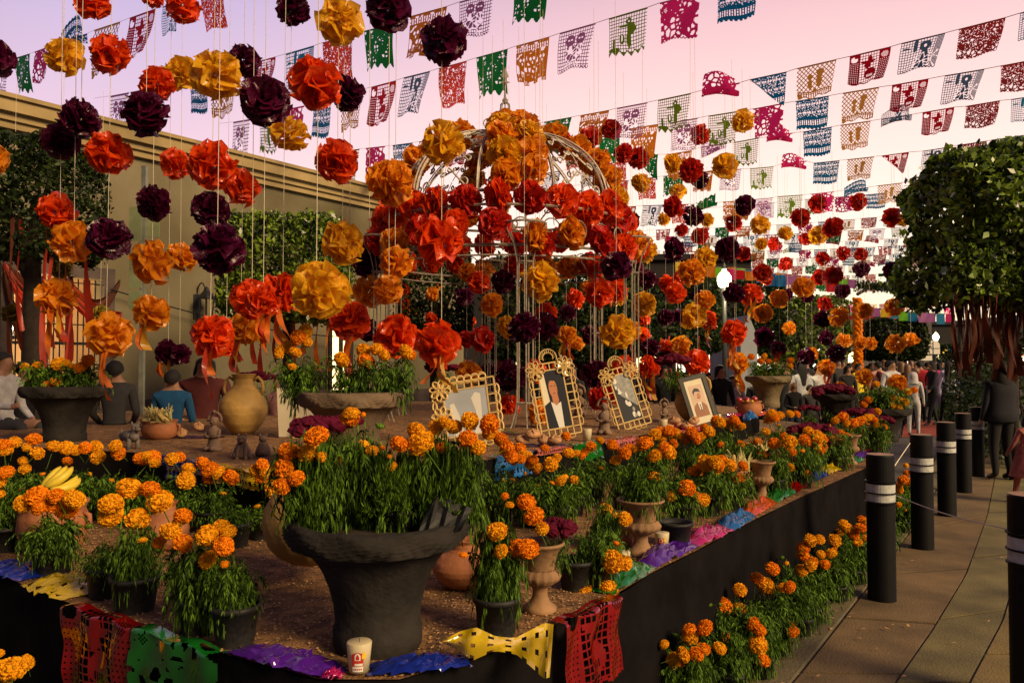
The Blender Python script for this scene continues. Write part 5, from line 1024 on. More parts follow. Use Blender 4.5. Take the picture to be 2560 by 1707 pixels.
for i, (cx, w_, cy) in enumerate([(765, .175, 1150), (905, .15, 1120), (1010, .15, 1150), (1165, .185, 1110)]):
    bl = [b_ for b_ in ub if min(range(4), key=lambda k: abs([765, 905, 1010, 1165][k] - b_[0])) == i]
    x_ = Xat(cx * .8 + 948 * .2, UY); y_ = UY + [-.02, .08, .0, .05][i]
    r_ = plant(x_, y_, T1 + .345, .07, .10, [(P(a, c, y_ - .13 + random.uniform(-.06, .06)), d / 2 * y_ / FPX * 1.12) for a, c, d in bl], '', '', fr=w_ * .95, fh=.29 if i != 2 else .22, hi=2, px=cx,
               rootlabel=['marigold clump spilling over the left rim of the big stone urn', 'marigold with one high bloom in the middle of the big stone urn', 'marigold with three round blooms right of centre in the big urn', 'tall marigold clump leaning over the right rim of the big urn'][i])
    link_obj('trailing_foliage', random.choice(FOL_HI), r_, loc=(-.02, -.06, .23), rot=(math.pi, 0, random.uniform(0, 6)), scale=(w_ * .75, w_ * .6, .26 if i != 2 else .2))
# black plastic sheet tucked in the urn
lo = [(1046, 1330), (1080, 1338), (1115, 1338), (1152, 1328)]; hi_ = [(1072, 1262), (1100, 1240), (1140, 1252), (1180, 1272)]; vs = []
for v in range(6):
    for u in range(10):
        t = u / 9 * 3; i = min(2, int(t)); f = t - i; c = v / 5; x0, y0 = lo[i][0] * (1 - f) + lo[i + 1][0] * f, lo[i][1] * (1 - f) + lo[i + 1][1] * f; x1, y1 = hi_[i][0] * (1 - f) + hi_[i + 1][0] * f, hi_[i][1] * (1 - f) + hi_[i + 1][1] * f
        vs.append(P(x0 + (x1 - x0) * c, y0 + (y1 - y0) * c + 2 * math.sin(u * 2), 2.46 + .05 * c + .010 * math.sin(u * 1.9 + c * 2)))
mb = MB(); mb.add(vs, [(v * 10 + u, v * 10 + u + 1, v * 10 + 11 + u, v * 10 + 10 + u) for v in range(5) for u in range(9)]); mb.obj('plastic_sheet', M['nursery'], label='black plastic planting bag sticking up from the big stone urn', cat='plastic bag')
urn(Xat(880, 4.75), 4.75, T2, 1.03, 'carved stone urn on the upper tier holding a row of marigolds, behind the front urn', mat('brownish_cast_stone', (.13, .085, .05), .8, .3, 7, bump=.4, bscale=35))
bl = Q(640, 550, K, [(165, 900, 90), (215, 870, 90), (290, 805, 110), (340, 765, 100), (270, 910, 90), (350, 835, 80), (590, 960, 110), (740, 895, 100), (755, 970, 120), (830, 890, 90), (880, 930, 90), (1030, 905, 110), (1070, 930, 70), (250, 1010, 60), (160, 925, 60)])
for i, cx in enumerate([760, 880, 985]):
    y_ = 4.72; plant(Xat(cx, y_), y_, T2 + .38, .07, .08, [(P(a, c, y_ + random.uniform(-.1, .05)), d / 2 * y_ / FPX) for a, c, d in bl if min(range(3), key=lambda k: abs([760, 880, 985][k] - a)) == i], '', '', fr=.17, fh=.27, hi=1, px=cx,
        rootlabel=['marigold with long raised stems at left in the upper tier urn', 'marigold with a single low round bloom amid the upper tier urn', 'marigold with ragged blooms at the right in the upper tier urn'][i])
uy = 6.35; urn(Xat(165, uy), uy, T2 - .02, 1.05, 'dark stone urn of marigolds in shadow, before the barred window')
bl = Q(0, 550, K, [(410, 990, 110), (450, 985, 70), (555, 1015, 90), (608, 965, 80), (385, 1110, 80), (325, 1135, 60), (250, 1000, 60), (490, 1005, 50), (170, 1010, 60)])
for i, cx in enumerate([120, 205]):
    plant(Xat(cx, uy), uy, T2 + .37, .07, .08, [(P(a, c, uy - .1), d / 2 * uy / FPX) for a, c, d in bl if (a < 165) == (i == 0)], '', '', fr=.22, fh=.26, hi=1, px=cx, rootlabel=['marigold half hidden by the boy, in the shadowed urn', 'marigold with a high round bloom, in the shadowed urn'][i])
uy = 11.2; urn(Xat(1920, uy), uy, T2, 1.02, 'pale rimmed stone urn of yellow marigolds beyond the fruit bowl', mat('ochre_cast_stone', (.16, .12, .06), .8, .3, 7, bump=.4))
bl = Q(1900, 550, K, [(5, 970, 50), (30, 940, 50), (60, 975, 45), (210, 965, 50), (205, 1005, 50), (40, 1055, 40), (110, 1075, 35), (-90, 1000, 45), (-110, 980, 60), (-130, 935, 50), (-60, 940, 50)])
plant(Xat(1915, uy), uy, T2 + .38, .12, .08, [(P(a, c, uy - .05), d / 2 * uy / FPX) for a, c, d in bl], '', '', fr=.34, fh=.28, hi=1, px=1915, rootlabel='loose yellow-orange marigolds filling the pale rimmed urn beyond the fruit bowl')
uy = 9.6; urn(Xat(2085, uy), uy, T2 - .1, .8, 'dark urn holding a wide crimson cockscomb below the orange pompoms')
uy = 9.3; urn(Xat(2212, uy), uy, T1, .9, 'tall dark urn of shaded foliage at the far end of the altar before the crowd')
plant(Xat(2212, uy), uy, T1 + .36, .12, .08, [(P(a, c, uy - .1), d / 2 * uy / FPX) for a, c, d in [(2170, 1000, 22), (2190, 960, 20), (2230, 1012, 22), (2245, 1018, 22), (2262, 1005, 20), (2270, 980, 22), (2285, 975, 18), (2160, 1010, 18), (2232, 995, 20), (2250, 1000, 18)]], '', '', fr=.33, fh=.30, hi=1, px=2212, rootlabel='dark leafy marigold mass with dim orange blooms in the far end urn')
# cockscomb heads
def celmesh(seed):
    r_ = random.Random(seed); mb = MB()
    for k in range(34):
        a = r_.uniform(0, 6.28); q = r_.uniform(0, .85); mb.ball((q * math.cos(a), q * math.sin(a), .32 * (1 - q * q) + r_.uniform(-.1, .1)), r_.uniform(.16, .34), 12, 7, sc=(1, 1, .8), jit=.2)
    return mb.mesh('cockscomb_head', [M['celosia']])
CEL = [celmesh(i) for i in range(3)]
def celosia(px, py, Y, r_, label, potz=None, pr=.08, h=.6):
    p = P(px, py, Y); root = thing('cockscomb', label, 'flowers', p, group='crimson cockscombs')
    link_obj('flower_head', random.choice(CEL), root, scale=(r_, r_, r_ * h * 1.3), rot=(0, 0, random.uniform(0, 6)))
    link_obj('foliage', random.choice(FOL_LO), root, loc=(0, 0, -r_ * 1.3), scale=(r_ * .8, r_ * .8, r_ * 1.4)); return root
celosia(2085, 985, 9.6, .26, 'wide dark crimson cockscomb in the far dark urn')
celosia(795, 1075, 3.4, .13, 'dark crimson cockscomb behind the front urn, above the yellow edge banner'); celosia(860, 1062, 3.5, .10, 'small crimson cockscomb touching the upper tier urn')
celosia(1110, 925, 6.2, .12, 'dark purple cockscomb right of the upper urn, above the mirror frame')
celosia(640, 950, 7.3, .19, 'dark cockscomb standing in the two-handled clay amphora')
celosia(1685, 905, 8.3, .2, 'magenta cockscomb in the green-lit ochre jar behind the black frame')
celosia(1940, 1150, 5.9, .15, 'crimson cockscomb in the pedestal pot left of the nearest post')
celosia(2035, 1085, 7.2, .22, 'broad crimson cockscomb behind the row of yellow marigolds'); celosia(2075, 1110, 6.9, .15, 'crimson cockscomb hanging toward the far pedestal pot')
celosia(2150, 1040, 8.9, .2, 'magenta cockscomb at the far corner of the altar'); celosia(2205, 1055, 8.6, .16, 'magenta cockscomb beside the farthest marigolds of the altar'); celosia(2020, 1025, 10.2, .16, 'dark small cockscomb under the far urn')
# pedestal pots
def pedestal(px, py, s_, label, fl=0, celo=None, Y=None, z=T1, mt='terra_pale'):
    g = G(px, py, z) if Y is None else Vector((Xat(px, Y), Y, z)); root = thing('pedestal_pot', label, 'pedestal pot', g, group='pale terracotta pedestal pots'); root.scale = (s_,) * 3
    MB().lathe([(.062, 0), (.066, .008), (.062, .022), (.04, .038), (.030, .06), (.029, .085), (.036, .098), (.045, .105)], 28).obj('foot', M[mt], root, smooth=True)
    MB().lathe([(.045, .105), (.072, .125), (.078, .142), (.070, .158), (.060, .166)], 48, cap=False, flute=.10, fn=16).obj('gadrooned_bowl', M[mt], root, smooth=True)
    MB().lathe([(.060, .166), (.063, .20), (.073, .235), (.090, .256), (.098, .262), (.099, .270), (.090, .272), (.078, .25), (.06, .22), (.01, .215)], 32, cap=False).obj('neck_and_rim', M[mt], root, smooth=True)
    return root, g
r1, g1 = pedestal(1350, 1527, .95, 'fluted terracotta pedestal pot with crimson cockscomb beside the front right corner')
celosia(1392, 1330, g1.y - .0, .088, 'crimson cockscomb cushion in the nearest fluted pedestal pot', h=.8)
r2, g2 = pedestal(1602, 1385, 1.0, 'wide-rimmed pedestal pot holding a tall marigold between the candles')
r2.scale = (1.18, 1.18, .98)
r3, g3 = pedestal(1905, 1247, .95, 'pedestal pot with crimson cockscomb behind the green plastic edge banner')
r4, g4 = pedestal(2125, 1160, 1.0, 'far pedestal pot beyond the yellow plastic edge banner')
pedestal(2170, 1128, .95, 'last small pedestal pot near the nearest black post')
plant(g2.x, g2.y, T1 + .2, .06, .05, [(P(a, c, g2.y + random.uniform(-.06, .03)), d / 2 * g2.y / FPX * 1.05) for a, c, d in [(1613, 1108, 35), (1638, 1139, 36), (1671, 1130, 40), (1660, 1118, 30), (1634, 1193, 30), (1563, 1133, 30), (1540, 1150, 24), (1590, 1120, 26)]], '', '', fr=.125, fh=.25, hi=2, px=1610, rootlabel='tall marigold growing in the wide-rimmed pedestal pot')
W3 = 'right of the big stone urn'
pxplant(1242, 1583, T1, .078, .13, [(1315, 1255, 46), (1334, 1290, 50), (1355, 1321, 34), (1319, 1371, 56), (1292, 1371, 46), (1242, 1328, 50), (1252, 1377, 36), (1283, 1370, 44), (1274, 1262, 22), (1262, 1240, 20)], 'drooping marigold with upside-down blooms in black pot', W3, 2, fr=.115, fh=.33)
pxplant(1505, 1470, T1, .06, .10, [(1532, 1402, 54), (1560, 1407, 40), (1458, 1477, 45), (1520, 1473, 52)], 'low marigold with four spread blooms', 'between the pedestal pots', 2, fr=.11, fh=.17)
pxplant(1512, 1430, T1, .06, .10, [(1514, 1272, 33), (1563, 1297, 34)], 'upright marigold with two blooms', 'between the pedestal pots', 2, fr=.09, fh=.27)
mb = MB(); o = link_obj('empty_pot', POT, scale=(.15, .15, .12), loc=G(1440, 1470, T1)); o['label'] = 'empty black nursery pot behind the nearest fluted pedestal pot'; o['category'] = 'pot'
o = link_obj('empty_pot', POT, scale=(.165, .165, .12), loc=G(1690, 1362, T1)); o['label'] = 'grey nursery pot standing right of the lidless candle glass'; o['category'] = 'pot'
# the long right-hand bank of marigolds on the lower tier
bank = [  # px base, Y, base tops (bloom list px,py,size)
 (1250, 4.6, [(1235, 1085, 26), (1262, 1130, 28), (1300, 1120, 30), (1285, 1150, 26), (1310, 1140, 28)]),
 (1325, 4.5, [(1318, 1137, 28), (1332, 1150, 28), (1345, 1168, 24), (1324, 1160, 24), (1302, 1148, 24)]),
 (1385, 4.4, [(1377, 1160, 36), (1392, 1145, 26), (1402, 1201, 28), (1362, 1120, 24)]),
 (1430, 4.8, [(1421, 1132, 30), (1440, 1134, 24), (1435, 1200, 24), (1415, 1090, 22), (1455, 1140, 20)]),
 (1480, 5.3, [(1477, 1116, 26), (1531, 1112, 28), (1539, 1150, 24), (1500, 1100, 22), (1462, 1130, 20)]),
 (1560, 5.0, [(1559, 1133, 32), (1572, 1120, 24), (1606, 1108, 36), (1683, 1108, 24)]),
 (1640, 6.0, [(1637, 1086, 32), (1672, 1078, 32), (1690, 1083, 26), (1702, 1090, 24), (1650, 1075, 24), (1655, 1095, 24)]),
 (1725, 6.0, [(1729, 1081, 30), (1741, 1095, 30), (1752, 1092, 24), (1714, 1100, 24), (1772, 1078, 30), (1760, 1068, 22)]),
 (1700, 4.5, [(1716, 1220, 40), (1754, 1251, 42), (1740, 1242, 30), (1678, 1240, 26)]),
 (1770, 4.8, [(1765, 1158, 42), (1788, 1155, 34), (1797, 1165, 32), (1745, 1175, 30), (1730, 1180, 24)]),
 (1830, 5.0, [(1823, 1163, 36), (1858, 1164, 26), (1846, 1197, 28), (1840, 1232, 22), (1803, 1150, 26)]),
 (1800, 6.9, [(1790, 1052, 26), (1800, 1056, 26), (1817, 1058, 24), (1836, 1050, 24), (1842, 1062, 26), (1855, 1066, 20)]),
 (1870, 6.3, [(1871, 1118, 26), (1872, 1145, 30), (1890, 1122, 26), (1895, 1105, 22), (1802, 1112, 18)]),
 (1895, 5.6, [(1900, 1143, 28), (1917, 1150, 26), (1892, 1170, 26), (1888, 1180, 26), (1906, 1138, 24)]),
 (1940, 7.3, [(1929, 1036, 26), (1937, 1045, 24), (1950, 1038, 22), (1920, 1050, 24), (1975, 1034, 20), (1993, 1035, 18), (1916, 1078, 20)]),
 (1930, 5.5, [(1935, 1108, 30), (1974, 1105, 34), (1980, 1130, 24), (1976, 1165, 18)]),
 (2025, 6.4, [(2012, 1101, 30), (2020, 1078, 24), (2040, 1092, 34), (2040, 1115, 28), (2055, 1118, 26), (2022, 1128, 22), (2050, 1125, 24), (2060, 1098, 20)]),
 (2060, 7.3, [(2030, 1110, 18), (2100, 1083, 20), (2115, 1090, 22), (2094, 1047, 22), (2108, 1042, 24), (2088, 1052, 20)]),
 (2125, 7.9, [(2117, 1058, 18), (2134, 1057, 22), (2149, 1055, 24), (2124, 1065, 20), (2170, 1043, 22), (2160, 1048, 20), (2185, 1050, 20)]),
 (2185, 8.2, [(2178, 1045, 22), (2194, 1028, 18), (2210, 1067, 16), (2190, 1062, 16)]),
 (2000, 5.85, [(2016, 1181, 18), (1976, 1170, 18)]),
 (1840, 5.9, [(1852, 1110, 20), (1828, 1135, 20)]), (1960, 6.5, [(1960, 1090, 20), (1955, 1120, 22)]), (2090, 6.8, [(2080, 1100, 22), (2105, 1105, 18)]),
]
for i, (bx, Y, bl) in enumerate(bank):
    g = Vector((Xat(bx, Y), Y, T1))
    w_ = 'before the salmon banners' if Y < 5.4 and bx < 1600 else ('behind the candle and the magenta plastic' if Y < 5.2 else ('below the portraits' if bx < 1800 else ('behind the green and red plastic banners' if Y < 6.6 else 'at the far end of the altar')))
    pxplant(bx, 0, T1, .078, .12, bl, 'bushy marigold pot', w_, 1, .1, Y=Y, fr=.165, fh=.24 if Y < 5.5 else .30)
# pots along the kerb on the ground
kerbp = [
 (1560, 3.55, [(1547, 1688, 40), (1568, 1704, 44), (1545, 1702, 40)]),
 (1640, 3.62, [(1619, 1667, 46), (1600, 1690, 30)]),
 (1715, 3.55, [(1685, 1650, 38), (1708, 1636, 37), (1741, 1634, 35), (1756, 1623, 40), (1725, 1592, 40), (1723, 1572, 34), (1762, 1568, 40), (1660, 1610, 24)]),
 (1820, 3.75, [(1799, 1619, 33), (1818, 1596, 36), (1895, 1611, 44), (1884, 1561, 35), (1898, 1574, 32), (1909, 1650, 32)]),
 (1850, 4.15, [(1810, 1514, 42), (1849, 1526, 42), (1849, 1474, 34)]),
 (1925, 4.25, [(1892, 1445, 33), (1915, 1464, 44), (1931, 1421, 34), (1957, 1468, 26), (1973, 1467, 32), (1981, 1578, 30), (1977, 1562, 22)]),
 (2020, 4.75, [(2008, 1371, 33), (2008, 1388, 30), (2026, 1350, 29), (2004, 1425, 30), (2026, 1413, 30), (2034, 1402, 24), (2049, 1348, 25)]),
 (2085, 5.2, [(2086, 1350, 30), (2078, 1382, 28), (2062, 1410, 26), (2052, 1385, 22)]),
 (2130, 5.6, [(2108, 1312, 26), (2118, 1320, 26), (2134, 1336, 28), (2152, 1320, 28), (2145, 1356, 22), (2165, 1345, 20)]),
 (2160, 6.2, [(2154, 1300, 24), (2168, 1308, 22), (2148, 1318, 22)]),
 (2165, 6.9, [(2136, 1246, 20), (2153, 1245, 20), (2168, 1246, 20), (2172, 1262, 18)]),
 (2250, 7.3, [(2245, 1215, 22), (2258, 1200, 26), (2273, 1204, 20), (2248, 1225, 20), (2246, 1262, 18), (2245, 1300, 14)]),
 (2268, 8.6, [(2265, 1163, 14), (2267, 1182, 16), (2280, 1178, 14)]),
 (1775, 4.1, [(1770, 1560, 18)]), (1960, 4.9, []), (2060, 5.6, []), (1890, 3.95, []), (1990, 4.55, []), (2110, 6.1, [(2100, 1330, 20)]), (2200, 6.5, [(2190, 1330, 18)]), (2225, 7.9, [(2220, 1210, 16)]),
]
for bx, Y, bl in kerbp:
    w_ = 'below the black altar skirt' if Y < 4.0 else ('before the nearest post' if Y < 5.3 else 'past the nearest post')
    pxplant(bx, 0, 0, .075, .12, bl, 'kerbside marigold', w_, 2 if Y < 4.4 else 1, .08, Y=Y, fr=.15, fh=.26)
for i, (bx, Y) in enumerate([(2270, 24), (2290, 24), (2352, 22), (2370, 22), (2345, 25)]):
    plant(Xat(bx, Y), Y, 0, .15, .25, [(Vector((Xat(bx, Y) + random.uniform(-.25, .25), Y - .1, random.uniform(.5, .7))), .06) for _ in range(4)], 'small far marigold pot', 'on the plaza before the crowd', hi=0, fr=.3, fh=.35, px=bx)

# ================================================================== ALTAR OBJECTS
def amphora(px, py, z, h, r_, label, handles=True, tilt=None, m_='amph', Y=None):
    g = G(px, py, z) if Y is None else Vector((Xat(px, Y), Y, z)); root = thing('clay_jar', label, 'jar', g)
    prof0 = [(.30, 0), (.55, .06), (.80, .18), (.97, .34), (1.0, .44), (.93, .56), (.74, .68), (.52, .76), (.42, .82), (.41, .92), (.50, .985), (.52, 1.0), (.46, 1.0), (.38, .93), (.37, .8)]
    prof = []
    for i in range(len(prof0) - 1):
        for k in range(5): t = k / 5; prof.append((prof0[i][0] * (1 - t) + prof0[i + 1][0] * t + (.006 * (k % 2)), prof0[i][1] * (1 - t) + prof0[i + 1][1] * t))
    MB().lathe([(a * r_, c * h) for a, c in prof], 36).obj('jar_body', M[m_], root, smooth=True)
    if handles:
        for sx in (-1, 1): MB().tube([(sx * r_ * q, 0, h * z_) for q, z_ in [(.44, .90), (.62, .95), (.78, .88), (.84, .76), (.78, .66)]], r_ * .07, 8).obj('handle', M[m_], root, smooth=True)
    if tilt: root.rotation_euler = tilt
    return root
amphora(610, 1088, T2, .53, .205, 'tall two-handled ochre clay amphora on the left of the upper tier', Y=6.9)
amphora(1735, 0, T2, .50, .205, 'ochre jar lit yellow-green behind the black portrait frame', True, None, 'amph', 8.3)
a = amphora(668, 0, T1 + .20, .40, .19, 'ribbed ochre jar lying on its side behind the big stone urn', False, (R(10), R(72), R(25)), 'amph', 3.3)
a = amphora(1160, 0, T1, .20, .13, 'orange clay pot half hidden behind the right of the big stone urn', False, None, 'terra', 3.25)
amphora(420, 0, T1, .24, .11, 'brown clay jar in shade behind the six-bloom marigold', False, None, 'terra', 3.9)
# corn bowls
def bowl(px, py, z, r_, h, label, m_='terra', Y=None, rimw=True):
    g = G(px, py, z) if Y is None else Vector((Xat(px, Y), Y, z)); root = thing('clay_bowl', label, 'bowl', g)
    MB().lathe([(r_ * .62, 0), (r_ * .86, h * .12), (r_ * 1.0, h * .45), (r_ * .95, h * .75), (r_ * .88, h * .86), (r_ * .99, h * .97), (r_ * 1.0, h), (r_ * .9, h * .98), (r_ * .82, h * .86), (r_ * .8, h * .7), (.01, h * .66)], 36, cap=False).obj('bowl_body', M[m_], root, smooth=True)
    for sx in (-1, 1): MB().tube([(sx * r_ * q, -.01 * 0, h * z_) for q, z_ in [(.93, .78), (1.12, .72), (1.14, .55), (.98, .48)]], r_ * .075, 6).obj('handle', M[m_], root, smooth=True)
    return root, g
def corncob(p, rot, s_, label):
    root = thing('corn_cob', label, 'corn', p, rot, group='corn cobs'); root.scale = (s_,) * 3
    MB().lathe([(.01, 0), (.022, .01), (.028, .05), (.026, .10), (.018, .15), (.005, .18)], 12).obj('cob', M['corn'], root, smooth=True)
    mb = MB()
    for k in range(5):
        a = k * 1.256 + random.uniform(-.3, .3); out = random.uniform(.02, .06); L = random.uniform(.12, .2)
        c_, s2 = math.cos(a), math.sin(a); pts = [(.012, 0), (.036, .05), (.04 + out * .6, L * .7), (.045 + out * 1.4, L)]; ws = [.012, .022, .016, .003]
        vs = []
        for (q, z_), w_ in zip(pts, ws): vs += [(q * c_ - w_ * s2, q * s2 + w_ * c_, z_), (q * 1.12 * c_, q * 1.12 * s2, z_), (q * c_ + w_ * s2, q * s2 - w_ * c_, z_)]
        mb.add(vs, [(3 * i + j, 3 * i + j + 1, 3 * i + j + 4, 3 * i + j + 3) for i in range(3) for j in (0, 1)])
    mb.obj('husk', M['cornh'], root); return root
def cornbowl(px, Y, z, r_, h, n, s_, lab, clab):
    root, g = bowl(px, 0, z, r_, h, lab, Y=Y)
    for k in range(n):
        a = random.uniform(0, 6.28); q = r_ * .62 * (k / n) ** .5; p = Vector((g.x + (k / (n - 1) - .5) * 1.5 * r_, g.y - .03 + random.uniform(-.4, .3) * r_, z + h * .72))
        pxk = 1280 + p.x / p.y * FPX; cb_ = corncob(p, ((random.uniform(-.5, .25)), (k / (n - 1) - .5) * 1.6, random.uniform(0, 6)), s_, 'x'); del cb_['label']
        reg(cb_, pxk, 0, 'husked pale corn cob', clab, 'corn', 'corn cobs in clay bowls')
cornbowl(402, 6.5, T2, .145, .155, 8, .85, 'round orange clay bowl full of corn on the left of the upper tier', 'in the bowl by the amphora')
cornbowl(1010, 4.3, T1 + .16, .14, .10, 7, .75, 'brown clay dish of corn between the two stone urns', 'in the brown dish between the urns')
cornbowl(1530, 3.95, T1, .115, .10, 7, .62, 'flat clay bowl of corn left of the wide-rimmed pedestal pot', 'in the flat bowl')
cornbowl(1835, 5.35, T1 + .1, .10, .12, 5, .75, 'dark bowl of corn between the marigolds and the cockscomb', 'in the dark bowl among the bank of marigolds')
cornbowl(1900, 6.2, T1 + .1, .08, .1, 4, .7, 'small bowl of corn near the green bag', 'in the small bowl behind the cockscomb')
# bananas
BAN_M = []
def banana(seed):
    pts = [(.0 + .085 * math.sin(t), 0, .085 * (1 - math.cos(t))) for t in np.linspace(-.2, 1.5, 9)]; rr = [.006, .013, .0175, .019, .019, .018, .016, .011, .005]
    return MB().tube(pts, rr, 6).mesh('banana', [M['banana']], True)
bme = banana(1)
rf, gf = bowl(1872, 0, T2, .145, .18, 'orange clay pot with two handles holding bananas and apples on the upper tier', Y=9.3)
for k in range(4):
    o = link_obj('banana', bme, loc=(gf.x - .06 + .02 * k, gf.y - .06 - .02 * k, T2 + .165 + .012 * (k % 2)), rot=(R(-70 + 12 * k), R(20 + 15 * k), R(20 + 8 * k)), scale=1.25); reg(o, 1850 + k * 6, 0, 'yellow banana', 'in the orange fruit pot', 'banana', 'bananas in the fruit pot')
for k in range(3):
    o = link_obj('apple', MB().ball((0, 0, 0), .04, 12, 8, sc=(1, 1, .9)).mesh('apple', [M['apple']], True), loc=(gf.x + .07 - .09 * k, gf.y + .03, T2 + .19 + .01 * (k == 0))); reg(o, 1890 - k * 20, 0, 'dark red apple', 'in the orange fruit pot', 'apple', 'apples in the fruit pot')
for k in range(5):
    o = link_obj('banana', bme, loc=(Xat(125, 3.85) + .022 * k, 3.8 - .01 * k, T1 + .31 + .012 * (k % 3)), rot=(R(-60), R(-50 + 14 * k), R(-20 + 12 * k)), scale=1.15); reg(o, 130 + k * 8, 0, 'greenish yellow banana', 'heaped behind the seven-bloom marigold', 'banana', 'bananas behind the left marigold')
bowl(140, 0, T1, .16, .24, 'dark bowl of bananas behind the seven-bloom marigold', Y=3.9)
# candles in glasses
def candle(px, py, z, label, s_=1.0, big=False, Y=None):
    g = G(px, py, z) if Y is None else Vector((Xat(px, Y), Y, z)); root = thing('candle_glass', label, 'candle', g, group='candles in glasses'); root.scale = (s_,) * 3
    MB().lathe([(.030, 0), (.031, .004), (.0405, .118), (.0385, .118), (.0295, .008), (.001, .008)], 28, cap=False).obj('glass', M['glass'], root)
    MB().lathe([(.001, .009), (.0293, .009), (.0376, .092), (.035, .095), (.001, .093)], 28, cap=False).obj('wax', M['wax'], root, smooth=True)
    MB().tube([(0, 0, .092), (.001, 0, .104)], .001, 4).obj('wick', M['black'], root)
    if big is not None:
        ang0 = R(-95) - (math.atan2(g.x, g.y)); 
        def patch(nm_, a0, a1, z0, z1, m_, off, top=False):
            mb = MB(); n = 10; vs = []
            for i in range(n + 1):
                a = ang0 + (a0 + (a1 - a0) * i / n); 
                for zz in (z0, z1 + (.008 * math.sin(math.pi * i / n) if top else 0)):
                    r_ = .0305 + (.0405 - .0305) * zz / .118 + off; vs.append((r_ * math.cos(a), r_ * math.sin(a), zz))
            mb.add(vs, [(2 * i, 2 * i + 2, 2 * i + 3, 2 * i + 1) for i in range(n)]); return mb.obj(nm_, m_, root)
        patch('label_red', -.55, .45, .032, .066, M['labelred'], .0006, True); patch('label_white', -.52, .45, .016, .0315, M['ph_white'], .0006)
        patch('label_band', -.30, .38, .034, .041, M['ph_white'], .0010); patch('label_sun', .30, .68, .054, .066, M['labelyel'], .0012, True); patch('label_emblem', -.28, .20, .050, .064, M['ph_white'], .0010, True); patch('label_emblem_core', -.18, .10, .052, .060, M['labelred'], .0014, True)
        for k in range(5): patch('label_print', -.4 + k * .16, -.4 + k * .16 + .1, .021, .026, M['labelred'], .0011)
    return root
candle(902, 0, T1, 'tall candle glass with red and yellow label at the front altar edge', 1.0, True, Y=2.36)
candle(1655, 1376, T1, 'candle glass with a red label right of the wide-rimmed pedestal pot', .95, True)
candle(1556, 1428, T1, 'candle glass half hidden behind the low four-bloom marigold', .95)
candle(1467, 0, T2, 'white candle glass at the foot of the suited portrait', 1.05, None, Y=6.3)
candle(1657, 0, T2, 'white candle glass beside the bread on magenta cloth', 1.1, None, Y=7.3)
candle(1792, 0, T2, 'white candle glass at the right foot of the black frame', 1.05, None, Y=8.1)
# bread
def bread(px, Y, n, clothm, lab, where):
    x = Xat(px, Y); mb = MB(); vs = []
    for v in range(7):
        for u in range(13): a = u / 12 - .5; c = v / 6 - .5; vs.append((a * .42 + .01 * math.sin(v * 2), c * .2 + .01 * math.sin(u * 3), .006 + .006 * math.sin(u * 2.3 + v * 1.7)))
    mb.add(vs, [(v * 13 + u, v * 13 + u + 1, v * 13 + 14 + u, v * 13 + 13 + u) for v in range(6) for u in range(12)]); o = mb.obj('cloth', M[clothm], loc=(x, Y, T2), smooth=True, label=lab, cat='cloth')
    for k in range(n):
        m2 = MB().ball((0, 0, 0), .05, 14, 8, sc=(1.25, .9, .62), jit=.03)
        for q in range(2): a = q * 1.57; m2.tube([(.055 * math.cos(a) * t, .042 * math.sin(a) * t, .034 - .02 * t * t) for t in (-1, -.5, 0, .5, 1)], .009, 5)
        m2.ball((0, 0, .037), .012, 8, 5)
        p = (x - .12 + .24 * k / max(1, n - 1), Y + random.uniform(-.04, .04), T2 + .04 + (.045 if k % 3 == 1 else 0))
        b_ = m2.obj('bread_loaf', M['bread'], loc=p, smooth=True, rot=(random.uniform(-.2, .2), random.uniform(-.3, .3), random.uniform(0, 3))); reg(b_, px + k * 10, 0, 'sugared round bread loaf', where, 'bread', 'loaves of bread on the altar')
bread(1345, 5.95, 4, 'cloth_purple', 'dark purple cloth under bread at the foot of the suited portrait', 'on the dark purple cloth')
bread(1700, 7.35, 5, 'cloth_mag', 'magenta cloth under bread before the black frame', 'on the magenta cloth')
bread(495, 6.6, 3, 'cloth_purple', 'dark cloth under pinkish bread left of the amphora', 'left of the two-handled amphora')
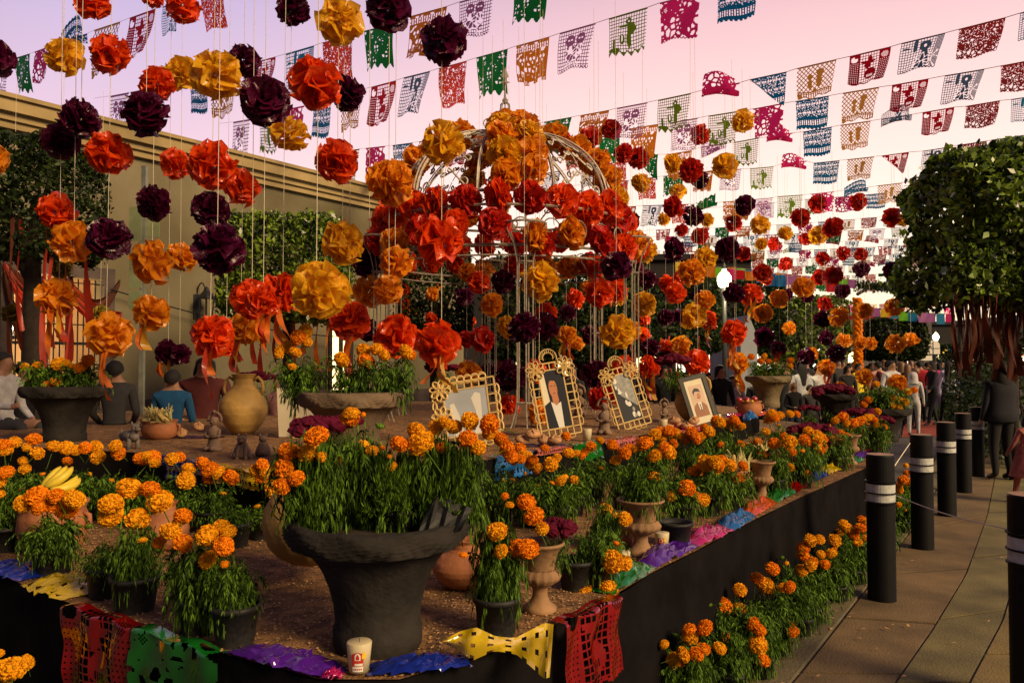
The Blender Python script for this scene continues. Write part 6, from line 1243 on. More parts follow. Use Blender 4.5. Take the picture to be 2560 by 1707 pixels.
# clay dogs and figures
def clay_dog(px, Y, s_, rz, label, sit=True, m_='clay'):
    root = thing('clay_dog', label, 'figurine', (Xat(px, Y), Y, T2), (0, 0, rz)); root.scale = (s_,) * 3
    mb = MB()
    if sit:
        mb.lathe([(.055, 0), (.085, .02), (.092, .06), (.075, .11), (.055, .15), (.047, .17)], 18, c=(0, .02, 0)); mb.ball((0, -.025, .205), .05, 14, 9, sc=(1, 1.05, .9)); mb.ball((0, -.075, .192), .026, 10, 6, sc=(1, 1.1, .8))
        for sx in (-1, 1):
            mb.tube([(sx * .03, -.03, .14), (sx * .04, -.065, .07), (sx * .042, -.075, .01)], [.022, .019, .02], 8); mb.ball((sx * .07, -.02, .035), .038, 10, 6, sc=(.7, 1.1, .9)); mb.ball((sx * .044, -.09, .012), .02, 8, 5)
            mb.ball((sx * .036, -.008, .25), .016, 8, 5, sc=(1, .6, 1.4))
    else:
        mb.tube([(0, .11, .12), (0, .04, .13), (0, -.05, .125), (0, -.11, .14)], [.045, .058, .062, .045], 14); mb.ball((0, .13, .12), .045, 10, 6); mb.ball((0, -.12, .13), .05, 10, 6)
        mb.tube([(0, -.12, .14), (0, -.14, .20)], [.038, .035], 10); mb.ball((0, -.15, .215), .045, 12, 8); mb.ball((0, -.195, .205), .026, 10, 6, sc=(1, 1.3, .8)); mb.tube([(0, .16, .14), (0, .19, .2)], [.014, .008], 6)
        for sx in (-1, 1):
            for y_ in (-.10, .10): mb.tube([(sx * .035, y_, .11), (sx * .045, y_, .05), (sx * .045, y_, 0)], [.026, .021, .024], 8)
            mb.tube([(sx * .028, -.14, .245), (sx * .036, -.135, .285)], [.018, .005], 6)
    mb.obj('body', M[m_], root, smooth=True)
    eb = MB(); [eb.ball((sx * .02, -.072 if sit else -.192, .217 if sit else .228), .006, 6, 4) for sx in (-1, 1)]; eb.obj('eyes', M['black'], root); return root
clay_dog(607, 5.15, .62, R(15), 'seated pale clay dog with collar near the yellow edge banner'); clay_dog(660, 5.3, .55, R(200), 'smaller clay dog sitting back to back with the pale one')
clay_dog(325, 5.75, .72, R(50), 'standing grey clay dog looking left before the corn bowl', False, 'claygrey')
def figurine(px, Y, s_, label, m_='clay'):
    root = thing('clay_figurine', label, 'figurine', (Xat(px, Y), Y, T2), (0, 0, random.uniform(-.4, .4))); root.scale = (s_,) * 3
    mb = MB(); mb.lathe([(.075, 0), (.08, .02), (.06, .06), (.05, .12), (.06, .17), (.055, .21), (.025, .235), (.024, .25)], 16); mb.ball((0, -.005, .285), .042, 14, 9, sc=(.95, 1, 1.1)); mb.ball((0, -.045, .28), .012, 8, 5)
    mb.tube([(.07 * math.cos(t), .01, .30 + .07 * math.sin(t)) for t in np.linspace(-.3, 3.44, 12)], .014, 6); mb.ball((0, 0, .375), .018, 8, 5)
    for sx in (-1, 1): mb.tube([(sx * .055, 0, .20), (sx * .075, -.03, .15), (sx * .02, -.07, .14)], [.018, .016, .015], 8); mb.ball((sx * .035, -.075, .03), .03, 8, 6, sc=(1, 1.4, .8))
    mb.obj('body', M[m_], root, smooth=True)
figurine(537, 5.6, .74, 'seated clay figurine with halo headdress before the amphora'); figurine(1510, 6.9, .85, 'dark clay figurine between the two ornate portrait frames'); figurine(1660, 8.0, .7, 'small saint figurine with sunburst halo behind the bread'); figurine(1448, 9.2, 1.0, 'clay figure in shadow behind the suited portrait')
# ---- frames
def frame_root(px, Y, z, w_, h, lean, yaw, label, name='portrait_frame', cat='picture frame', roll=0):
    root = thing(name, label, cat, (Xat(px, Y), Y, z)); root.rotation_euler = (-lean, roll, yaw); return root
def loopring(mb, cx, cz, rx, rz_, th=.006, n=12, rot=0):
    pts = []
    for t in np.linspace(0, 2 * math.pi, n + 1)[:-1]:
        x, z_ = rx * math.cos(t), rz_ * math.sin(t); pts.append((cx + x * math.cos(rot) - z_ * math.sin(rot), 0, cz + x * math.sin(rot) + z_ * math.cos(rot)))
    mb.tube(pts, th, 4, closed=True)
def rectprint(root, nm_, polys):
    for nme, m_, pts, off in polys:
        mb = MB(); mb.add([(x, -off, z_) for x, z_ in pts], [tuple(range(len(pts)))]); mb.obj(nme, M[m_], root)
def ov(cx, cz, rx, rz_, n=14): return [(cx + rx * math.cos(t), cz + rz_ * math.sin(t)) for t in np.linspace(0, 2 * math.pi, n + 1)[:-1]]
def ornate(px, Y, z, pw, ph, label, lean, yaw, roll, corners=('tl', 'tr'), prints=(), toparc=True, th=.0055):
    root = frame_root(px, Y, z, pw, ph, lean, yaw, label, roll=roll); bw = .062; zb = bw * 1.4
    mb = MB()
    for x0, z0, x1, z1 in [(-pw / 2, zb, pw / 2, zb), (-pw / 2, zb + ph, pw / 2, zb + ph), (-pw / 2, zb, -pw / 2, zb + ph), (pw / 2, zb, pw / 2, zb + ph),
                           (-pw / 2 - bw, zb - bw, pw / 2 + bw, zb - bw), (-pw / 2 - bw, zb + ph + bw, pw / 2 + bw, zb + ph + bw), (-pw / 2 - bw, zb - bw, -pw / 2 - bw, zb + ph + bw), (pw / 2 + bw, zb - bw, pw / 2 + bw, zb + ph + bw)]:
        mb.box(((x0 + x1) / 2, 0, (z0 + z1) / 2), (abs(x1 - x0) + .011, .010, abs(z1 - z0) + .011) )
    mb.obj('frame_bars', M['cream'], root)
    rv = MB().box((0, 0, 0), (bw - .012, .008, .009)).mesh('rung', [M['cream']]); rh = MB().box((0, 0, 0), (.009, .008, bw - .012)).mesh('rung', [M['cream']]); n = int(ph / .068)
    for i in range(n + 1):
        zz = zb + ph * i / n
        for sx in (-1, 1): link_obj('rung', rv, root, loc=(sx * (pw / 2 + bw / 2), -.0012, zz))
    nx = max(4, int(pw / .05))
    for i in range(nx + 1):
        xx = -pw / 2 + pw * i / nx
        for zz in (zb - bw / 2, zb + ph + bw / 2): link_obj('rung', rh, root, loc=(xx, -.0012, zz))
    LR = MB(); loopring(LR, 0, 0, .016, .036, th); lv = LR.mesh('scallop', [M['cream']]); LH = MB(); loopring(LH, 0, 0, .03, .016, th); lh = LH.mesh('scallop', [M['cream']])
    for i in range(n):
        zz = zb + ph * (i + .5) / n
        for sx in (-1, 1): link_obj('scallop', lv, root, loc=(sx * (pw / 2 + bw + .014), 0, zz))
    for i in range(nx):
        xx = -pw / 2 + pw * (i + .5) / nx; link_obj('scallop', lh, root, loc=(xx, 0, zb - bw - .016))
        if toparc != 'arc': link_obj('scallop', lh, root, loc=(xx, 0, zb + ph + bw + .014), scale=(1, 1, 1.6))
    PT = MB(); loopring(PT, 0, .045, .020, .034, th); pm_ = PT.mesh('petal', [M['cream']])
    cs = {'tl': (-pw / 2 - bw * .35, zb + ph + bw * .2), 'tr': (pw / 2 + bw * .35, zb + ph + bw * .2), 'bl': (-pw / 2 - bw * .4, zb + ph * .45)}
    for c_ in corners:
        for k in range(8): link_obj('petal', pm_, root, loc=(cs[c_][0], -.012, cs[c_][1]), rot=(0, 2 * math.pi * k / 8 + .2, 0), scale=1.05)
    if toparc == 'arc':
        mb = MB(); mb.tube([(.075 * math.cos(t), 0, zb + ph + bw + .045 + .075 * math.sin(t)) for t in np.linspace(-.4, 3.54, 14)], th, 4)
        mb.tube([(.045 * math.cos(t), 0, zb + ph + bw + .045 + .045 * math.sin(t)) for t in np.linspace(-.4, 3.54, 10)], th, 4)
        for t in np.linspace(0, math.pi, 11): mb.tube([(.045 * math.cos(t), 0, zb + ph + bw + .045 + .045 * math.sin(t)), (.075 * math.cos(t), 0, zb + ph + bw + .045 + .075 * math.sin(t))], .003, 3)
        mb.obj('top_arch', M['cream'], root)
    MB().box((0, .006, zb + ph / 2), (pw, .004, ph)).obj('backing', M['ph_dark'], root)
    for nme, m_, pts, off in prints: 
        mb = MB(); mb.add([(x * pw, -off, zb + z_ * ph) for x, z_ in pts], [tuple(range(len(pts)))]); mb.obj(nme, M[m_], root)
    mb = MB(); mb.tube([(0, .01, zb + ph * .6), (0, .03 + (zb + ph * .6) * math.sin(lean) * 1.9, .02)], .008, 4); mb.obj('easel_leg', M['cream'], root)
    return root
full = [(-.5, 0), (.5, 0), (.5, 1), (-.5, 1)]
port1 = [('photo_ground', 'ph_dark', full, .001), ('photo_light', 'matboard', [(-.5, .25), (-.22, .38), (-.30, 1), (-.5, 1)], .0014), ('photo_suit', 'ph_dark', [(-.5, 0), (.5, 0), (.48, .42), (.2, .50), (-.2, .48), (-.5, .40)], .0018),
         ('photo_shirt', 'ph_white', [(-.06, 0), (.16, 0), (.20, .44), (.02, .40), (-.2, .46)], .0022), ('photo_neck', 'ph_skin', [(-.12, .44), (.02, .38), (.14, .46), (.12, .58), (-.12, .58)], .0026), ('photo_face', 'ph_skin', ov(-.02, .68, .17, .165), .003), ('photo_hair', 'ph_dark', [(-.24, .70), (-.22, .86), (0, .93), (.20, .86), (.22, .66), (.13, .80), (-.08, .82), (-.17, .78)], .0034),
         ('photo_brow', 'ph_dark', [(-.12, .72), (-.03, .715), (-.03, .725), (-.12, .73)], .0036), ('photo_brow', 'ph_dark', [(.03, .715), (.11, .72), (.11, .73), (.03, .725)], .0036), ('photo_mouth', 'ph_dark', [(-.06, .59), (.05, .59), (.04, .60), (-.05, .60)], .0036)]
rr3 = random.Random(5); port2 = [('photo_ground', 'ph_dark', full, .001), ('photo_sky', 'ph_mid', [(-.2, .55), (.5, .25), (.5, 1), (-.5, 1), (-.5, .9)], .0014)]
for k in range(16):
    cx = -.33 + .045 * k + rr3.uniform(-.12, .12); cz = .85 - .052 * k + rr3.uniform(-.06, .06); port2.append(('photo_figure', rr3.choice(['ph_white', 'ph_white', 'ph_dark', 'ph_mid']), ov(cx, max(.06, cz), rr3.uniform(.04, .11), rr3.uniform(.02, .07), 7), .0016 + .0002 * k))
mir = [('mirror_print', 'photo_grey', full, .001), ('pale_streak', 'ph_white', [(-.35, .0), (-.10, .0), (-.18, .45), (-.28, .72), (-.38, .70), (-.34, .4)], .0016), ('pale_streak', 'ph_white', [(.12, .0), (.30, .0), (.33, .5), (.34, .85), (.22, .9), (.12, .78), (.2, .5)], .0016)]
ornate(1178, 5.9, T2, .34, .36, 'cream cut-out frame with scalloped edge round a pale reflecting picture', R(14), R(-6), R(-9), ('tl', 'bl'), mir, 'flat', .0075)
ornate(1407, 6.55, T2, .21, .50, 'tall cream petal frame with a colour portrait of a man in a dark suit', R(12), R(4), R(-9.5), ('tl', 'tr'), port1, 'arc')
ornate(1590, 7.45, T2, .20, .46, 'tall cream petal frame with a black and white photograph of people', R(12), R(8), R(-15), ('tl', 'tr'), port2, 'arc')
bf = frame_root(1765, 8.0, T2, .3, .5, R(13), R(8), 'black beaded frame with a sepia portrait of a man in a jacket', roll=R(-13.5)); PW, PH = .25, .50
mb = MB(); [mb.box(c, d) for c, d in [((-PW / 2, 0, PH / 2), (.045, .03, PH + .045)), ((PW / 2, 0, PH / 2), (.045, .03, PH + .045)), ((0, 0, .0), (PW - .046, .03, .045)), ((0, 0, PH), (PW - .046, .03, .045))]]; mb.obj('frame_moulding', M['blackframe'], bf)
bd = MB().ball((0, 0, 0), .008, 6, 4).mesh('bead', [M['blackframe']])
for i in range(24):
    for sx in (-1, 1): link_obj('bead', bd, bf, loc=(sx * (PW / 2 + .022), -.012, PH * i / 23))
for i in range(11):
    for zz in (-.022, PH + .022): link_obj('bead', bd, bf, loc=(-PW / 2 + PW * i / 10, -.012, zz))
rectprint(bf, 'p', [('mount', 'matboard', [(-.104, .022), (.104, .022), (.104, PH - .022), (-.104, PH - .022)], .004), ('photo_ground', 'ph_pink', [(-.072, .09), (.072, .09), (.072, .42), (-.072, .42)], .005),
    ('photo_jacket', 'ph_sepia', [(-.072, .09), (.072, .09), (.068, .19), (.03, .235), (-.02, .24), (-.06, .21), (-.072, .18)], .0055), ('photo_shirt', 'ph_white', [(-.014, .16), (.012, .16), (.02, .235), (-.018, .24)], .006), ('photo_tie', 'ph_dark', [(-.004, .15), (.004, .15), (.005, .22), (-.004, .22)], .0065),
    ('photo_face', 'ph_pink', ov(0, .31, .035, .052), .0065), ('photo_cheek_shade', 'ph_skin', ov(.012, .30, .020, .035), .0068), ('photo_hair', 'ph_dark', [(-.038, .32), (-.04, .36), (-.01, .39), (.03, .375), (.04, .33), (.028, .345), (-.02, .352)], .007), ('photo_moustache', 'ph_dark', [(-.014, .283), (.014, .283), (.010, .290), (-.010, .290)], .0072), ('photo_eye', 'ph_dark', ov(-.013, .318, .005, .0025, 6), .0072), ('photo_eye', 'ph_dark', ov(.013, .318, .005, .0025, 6), .0072)])
mb = MB(); mb.tube([(0, .02, .3), (0, .17, .0)], .008, 4); mb.obj('easel_leg', M['blackframe'], bf)
ea = frame_root(745, 6.6, T2, .3, .3, R(-14), R(5), 'back of a pale board frame with strut, half hidden by the upper urn', 'picture_board', 'picture frame')
MB().box((0, 0, .22), (.30, .012, .42)).obj('board', M['matboard'], ea); mb = MB(); mb.add([(-.05, -.01, 0), (.05, -.01, 0), (0, -.02, .24), (-.03, -.06, 0), (.03, -.06, 0)], [(0, 3, 2), (3, 4, 2), (4, 1, 2)]); mb.obj('strut', M['cream'], ea)

# ================================================================== PLASTIC SHEETS ON THE EDGES
def crumple(px, py, z, ln, dp, m_, label, yaw, seed, hang=.0, hh=.05, holes=False):
    g = G(px, py, z); r_ = random.Random(seed); nu, nv = 22, 12; vs = []; so = r_.uniform(0, 50)
    for v in range(nv + 1):
        for u in range(nu + 1):
            a = u / nu - .5; c = v / nv; x = a * ln; y_ = (c - .35) * dp * (1 - .5 * abs(a) * 1.6); e = 1 - (2 * abs(a)) ** 3
            n1 = mnoise.noise(Vector((a * 7 + so, c * 4, 1))); n2 = mnoise.noise(Vector((a * 18 + so, c * 9, 5)))
            z_ = .008 + hh * e * (.35 + .65 * math.sin(math.pi * min(1, max(0, c)))) * (.55 + .9 * abs(n1)) + .022 * n2 * e
            if c < .3: z_ -= hang * (.3 - c) / .3; y_ = (-.05 - .02 * n1) * 1.0 if hang else y_
            vs.append((x + .02 * n2, y_ + .015 * n1, max(z_, .004) if c >= .3 or not hang else z_))
    F = [(v * (nu + 1) + u, v * (nu + 1) + u + 1, (v + 1) * (nu + 1) + u + 1, (v + 1) * (nu + 1) + u) for v in range(nv) for u in range(nu) if not (holes and u % 3 == 1 and v % 3 == 1 and r_.random() < .7)]
    o = link_obj('plastic_banner', np_mesh('plastic_banner', vs, F, [M[m_]]), loc=g, rot=(0, 0, yaw)); o['label'] = label; o['category'] = 'plastic banner'; o['group'] = 'shiny plastic banners laid along the tier edges'; return o
def yawpx(a, c, z): p, q = G(*a, z), G(*c, z); return math.atan2(q.y - p.y, q.x - p.x)
e_ = [((1528, 1491), (1632, 1429), 'p_green', 'green', 'right of the hanging red banner'), ((1632, 1429), (1741, 1375), 'p_purple', 'violet', 'below the wide-rimmed pedestal pot'), ((1741, 1375), (1830, 1336), 'p_magenta', 'magenta', 'beside the grey nursery pot'), ((1830, 1336), (1884, 1299), 'p_lblue', 'bright blue', 'after the magenta one'), ((1884, 1299), (1938, 1266), 'p_orange', 'orange', 'below the cockscomb pedestal pot'),
      ((1938, 1266), (1990, 1240), 'p_green', 'green', 'right of the orange one'), ((1990, 1240), (2032, 1215), 'p_red', 'red', 'between green and dark blue'), ((2032, 1215), (2070, 1196), 'p_blue', 'dark blue', 'at the middle of the long edge'), ((2068, 1196), (2102, 1184), 'p_yellow', 'yellow', 'right of the dark blue one'), ((2095, 1184), (2130, 1172), 'p_red', 'red', 'right of the yellow one'), ((2125, 1172), (2160, 1162), 'p_green', 'green', 'almost at the nearest black post'), ((2140, 1160), (2180, 1148), 'p_purple', 'violet', 'beside the last pedestal pot'), ((2165, 1140), (2195, 1132), 'p_magenta', 'pink', 'small and near the nearest black post'), ((2178, 1130), (2205, 1122), 'p_lblue', 'bright blue', 'far and small by the nearest post'), ((2195, 1125), (2228, 1116), 'p_orange', 'orange', 'far, next to the nearest post top'), ((2215, 1118), (2240, 1110), 'p_green', 'green', 'last at the far end')]
for i, (a, c, m_, cn, wh) in enumerate(e_):
    p, q = G(*a, T1), G(*c, T1); ln = (q - p).length * 1.08; cx, cy = (a[0] + c[0]) / 2, (a[1] + c[1]) / 2
    crumple(cx - 6, cy - 9, T1, ln, .17, m_, f'crumpled {cn} plastic banner on the tier edge, {wh}', yawpx(a, c, T1), i, hh=.06)
crumple(20, 1432, T1, .42, .2, 'p_blue', 'dark blue plastic banner on the front edge at the far left', yawpx((0, 1437), (65, 1464), T1), 31, hh=.03)
crumple(135, 1477, T1, .36, .26, 'p_yellow', 'yellow plastic banner with small holes folded on the front left edge', yawpx((65, 1464), (190, 1513), T1), 32, holes=True, hh=.045)
crumple(705, 1660, T1, .42, .15, 'p_purple', 'violet plastic banner along the front edge left of the candle', yawpx((577, 1638), (800, 1697), T1), 33, hh=.028)
crumple(1050, 1674, T1, .30, .15, 'p_blue', 'deep blue plastic banner along the front edge under the stone urn', yawpx((900, 1690), (1150, 1668), T1), 34, hh=.028)
crumple(828, 1697, T1, .06, .05, 'p_magenta', 'tiny pink plastic scrap left of the labelled candle', 0, 35, hh=.02)
# yellow twisted banner at the corner
tp = [(1106, 1600), (1150, 1577), (1190, 1567), (1240, 1590), (1288, 1594), (1330, 1572), (1362, 1556), (1384, 1560)]; bt = [(1110, 1606), (1150, 1628), (1182, 1650), (1236, 1626), (1290, 1634), (1330, 1668), (1360, 1696), (1374, 1692)]
vs = []
for v in range(9):
    for u in range(25):
        t = u / 24 * 7; i = min(6, int(t)); f = t - i; c = v / 8
        def L_(l): return (l[i][0] * (1 - f) + l[i + 1][0] * f, l[i][1] * (1 - f) + l[i + 1][1] * f)
        (x0, y0), (x1, y1) = L_(tp), L_(bt); px, py = x0 + (x1 - x0) * c, y0 + (y1 - y0) * c
        sk = 2.49 + (px - 1221) / 164 * .28; Y = min(G(px, py, T1).y, max(2.45, sk)) - .035 - .012 * math.sin(u * 1.1 + c * 3) - .02 * math.sin(c * math.pi)
        vs.append(P(px, py, Y))
F = [(v * 25 + u, v * 25 + u + 1, v * 25 + 26 + u, v * 25 + 25 + u) for v in range(8) for u in range(24) if not (v % 3 == 1 and u % 3 == 0)]
o = link_obj('plastic_banner', np_mesh('plastic_banner', vs, F, [M['p_yellow']])); o['label'] = 'twisted yellow plastic banner with punched holes at the front right corner'; o['category'] = 'plastic banner'; o['group'] = 'shiny plastic banners laid along the tier edges'
# hanging perforated banners on the skirt
def hang(a, c, z, H, kind, m_, label, seed, out=.05, lap=.06):
    A_, B_ = G(*a, z), G(*c, z); X = (B_ - A_); W_ = X.length; X.normalize(); n_ = Vector((X.y, -X.x, 0)); msk = motif(kind); r_ = random.Random(seed); V = []
    for j in range(GH + 1):
        for i in range(GW + 1):
            u, v = i / GW, j / GH; s_ = v * H - lap; w_ = mnoise.noise(Vector((u * 4 + seed, v * 3, 0))) * .035 * v + .008 * math.sin(u * 15 + v * 4)
            p = A_ + X * (u * W_ + .02 * math.sin(v * 4 + seed) * v)
            if s_ < 0: p = p - n_ * (-s_) + n_ * out + Vector((0, 0, .012 + .006 * math.sin(u * 12)))
            else: p = p + n_ * (out + w_) + Vector((0, 0, .010 - s_))
            V.append(p)
    jy, jx = np.nonzero(msk | (np.arange(GH)[:, None] < 2)); w2 = GW + 1; F = np.stack([jy * w2 + jx, (jy + 1) * w2 + jx, (jy + 1) * w2 + jx + 1, jy * w2 + jx + 1], 1)
    o = link_obj('plastic_banner', np_mesh('plastic_banner', [tuple(v) for v in V], F, [M[m_]], False)); o['label'] = label; o['category'] = 'plastic banner'; o['group'] = 'perforated banners hanging down the altar skirt'
hang((1385, 1561), (1528, 1491), T1, .36, 'redf', 'p_red', 'glossy perforated red banner hanging down the black skirt at the right corner', 3)
hang((190, 1513), (359, 1567), T1, .36, 'redf', 'p_red', 'glossy perforated red banner hanging at the front left of the skirt', 5)
hang((363, 1568), (575, 1638), T1, .36, 'magenta', 'p_green', 'perforated green banner with a wheel pattern hanging right of the front red one', 8)
hang((530, 1163), (660, 1186), T2, .16, 'bluef', 'p_yellow', 'perforated yellow banner hanging from the left upper tier edge', 9, .03)
hang((1425, 1116), (1500, 1104), T2, .20, 'green', 'p_green', 'bright green banner over the upper tier edge below the suited portrait', 10, .03)
hang((1505, 1103), (1589, 1090), T2, .14, 'bluef', 'p_salmon', 'salmon banner over the upper tier edge right of the green one', 11, .03)
hang((1333, 1128), (1423, 1117), T2, .10, 'bluef', 'p_salmon', 'salmon banner over the upper tier edge below the purple cloth', 12, .03)
hang((1230, 1146), (1325, 1129), T2, .22, 'bluef', 'p_lblue', 'light blue banner over the upper tier edge right of the big urn plants', 14, .03)
hang((1680, 1073), (1744, 1062), T2, .12, 'bluef', 'p_salmon', 'salmon banner over the upper tier edge under the magenta cloth', 13, .03)
crumple(1765, 1052, T2, .26, .14, 'p_green', 'pale green plastic on the upper tier edge below the black frame', .9, 41, hh=.04); crumple(1838, 1043, T2, .3, .15, 'p_magenta', 'magenta plastic on the upper tier edge near the fruit pot', .9, 42)
crumple(1880, 1050, T2, .26, .14, 'p_lblue', 'blue plastic tuft between marigolds below the fruit pot', .9, 43, hh=.1); crumple(1905, 1040, T2, .25, .12, 'p_orange', 'orange plastic on the tier edge right of the blue tuft', .9, 44)
hang((400, 1140), (520, 1160), T2, .2, 'bluef', 'p_blue', 'dark plastic banner in shade left of the yellow perforated one', 15, .03)

# ================================================================== POSTS
def bollard(px, py, label):
    g = G(px, py, .012); root = thing('bollard', label, 'bollard', g, group='black posts along the pavement')
    MB().lathe([(.088, 0), (.088, .948), (.084, .955), (.01, .956)], 32).obj('post', M['black'], root, smooth=False)
    MB().lathe([(.084, .957), (.01, .960)], 28).obj('cap', M['bolltop'], root)
    for z_ in (.715, .655): MB().lathe([(.0895, z_ - .006), (.0895, z_ + .048)], 32, cap=False).obj('reflective_band', M['reflect'], root)
    for z_ in (.78, .708 - .003, .643): MB().lathe([(.0885, z_ - .006), (.098, z_ - .004), (.098, z_ + .001), (.0885, z_ + .003)], 32, cap=False).obj('collar', M['black'], root)
    return root
for px, py, lb in [(2205, 1497, 'nearest black post with two reflective bands, beside the kerb pots'), (2307, 1369, 'second black post with two reflective bands, joined by a string'), (2368, 1288, 'third black post with reflective bands, before the walking woman'), (2410, 1230, 'fourth black post, partly behind the third'), (2444, 1190, 'farthest black post in line, at the woman\'s feet'), (2582, 1760, 'black post cut by the right edge of the view')]: bollard(px, py, lb)
def rope(a, c, sag, label):
    mb = MB(); mb.tube([a.lerp(c, k / 14) + Vector((0, 0, -sag * math.sin(math.pi * k / 14))) for k in range(15)], .0035, 4); mb.obj('barrier_string', M['string'], label=label, cat='string', group='strings between the posts')
b1, b2, b3 = G(2205, 1497, 0), G(2307, 1369, 0), G(2582, 1760, 0)
rope(b1 + Vector((.1, 0, .69)), b3 + Vector((-.09, 0, .80)), .02, 'pale string from the nearest post to the post at the right edge')
rope(b1 + Vector((.09, .02, .86)), b2 + Vector((-.09, 0, .90)), .0, 'short pale string between nearest and second post')

# ================================================================== PEOPLE
SK = {}
def person_mesh(pose):
    V, E, Rd = [], [], []
    def v(p, r_, r2=None): V.append(p); Rd.append((r_, r2 or r_)); return len(V) - 1
    def e(a, c): E.append((a, c))
    sit = pose.startswith('sit'); dz = -.45 if sit else 0
    pel = v((0, 0, .96 + dz), .125, .10); wst = v((0, .0, 1.10 + dz), .115, .09); che = v((0, 0, 1.28 + dz), .15, .105); upc = v((0, 0, 1.40 + dz), .12, .09); nk = v((0, -.005, 1.48 + dz), .052); hd = v((0, -.015, 1.58 + dz), .075, .088); ht = v((0, -.01, 1.67 + dz), .068, .08)
    for a, c in [(pel, wst), (wst, che), (che, upc), (upc, nk), (nk, hd), (hd, ht)]: e(a, c)
    nose = v((0, -.105, 1.585 + dz), .014); e(hd, nose)
    arms = {'stand': [((.22, 0, 1.12), (.24, -.05, .88), (.24, -.07, .79))] * 2, 'front': [((.22, .02, 1.14), (.13, -.20, 1.08), (.05, -.26, 1.10))] * 2, 'phone': [((.21, -.06, 1.15), (.12, -.26, 1.28), (.08, -.28, 1.36)), ((.22, 0, 1.12), (.24, -.05, .88), (.24, -.07, .79))],
            'walk': [((.22, .10, 1.13), (.23, .08, .90), (.22, .05, .82)), ((.22, -.10, 1.13), (.22, -.22, .96), (.20, -.27, .90))], 'sit': [((.22, -.02, 1.12), (.16, -.22, 1.0), (.10, -.30, .98))] * 2, 'sitreach': [((.22, -.10, 1.16), (.20, -.34, 1.14), (.18, -.42, 1.17)), ((.22, -.02, 1.12), (.16, -.22, 1.0), (.10, -.30, .98))]}[pose]
    for sx, (el, wr, hn) in zip((-1, 1), arms):
        sh = v((sx * .165, 0, 1.39 + dz), .062); a = v((sx * el[0], el[1], el[2] + dz), .043); w_ = v((sx * wr[0], wr[1], wr[2] + dz), .030); h_ = v((sx * hn[0], hn[1], hn[2] + dz), .036, .022); e(upc, sh); e(sh, a); e(a, w_); e(w_, h_)
        st = {'walk': (.14, -.16)}.get(pose, (0, 0)); fy = st[0] if sx < 0 else st[1]
        hp = v((sx * .09, 0, .90 + dz), .095, .10); e(pel, hp)
        if sit: kn = v((sx * .12, -.40, .50), .062); an = v((sx * .12, -.38, .10), .042)
        else: kn = v((sx * .10, -.02 + fy * .6, .50), .062); an = v((sx * .105, .02 + fy * 1.3, .09), .042)
        e(hp, kn); e(kn, an); to = v((sx * .115, an and V[an][1] - .14, .035), .038, .03); e(an, to)
    me = bpy.data.meshes.new('p'); me.from_pydata(V, E, []); o = bpy.data.objects.new('p', me); COL.objects.link(o)
    m1_ = o.modifiers.new('s', 'SKIN'); m1_.use_smooth_shade = True
    for i, sv in enumerate(me.skin_vertices[0].data): sv.radius = Rd[i]; sv.use_root = (i == 0)
    ss = o.modifiers.new('u', 'SUBSURF'); ss.levels = 2; ss.render_levels = 2
    dg = bpy.context.evaluated_depsgraph_get(); ev = o.evaluated_get(dg); out = bpy.data.meshes.new_from_object(ev); out.name = 'body_' + pose
    bpy.data.objects.remove(o)
    for _ in range(4): out.materials.append(M['skin']) if len(out.materials) < 4 else None
    while len(out.materials) < 4: out.materials.append(M['skin'])
    hands = [(Vector((sx * hn[0], hn[1], hn[2] + dz)), Vector((sx * wr[0], wr[1], wr[2] + dz))) for sx, (el, wr, hn) in zip((-1, 1), arms)]
    for p in out.polygons:
        c = p.center; z_ = c.z - dz; mi = 1
        if z_ > 1.455 and abs(c.x) < .14: mi = 0
        elif any((c - h_).length < .085 for h_, w_ in hands): mi = 0
        elif (not sit and c.z < .93 and abs(c.x) < .20) or (sit and (c.z < .56)): mi = 2
        if c.z < .085: mi = 3
        p.material_index = mi; p.use_smooth = True
    return out, dz
def hairmesh(long, seed):
    mb = MB(); n, m_ = 18, 10; vs = []
    for i in range(m_ + 1):
        th = math.pi * (.02 + .66 * i / m_)
        for j in range(n):
            a = 2 * math.pi * j / n; back = .5 + .5 * math.sin(a)      # +y is the back
            t = th * (.52 + .48 * back); r_ = 1 + .05 * math.sin(a * 5 + i)
            vs.append((.092 * r_ * math.sin(t) * math.cos(a), .012 + .105 * r_ * math.sin(t) * math.sin(a), .108 * math.cos(t) - (long * back * max(0, (i / m_ - .6)) * 2.4)))
    mb.add(vs, [(i * n + j, (i + 1) * n + j, (i + 1) * n + (j + 1) % n, i * n + (j + 1) % n) for i in range(m_) for j in range(n)]); mb.add([(0, .012, .11)] + vs[:n], [(0, j + 1, (j + 1) % n + 1) for j in range(n)])
    return mb.mesh('hair', [M['hair']], True)
HAIR = [hairmesh(0, 1), hairmesh(.34, 2)]
BODY = {}
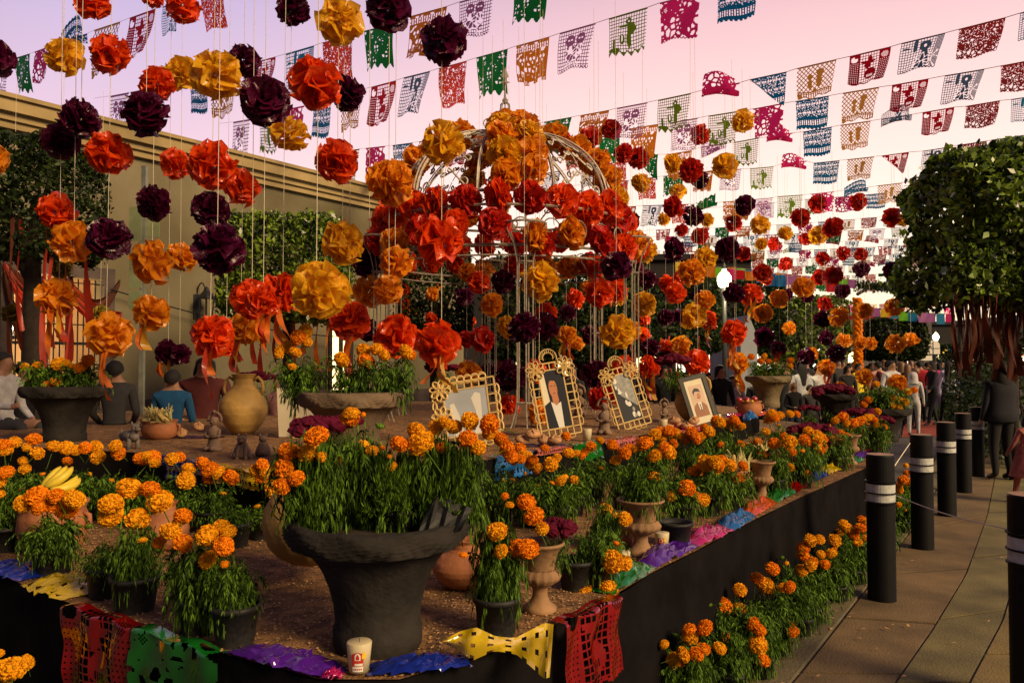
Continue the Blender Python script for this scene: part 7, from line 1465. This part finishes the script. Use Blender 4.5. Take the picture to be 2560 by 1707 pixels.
def person(px, Y, h, pose, top, bottom, hair, face, label, z=0, hairm='hair', grp=None, zx=0, wid=1):
    """face: turn about z, 0 = facing the camera"""
    if pose not in BODY: BODY[pose] = person_mesh(pose)
    me, dz = BODY[pose]; s_ = h / 1.74
    root = thing('person', label, 'person', (Xat(px, Y), Y, z), (0, 0, face), grp); root.scale = (s_ * wid, s_ * wid, s_)
    b_ = link_obj('body', me, root)
    for i, m_ in enumerate([M['skin'], M[top], M[bottom], M['shoe']]): b_.material_slots[i].link = 'OBJECT'; b_.material_slots[i].material = m_
    hz = 1.595 + dz
    if hair == 2:
        MB().lathe([(.01, .115), (.07, .10), (.105, .05), (.115, -.02), (.12, -.12), (.13, -.20)], 16, cap=False).obj('headscarf', M[hairm], root, smooth=True, loc=(0, .02, hz))
    else: link_obj('hair', HAIR[hair], root, loc=(0, -.005, hz), mat_=M[hairm])
    if hair == 3: pass
    return root
CR = 'people standing in the plaza'
PI = math.pi
for a in [(2228, 16.5, 1.68, 'front', 'c_white', 'c_navy', 0, .2, 'broad grey-haired man in white shirt behind the dark planter', 0, 'hair'),
    (2195, 19, 1.66, 'stand', 'c_pink', 'c_black', 0, PI, 'person in a pink shirt seen from behind'), (2146, 19, 1.62, 'stand', 'c_yellow', 'c_black', 0, .3, 'person in a bright yellow shirt beside the marigold column'),
    (2118, 17.5, 1.56, 'stand', 'c_black', 'c_black', 1, .1, 'dark-haired woman in black facing the altar'), (2094, 20, 1.72, 'stand', 'c_grey', 'c_black', 0, .2, 'person in grey with reddish light on the head'), (2106, 22, 1.7, 'front', 'c_black', 'c_black', 0, .1, 'person in a dark jacket and cap behind the woman in black'),
    (2134, 23, 1.66, 'stand', 'c_navy', 'c_black', 1, .4, 'person in navy half hidden by the yellow shirt'), (2252, 20, 1.66, 'stand', 'c_black', 'c_black', 1, PI, 'woman with brown hair behind the white-shirted man', 0, 'hairbrown'),
    (2268, 19.5, 1.60, 'stand', 'c_black', 'c_black', 1, 2.8, 'person with frizzy reddish hair in dark clothes', 0, 'hairbrown'), (2282, 17, 1.42, 'stand', 'c_white', 'c_white', 2, 2.6, 'person wrapped in a pale translucent veil', 0, 'c_white'),
    (2298, 21, 1.68, 'stand', 'c_red', 'c_black', 0, 2.8, 'person in a red shirt among the crowd'), (2306, 22.5, 1.12, 'front', 'c_white', 'c_navy', 0, .3, 'small child in a white T-shirt standing on the plaza'),
    (2335, 24, 1.7, 'front', 'c_black', 'c_black', 0, .2, 'man in black with folded arms behind the pink headscarf'), (2344, 21.5, 1.42, 'stand', 'c_lilac', 'c_lilac', 2, 2.3, 'girl with a magenta headscarf and lilac dress', 0, 'c_magenta'),
    (2370, 20.5, 1.68, 'walk', 'c_lilac', 'c_navy', 0, PI, 'man in an untucked pale lilac shirt seen from behind'), (2392, 22, 1.74, 'stand', 'c_black', 'c_black', 1, 2.9, 'dark-haired woman right of the lilac-shirted man'),
    (2318, 27, 1.66, 'stand', 'c_darkred', 'c_black', 0, .3, 'far person in dark red between red shirt and man in black'), (2326, 30, 1.7, 'stand', 'c_grey', 'c_black', 0, 0, 'far person in grey in front of the corner shop'), (2352, 30, 1.7, 'stand', 'c_black', 'c_black', 1, .4, 'far person above the magenta headscarf'),
    (2210, 27, 1.66, 'stand', 'c_black', 'c_black', 1, 0, 'far person left of the white-shirted man'), (2262, 28, 1.66, 'stand', 'c_navy', 'c_black', 0, 2.8, 'far person in navy below the traffic sign'), (2405, 27, 1.7, 'stand', 'c_darkred', 'c_black', 0, .3, 'far person in dark red before the shrub'),
    (2047, 15, 1.6, 'stand', 'c_white', 'c_navy', 0, .2, 'person in white behind the ribbon of an orange pompom'), (2024, 14.2, 1.22, 'stand', 'c_grey', 'c_black', 0, .1, 'child in a grey and white striped top'), (1982, 13.8, 1.28, 'front', 'c_black', 'c_denim', 1, .2, 'girl with light brown hair in a black top', 0, 'hairbrown'),
    (2005, 15.5, 1.62, 'stand', 'c_white', 'c_black', 1, PI, 'person in white left of the striped child'), (1965, 16.5, 1.6, 'stand', 'c_black', 'c_black', 1, .2, 'person in black behind the light-haired girl'), (2075, 21, 1.66, 'phone', 'c_grey', 'c_black', 0, .2, 'person raising a hand behind the crowd'),
    (2060, 24, 1.7, 'stand', 'c_darkred', 'c_black', 0, 0, 'far person behind the orange ribboned pompom'), (2178, 24, 1.64, 'stand', 'c_navy', 'c_black', 0, .3, 'far person between yellow and pink shirts'), (2240, 24, 1.72, 'stand', 'c_black', 'c_black', 0, 3, 'far person right of the white-shirted man'), (2286, 29, 1.62, 'stand', 'c_pink', 'c_black', 1, .2, 'far person in pink behind the veil'),
    (2420, 19, 1.5, 'walk', 'c_blue', 'c_denim', 0, 2.4, 'person in blue jeans striding past the posts'), (2436, 20, 1.5, 'walk', 'c_denim', 'c_grey', 1, 2.2, 'person with grey trousers behind the walking woman')]:
    a = list(a); lb = a[8]; z = a[9] if len(a) > 9 else 0; hm = a[10] if len(a) > 10 else 'hair'; person(a[0], a[1], a[2], a[3], a[4], a[5], a[6], a[7], lb, z, hm, CR)
rc = random.Random(21)
for i in range(34):
    px = 1955 + 470 * ((i * .618) % 1); Y = rc.uniform(18, 33); tp_ = rc.choice(['c_black', 'c_black', 'c_navy', 'c_grey', 'c_white', 'c_darkred', 'c_pink', 'c_lilac', 'c_black'])
    o = person(px, Y, rc.uniform(1.5, 1.74), rc.choice(['stand', 'stand', 'walk', 'front', 'phone']), tp_, 'c_black', rc.choice([0, 1]), rc.uniform(0, 6.28), 'x', 0, rc.choice(['hair', 'hair', 'hairbrown']), CR); del o['label']
    reg(o, px, HOR - (1.5 - EYE) / Y * FPX, 'distant standing person in ' + {'c_black': 'black', 'c_navy': 'navy', 'c_grey': 'grey', 'c_white': 'white', 'c_darkred': 'dark red', 'c_pink': 'pink', 'c_lilac': 'lilac'}[tp_], 'in the background crowd', 'person', CR)
for a in [(1768, 12.8, 1.62, 'sit', 'c_denim', 'c_black', 0, .5, 'seated man in a blue-grey shirt right of the black frame', .28), (1800, 12.8, 1.66, 'sit', 'c_black', 'c_black', 1, .2, 'seated woman in black beside the man in blue-grey', .36), (1832, 13, 1.5, 'sit', 'c_white', 'c_black', 1, -.3, 'seated person in white and black left of the fruit pot', .3),
    (1430, 11.8, 1.6, 'sit', 'c_black', 'c_black', 0, .3, 'dark-haired seated person behind the suited portrait', .4), (1660, 12.5, 1.6, 'sit', 'c_navy', 'c_black', 1, .1, 'seated person in navy behind the red ribboned pompom', .4), (1560, 12.5, 1.55, 'sit', 'c_black', 'c_black', 1, 0, 'seated dark figure between the petal frames', .35), (1890, 14, 1.5, 'sit', 'c_grey', 'c_black', 0, .2, 'seated person half behind the pale rimmed urn', .3)]:
    person(*a[:9], z=a[9], grp='people sitting behind the altar')
person(8, 7.6, 1.62, 'sitreach', 'c_white', 'c_grey', 0, R(75), 'boy in a white knit sweater reaching toward the shadowed urn', .52, grp='people behind the left altar')
person(62, 8.2, 1.6, 'sit', 'c_black', 'c_black', 0, R(40), 'dark figure between the boy and the shadowed urn', .45, grp='people behind the left altar')
person(288, 8.0, 1.62, 'sit', 'c_grey', 'c_black', 0, R(200), 'curly-haired person in dark grey with back turned', .44, grp='people behind the left altar')
person(432, 8.3, 1.6, 'sit', 'c_blue', 'c_navy', 0, R(190), 'person in a bright blue shirt behind the corn bowl', .36, grp='people behind the left altar')
person(512, 9.0, 1.7, 'sit', 'c_darkred', 'c_darkred', 1, R(10), 'broad person in dark red left of the amphora', .42, grp='people behind the left altar', wid=1.35)
person(700, 9.5, 1.6, 'sit', 'c_pink', 'c_black', 1, R(-30), 'person leaning right of the amphora', .30, grp='people behind the left altar')
w_ = person(2500, 10.6, 1.62, 'stand', 'c_navy', 'c_black', 1, PI + .15, 'long-haired woman in dark jacket walking away beside the posts', wid=1.12)
JK = MB().lathe([(.09, 1.47), (.16, 1.43), (.205, 1.37), (.20, 1.25), (.19, 1.10), (.205, .98), (.215, .86), (.20, .85)], 24, cap=False, flute=.03, fn=9); JK.v = [(x, y * .68, z_) for x, y, z_ in JK.v]; JK.obj('jacket', M['c_navy'], w_, smooth=True)
HB = MB().ball((0, .05, 1.46), .13, 18, 12, sc=(.95, .75, 1.65), jit=.03); HB.obj('loose_hair', M['hair'], w_, smooth=True)
w2_ = person(2562, 8.8, 1.02, 'walk', 'pink', 'pink', 1, PI + .3, 'child in a pink tulle dress cut by the right edge'); MB().lathe([(.12, .30), (.17, .1), (.24, -.15), (.27, -.32)], 20, cap=False, flute=.15, fn=14).obj('skirt', M['pink'], w2_, loc=(0, 0, .85))
finish_labels()
print('objects', len(bpy.data.objects), 'pompoms', sum(o.name.startswith('paper_pompom') for o in bpy.data.objects), 'banners', sum(o.name.startswith('paper_banner') for o in bpy.data.objects), 'plants', NPL)
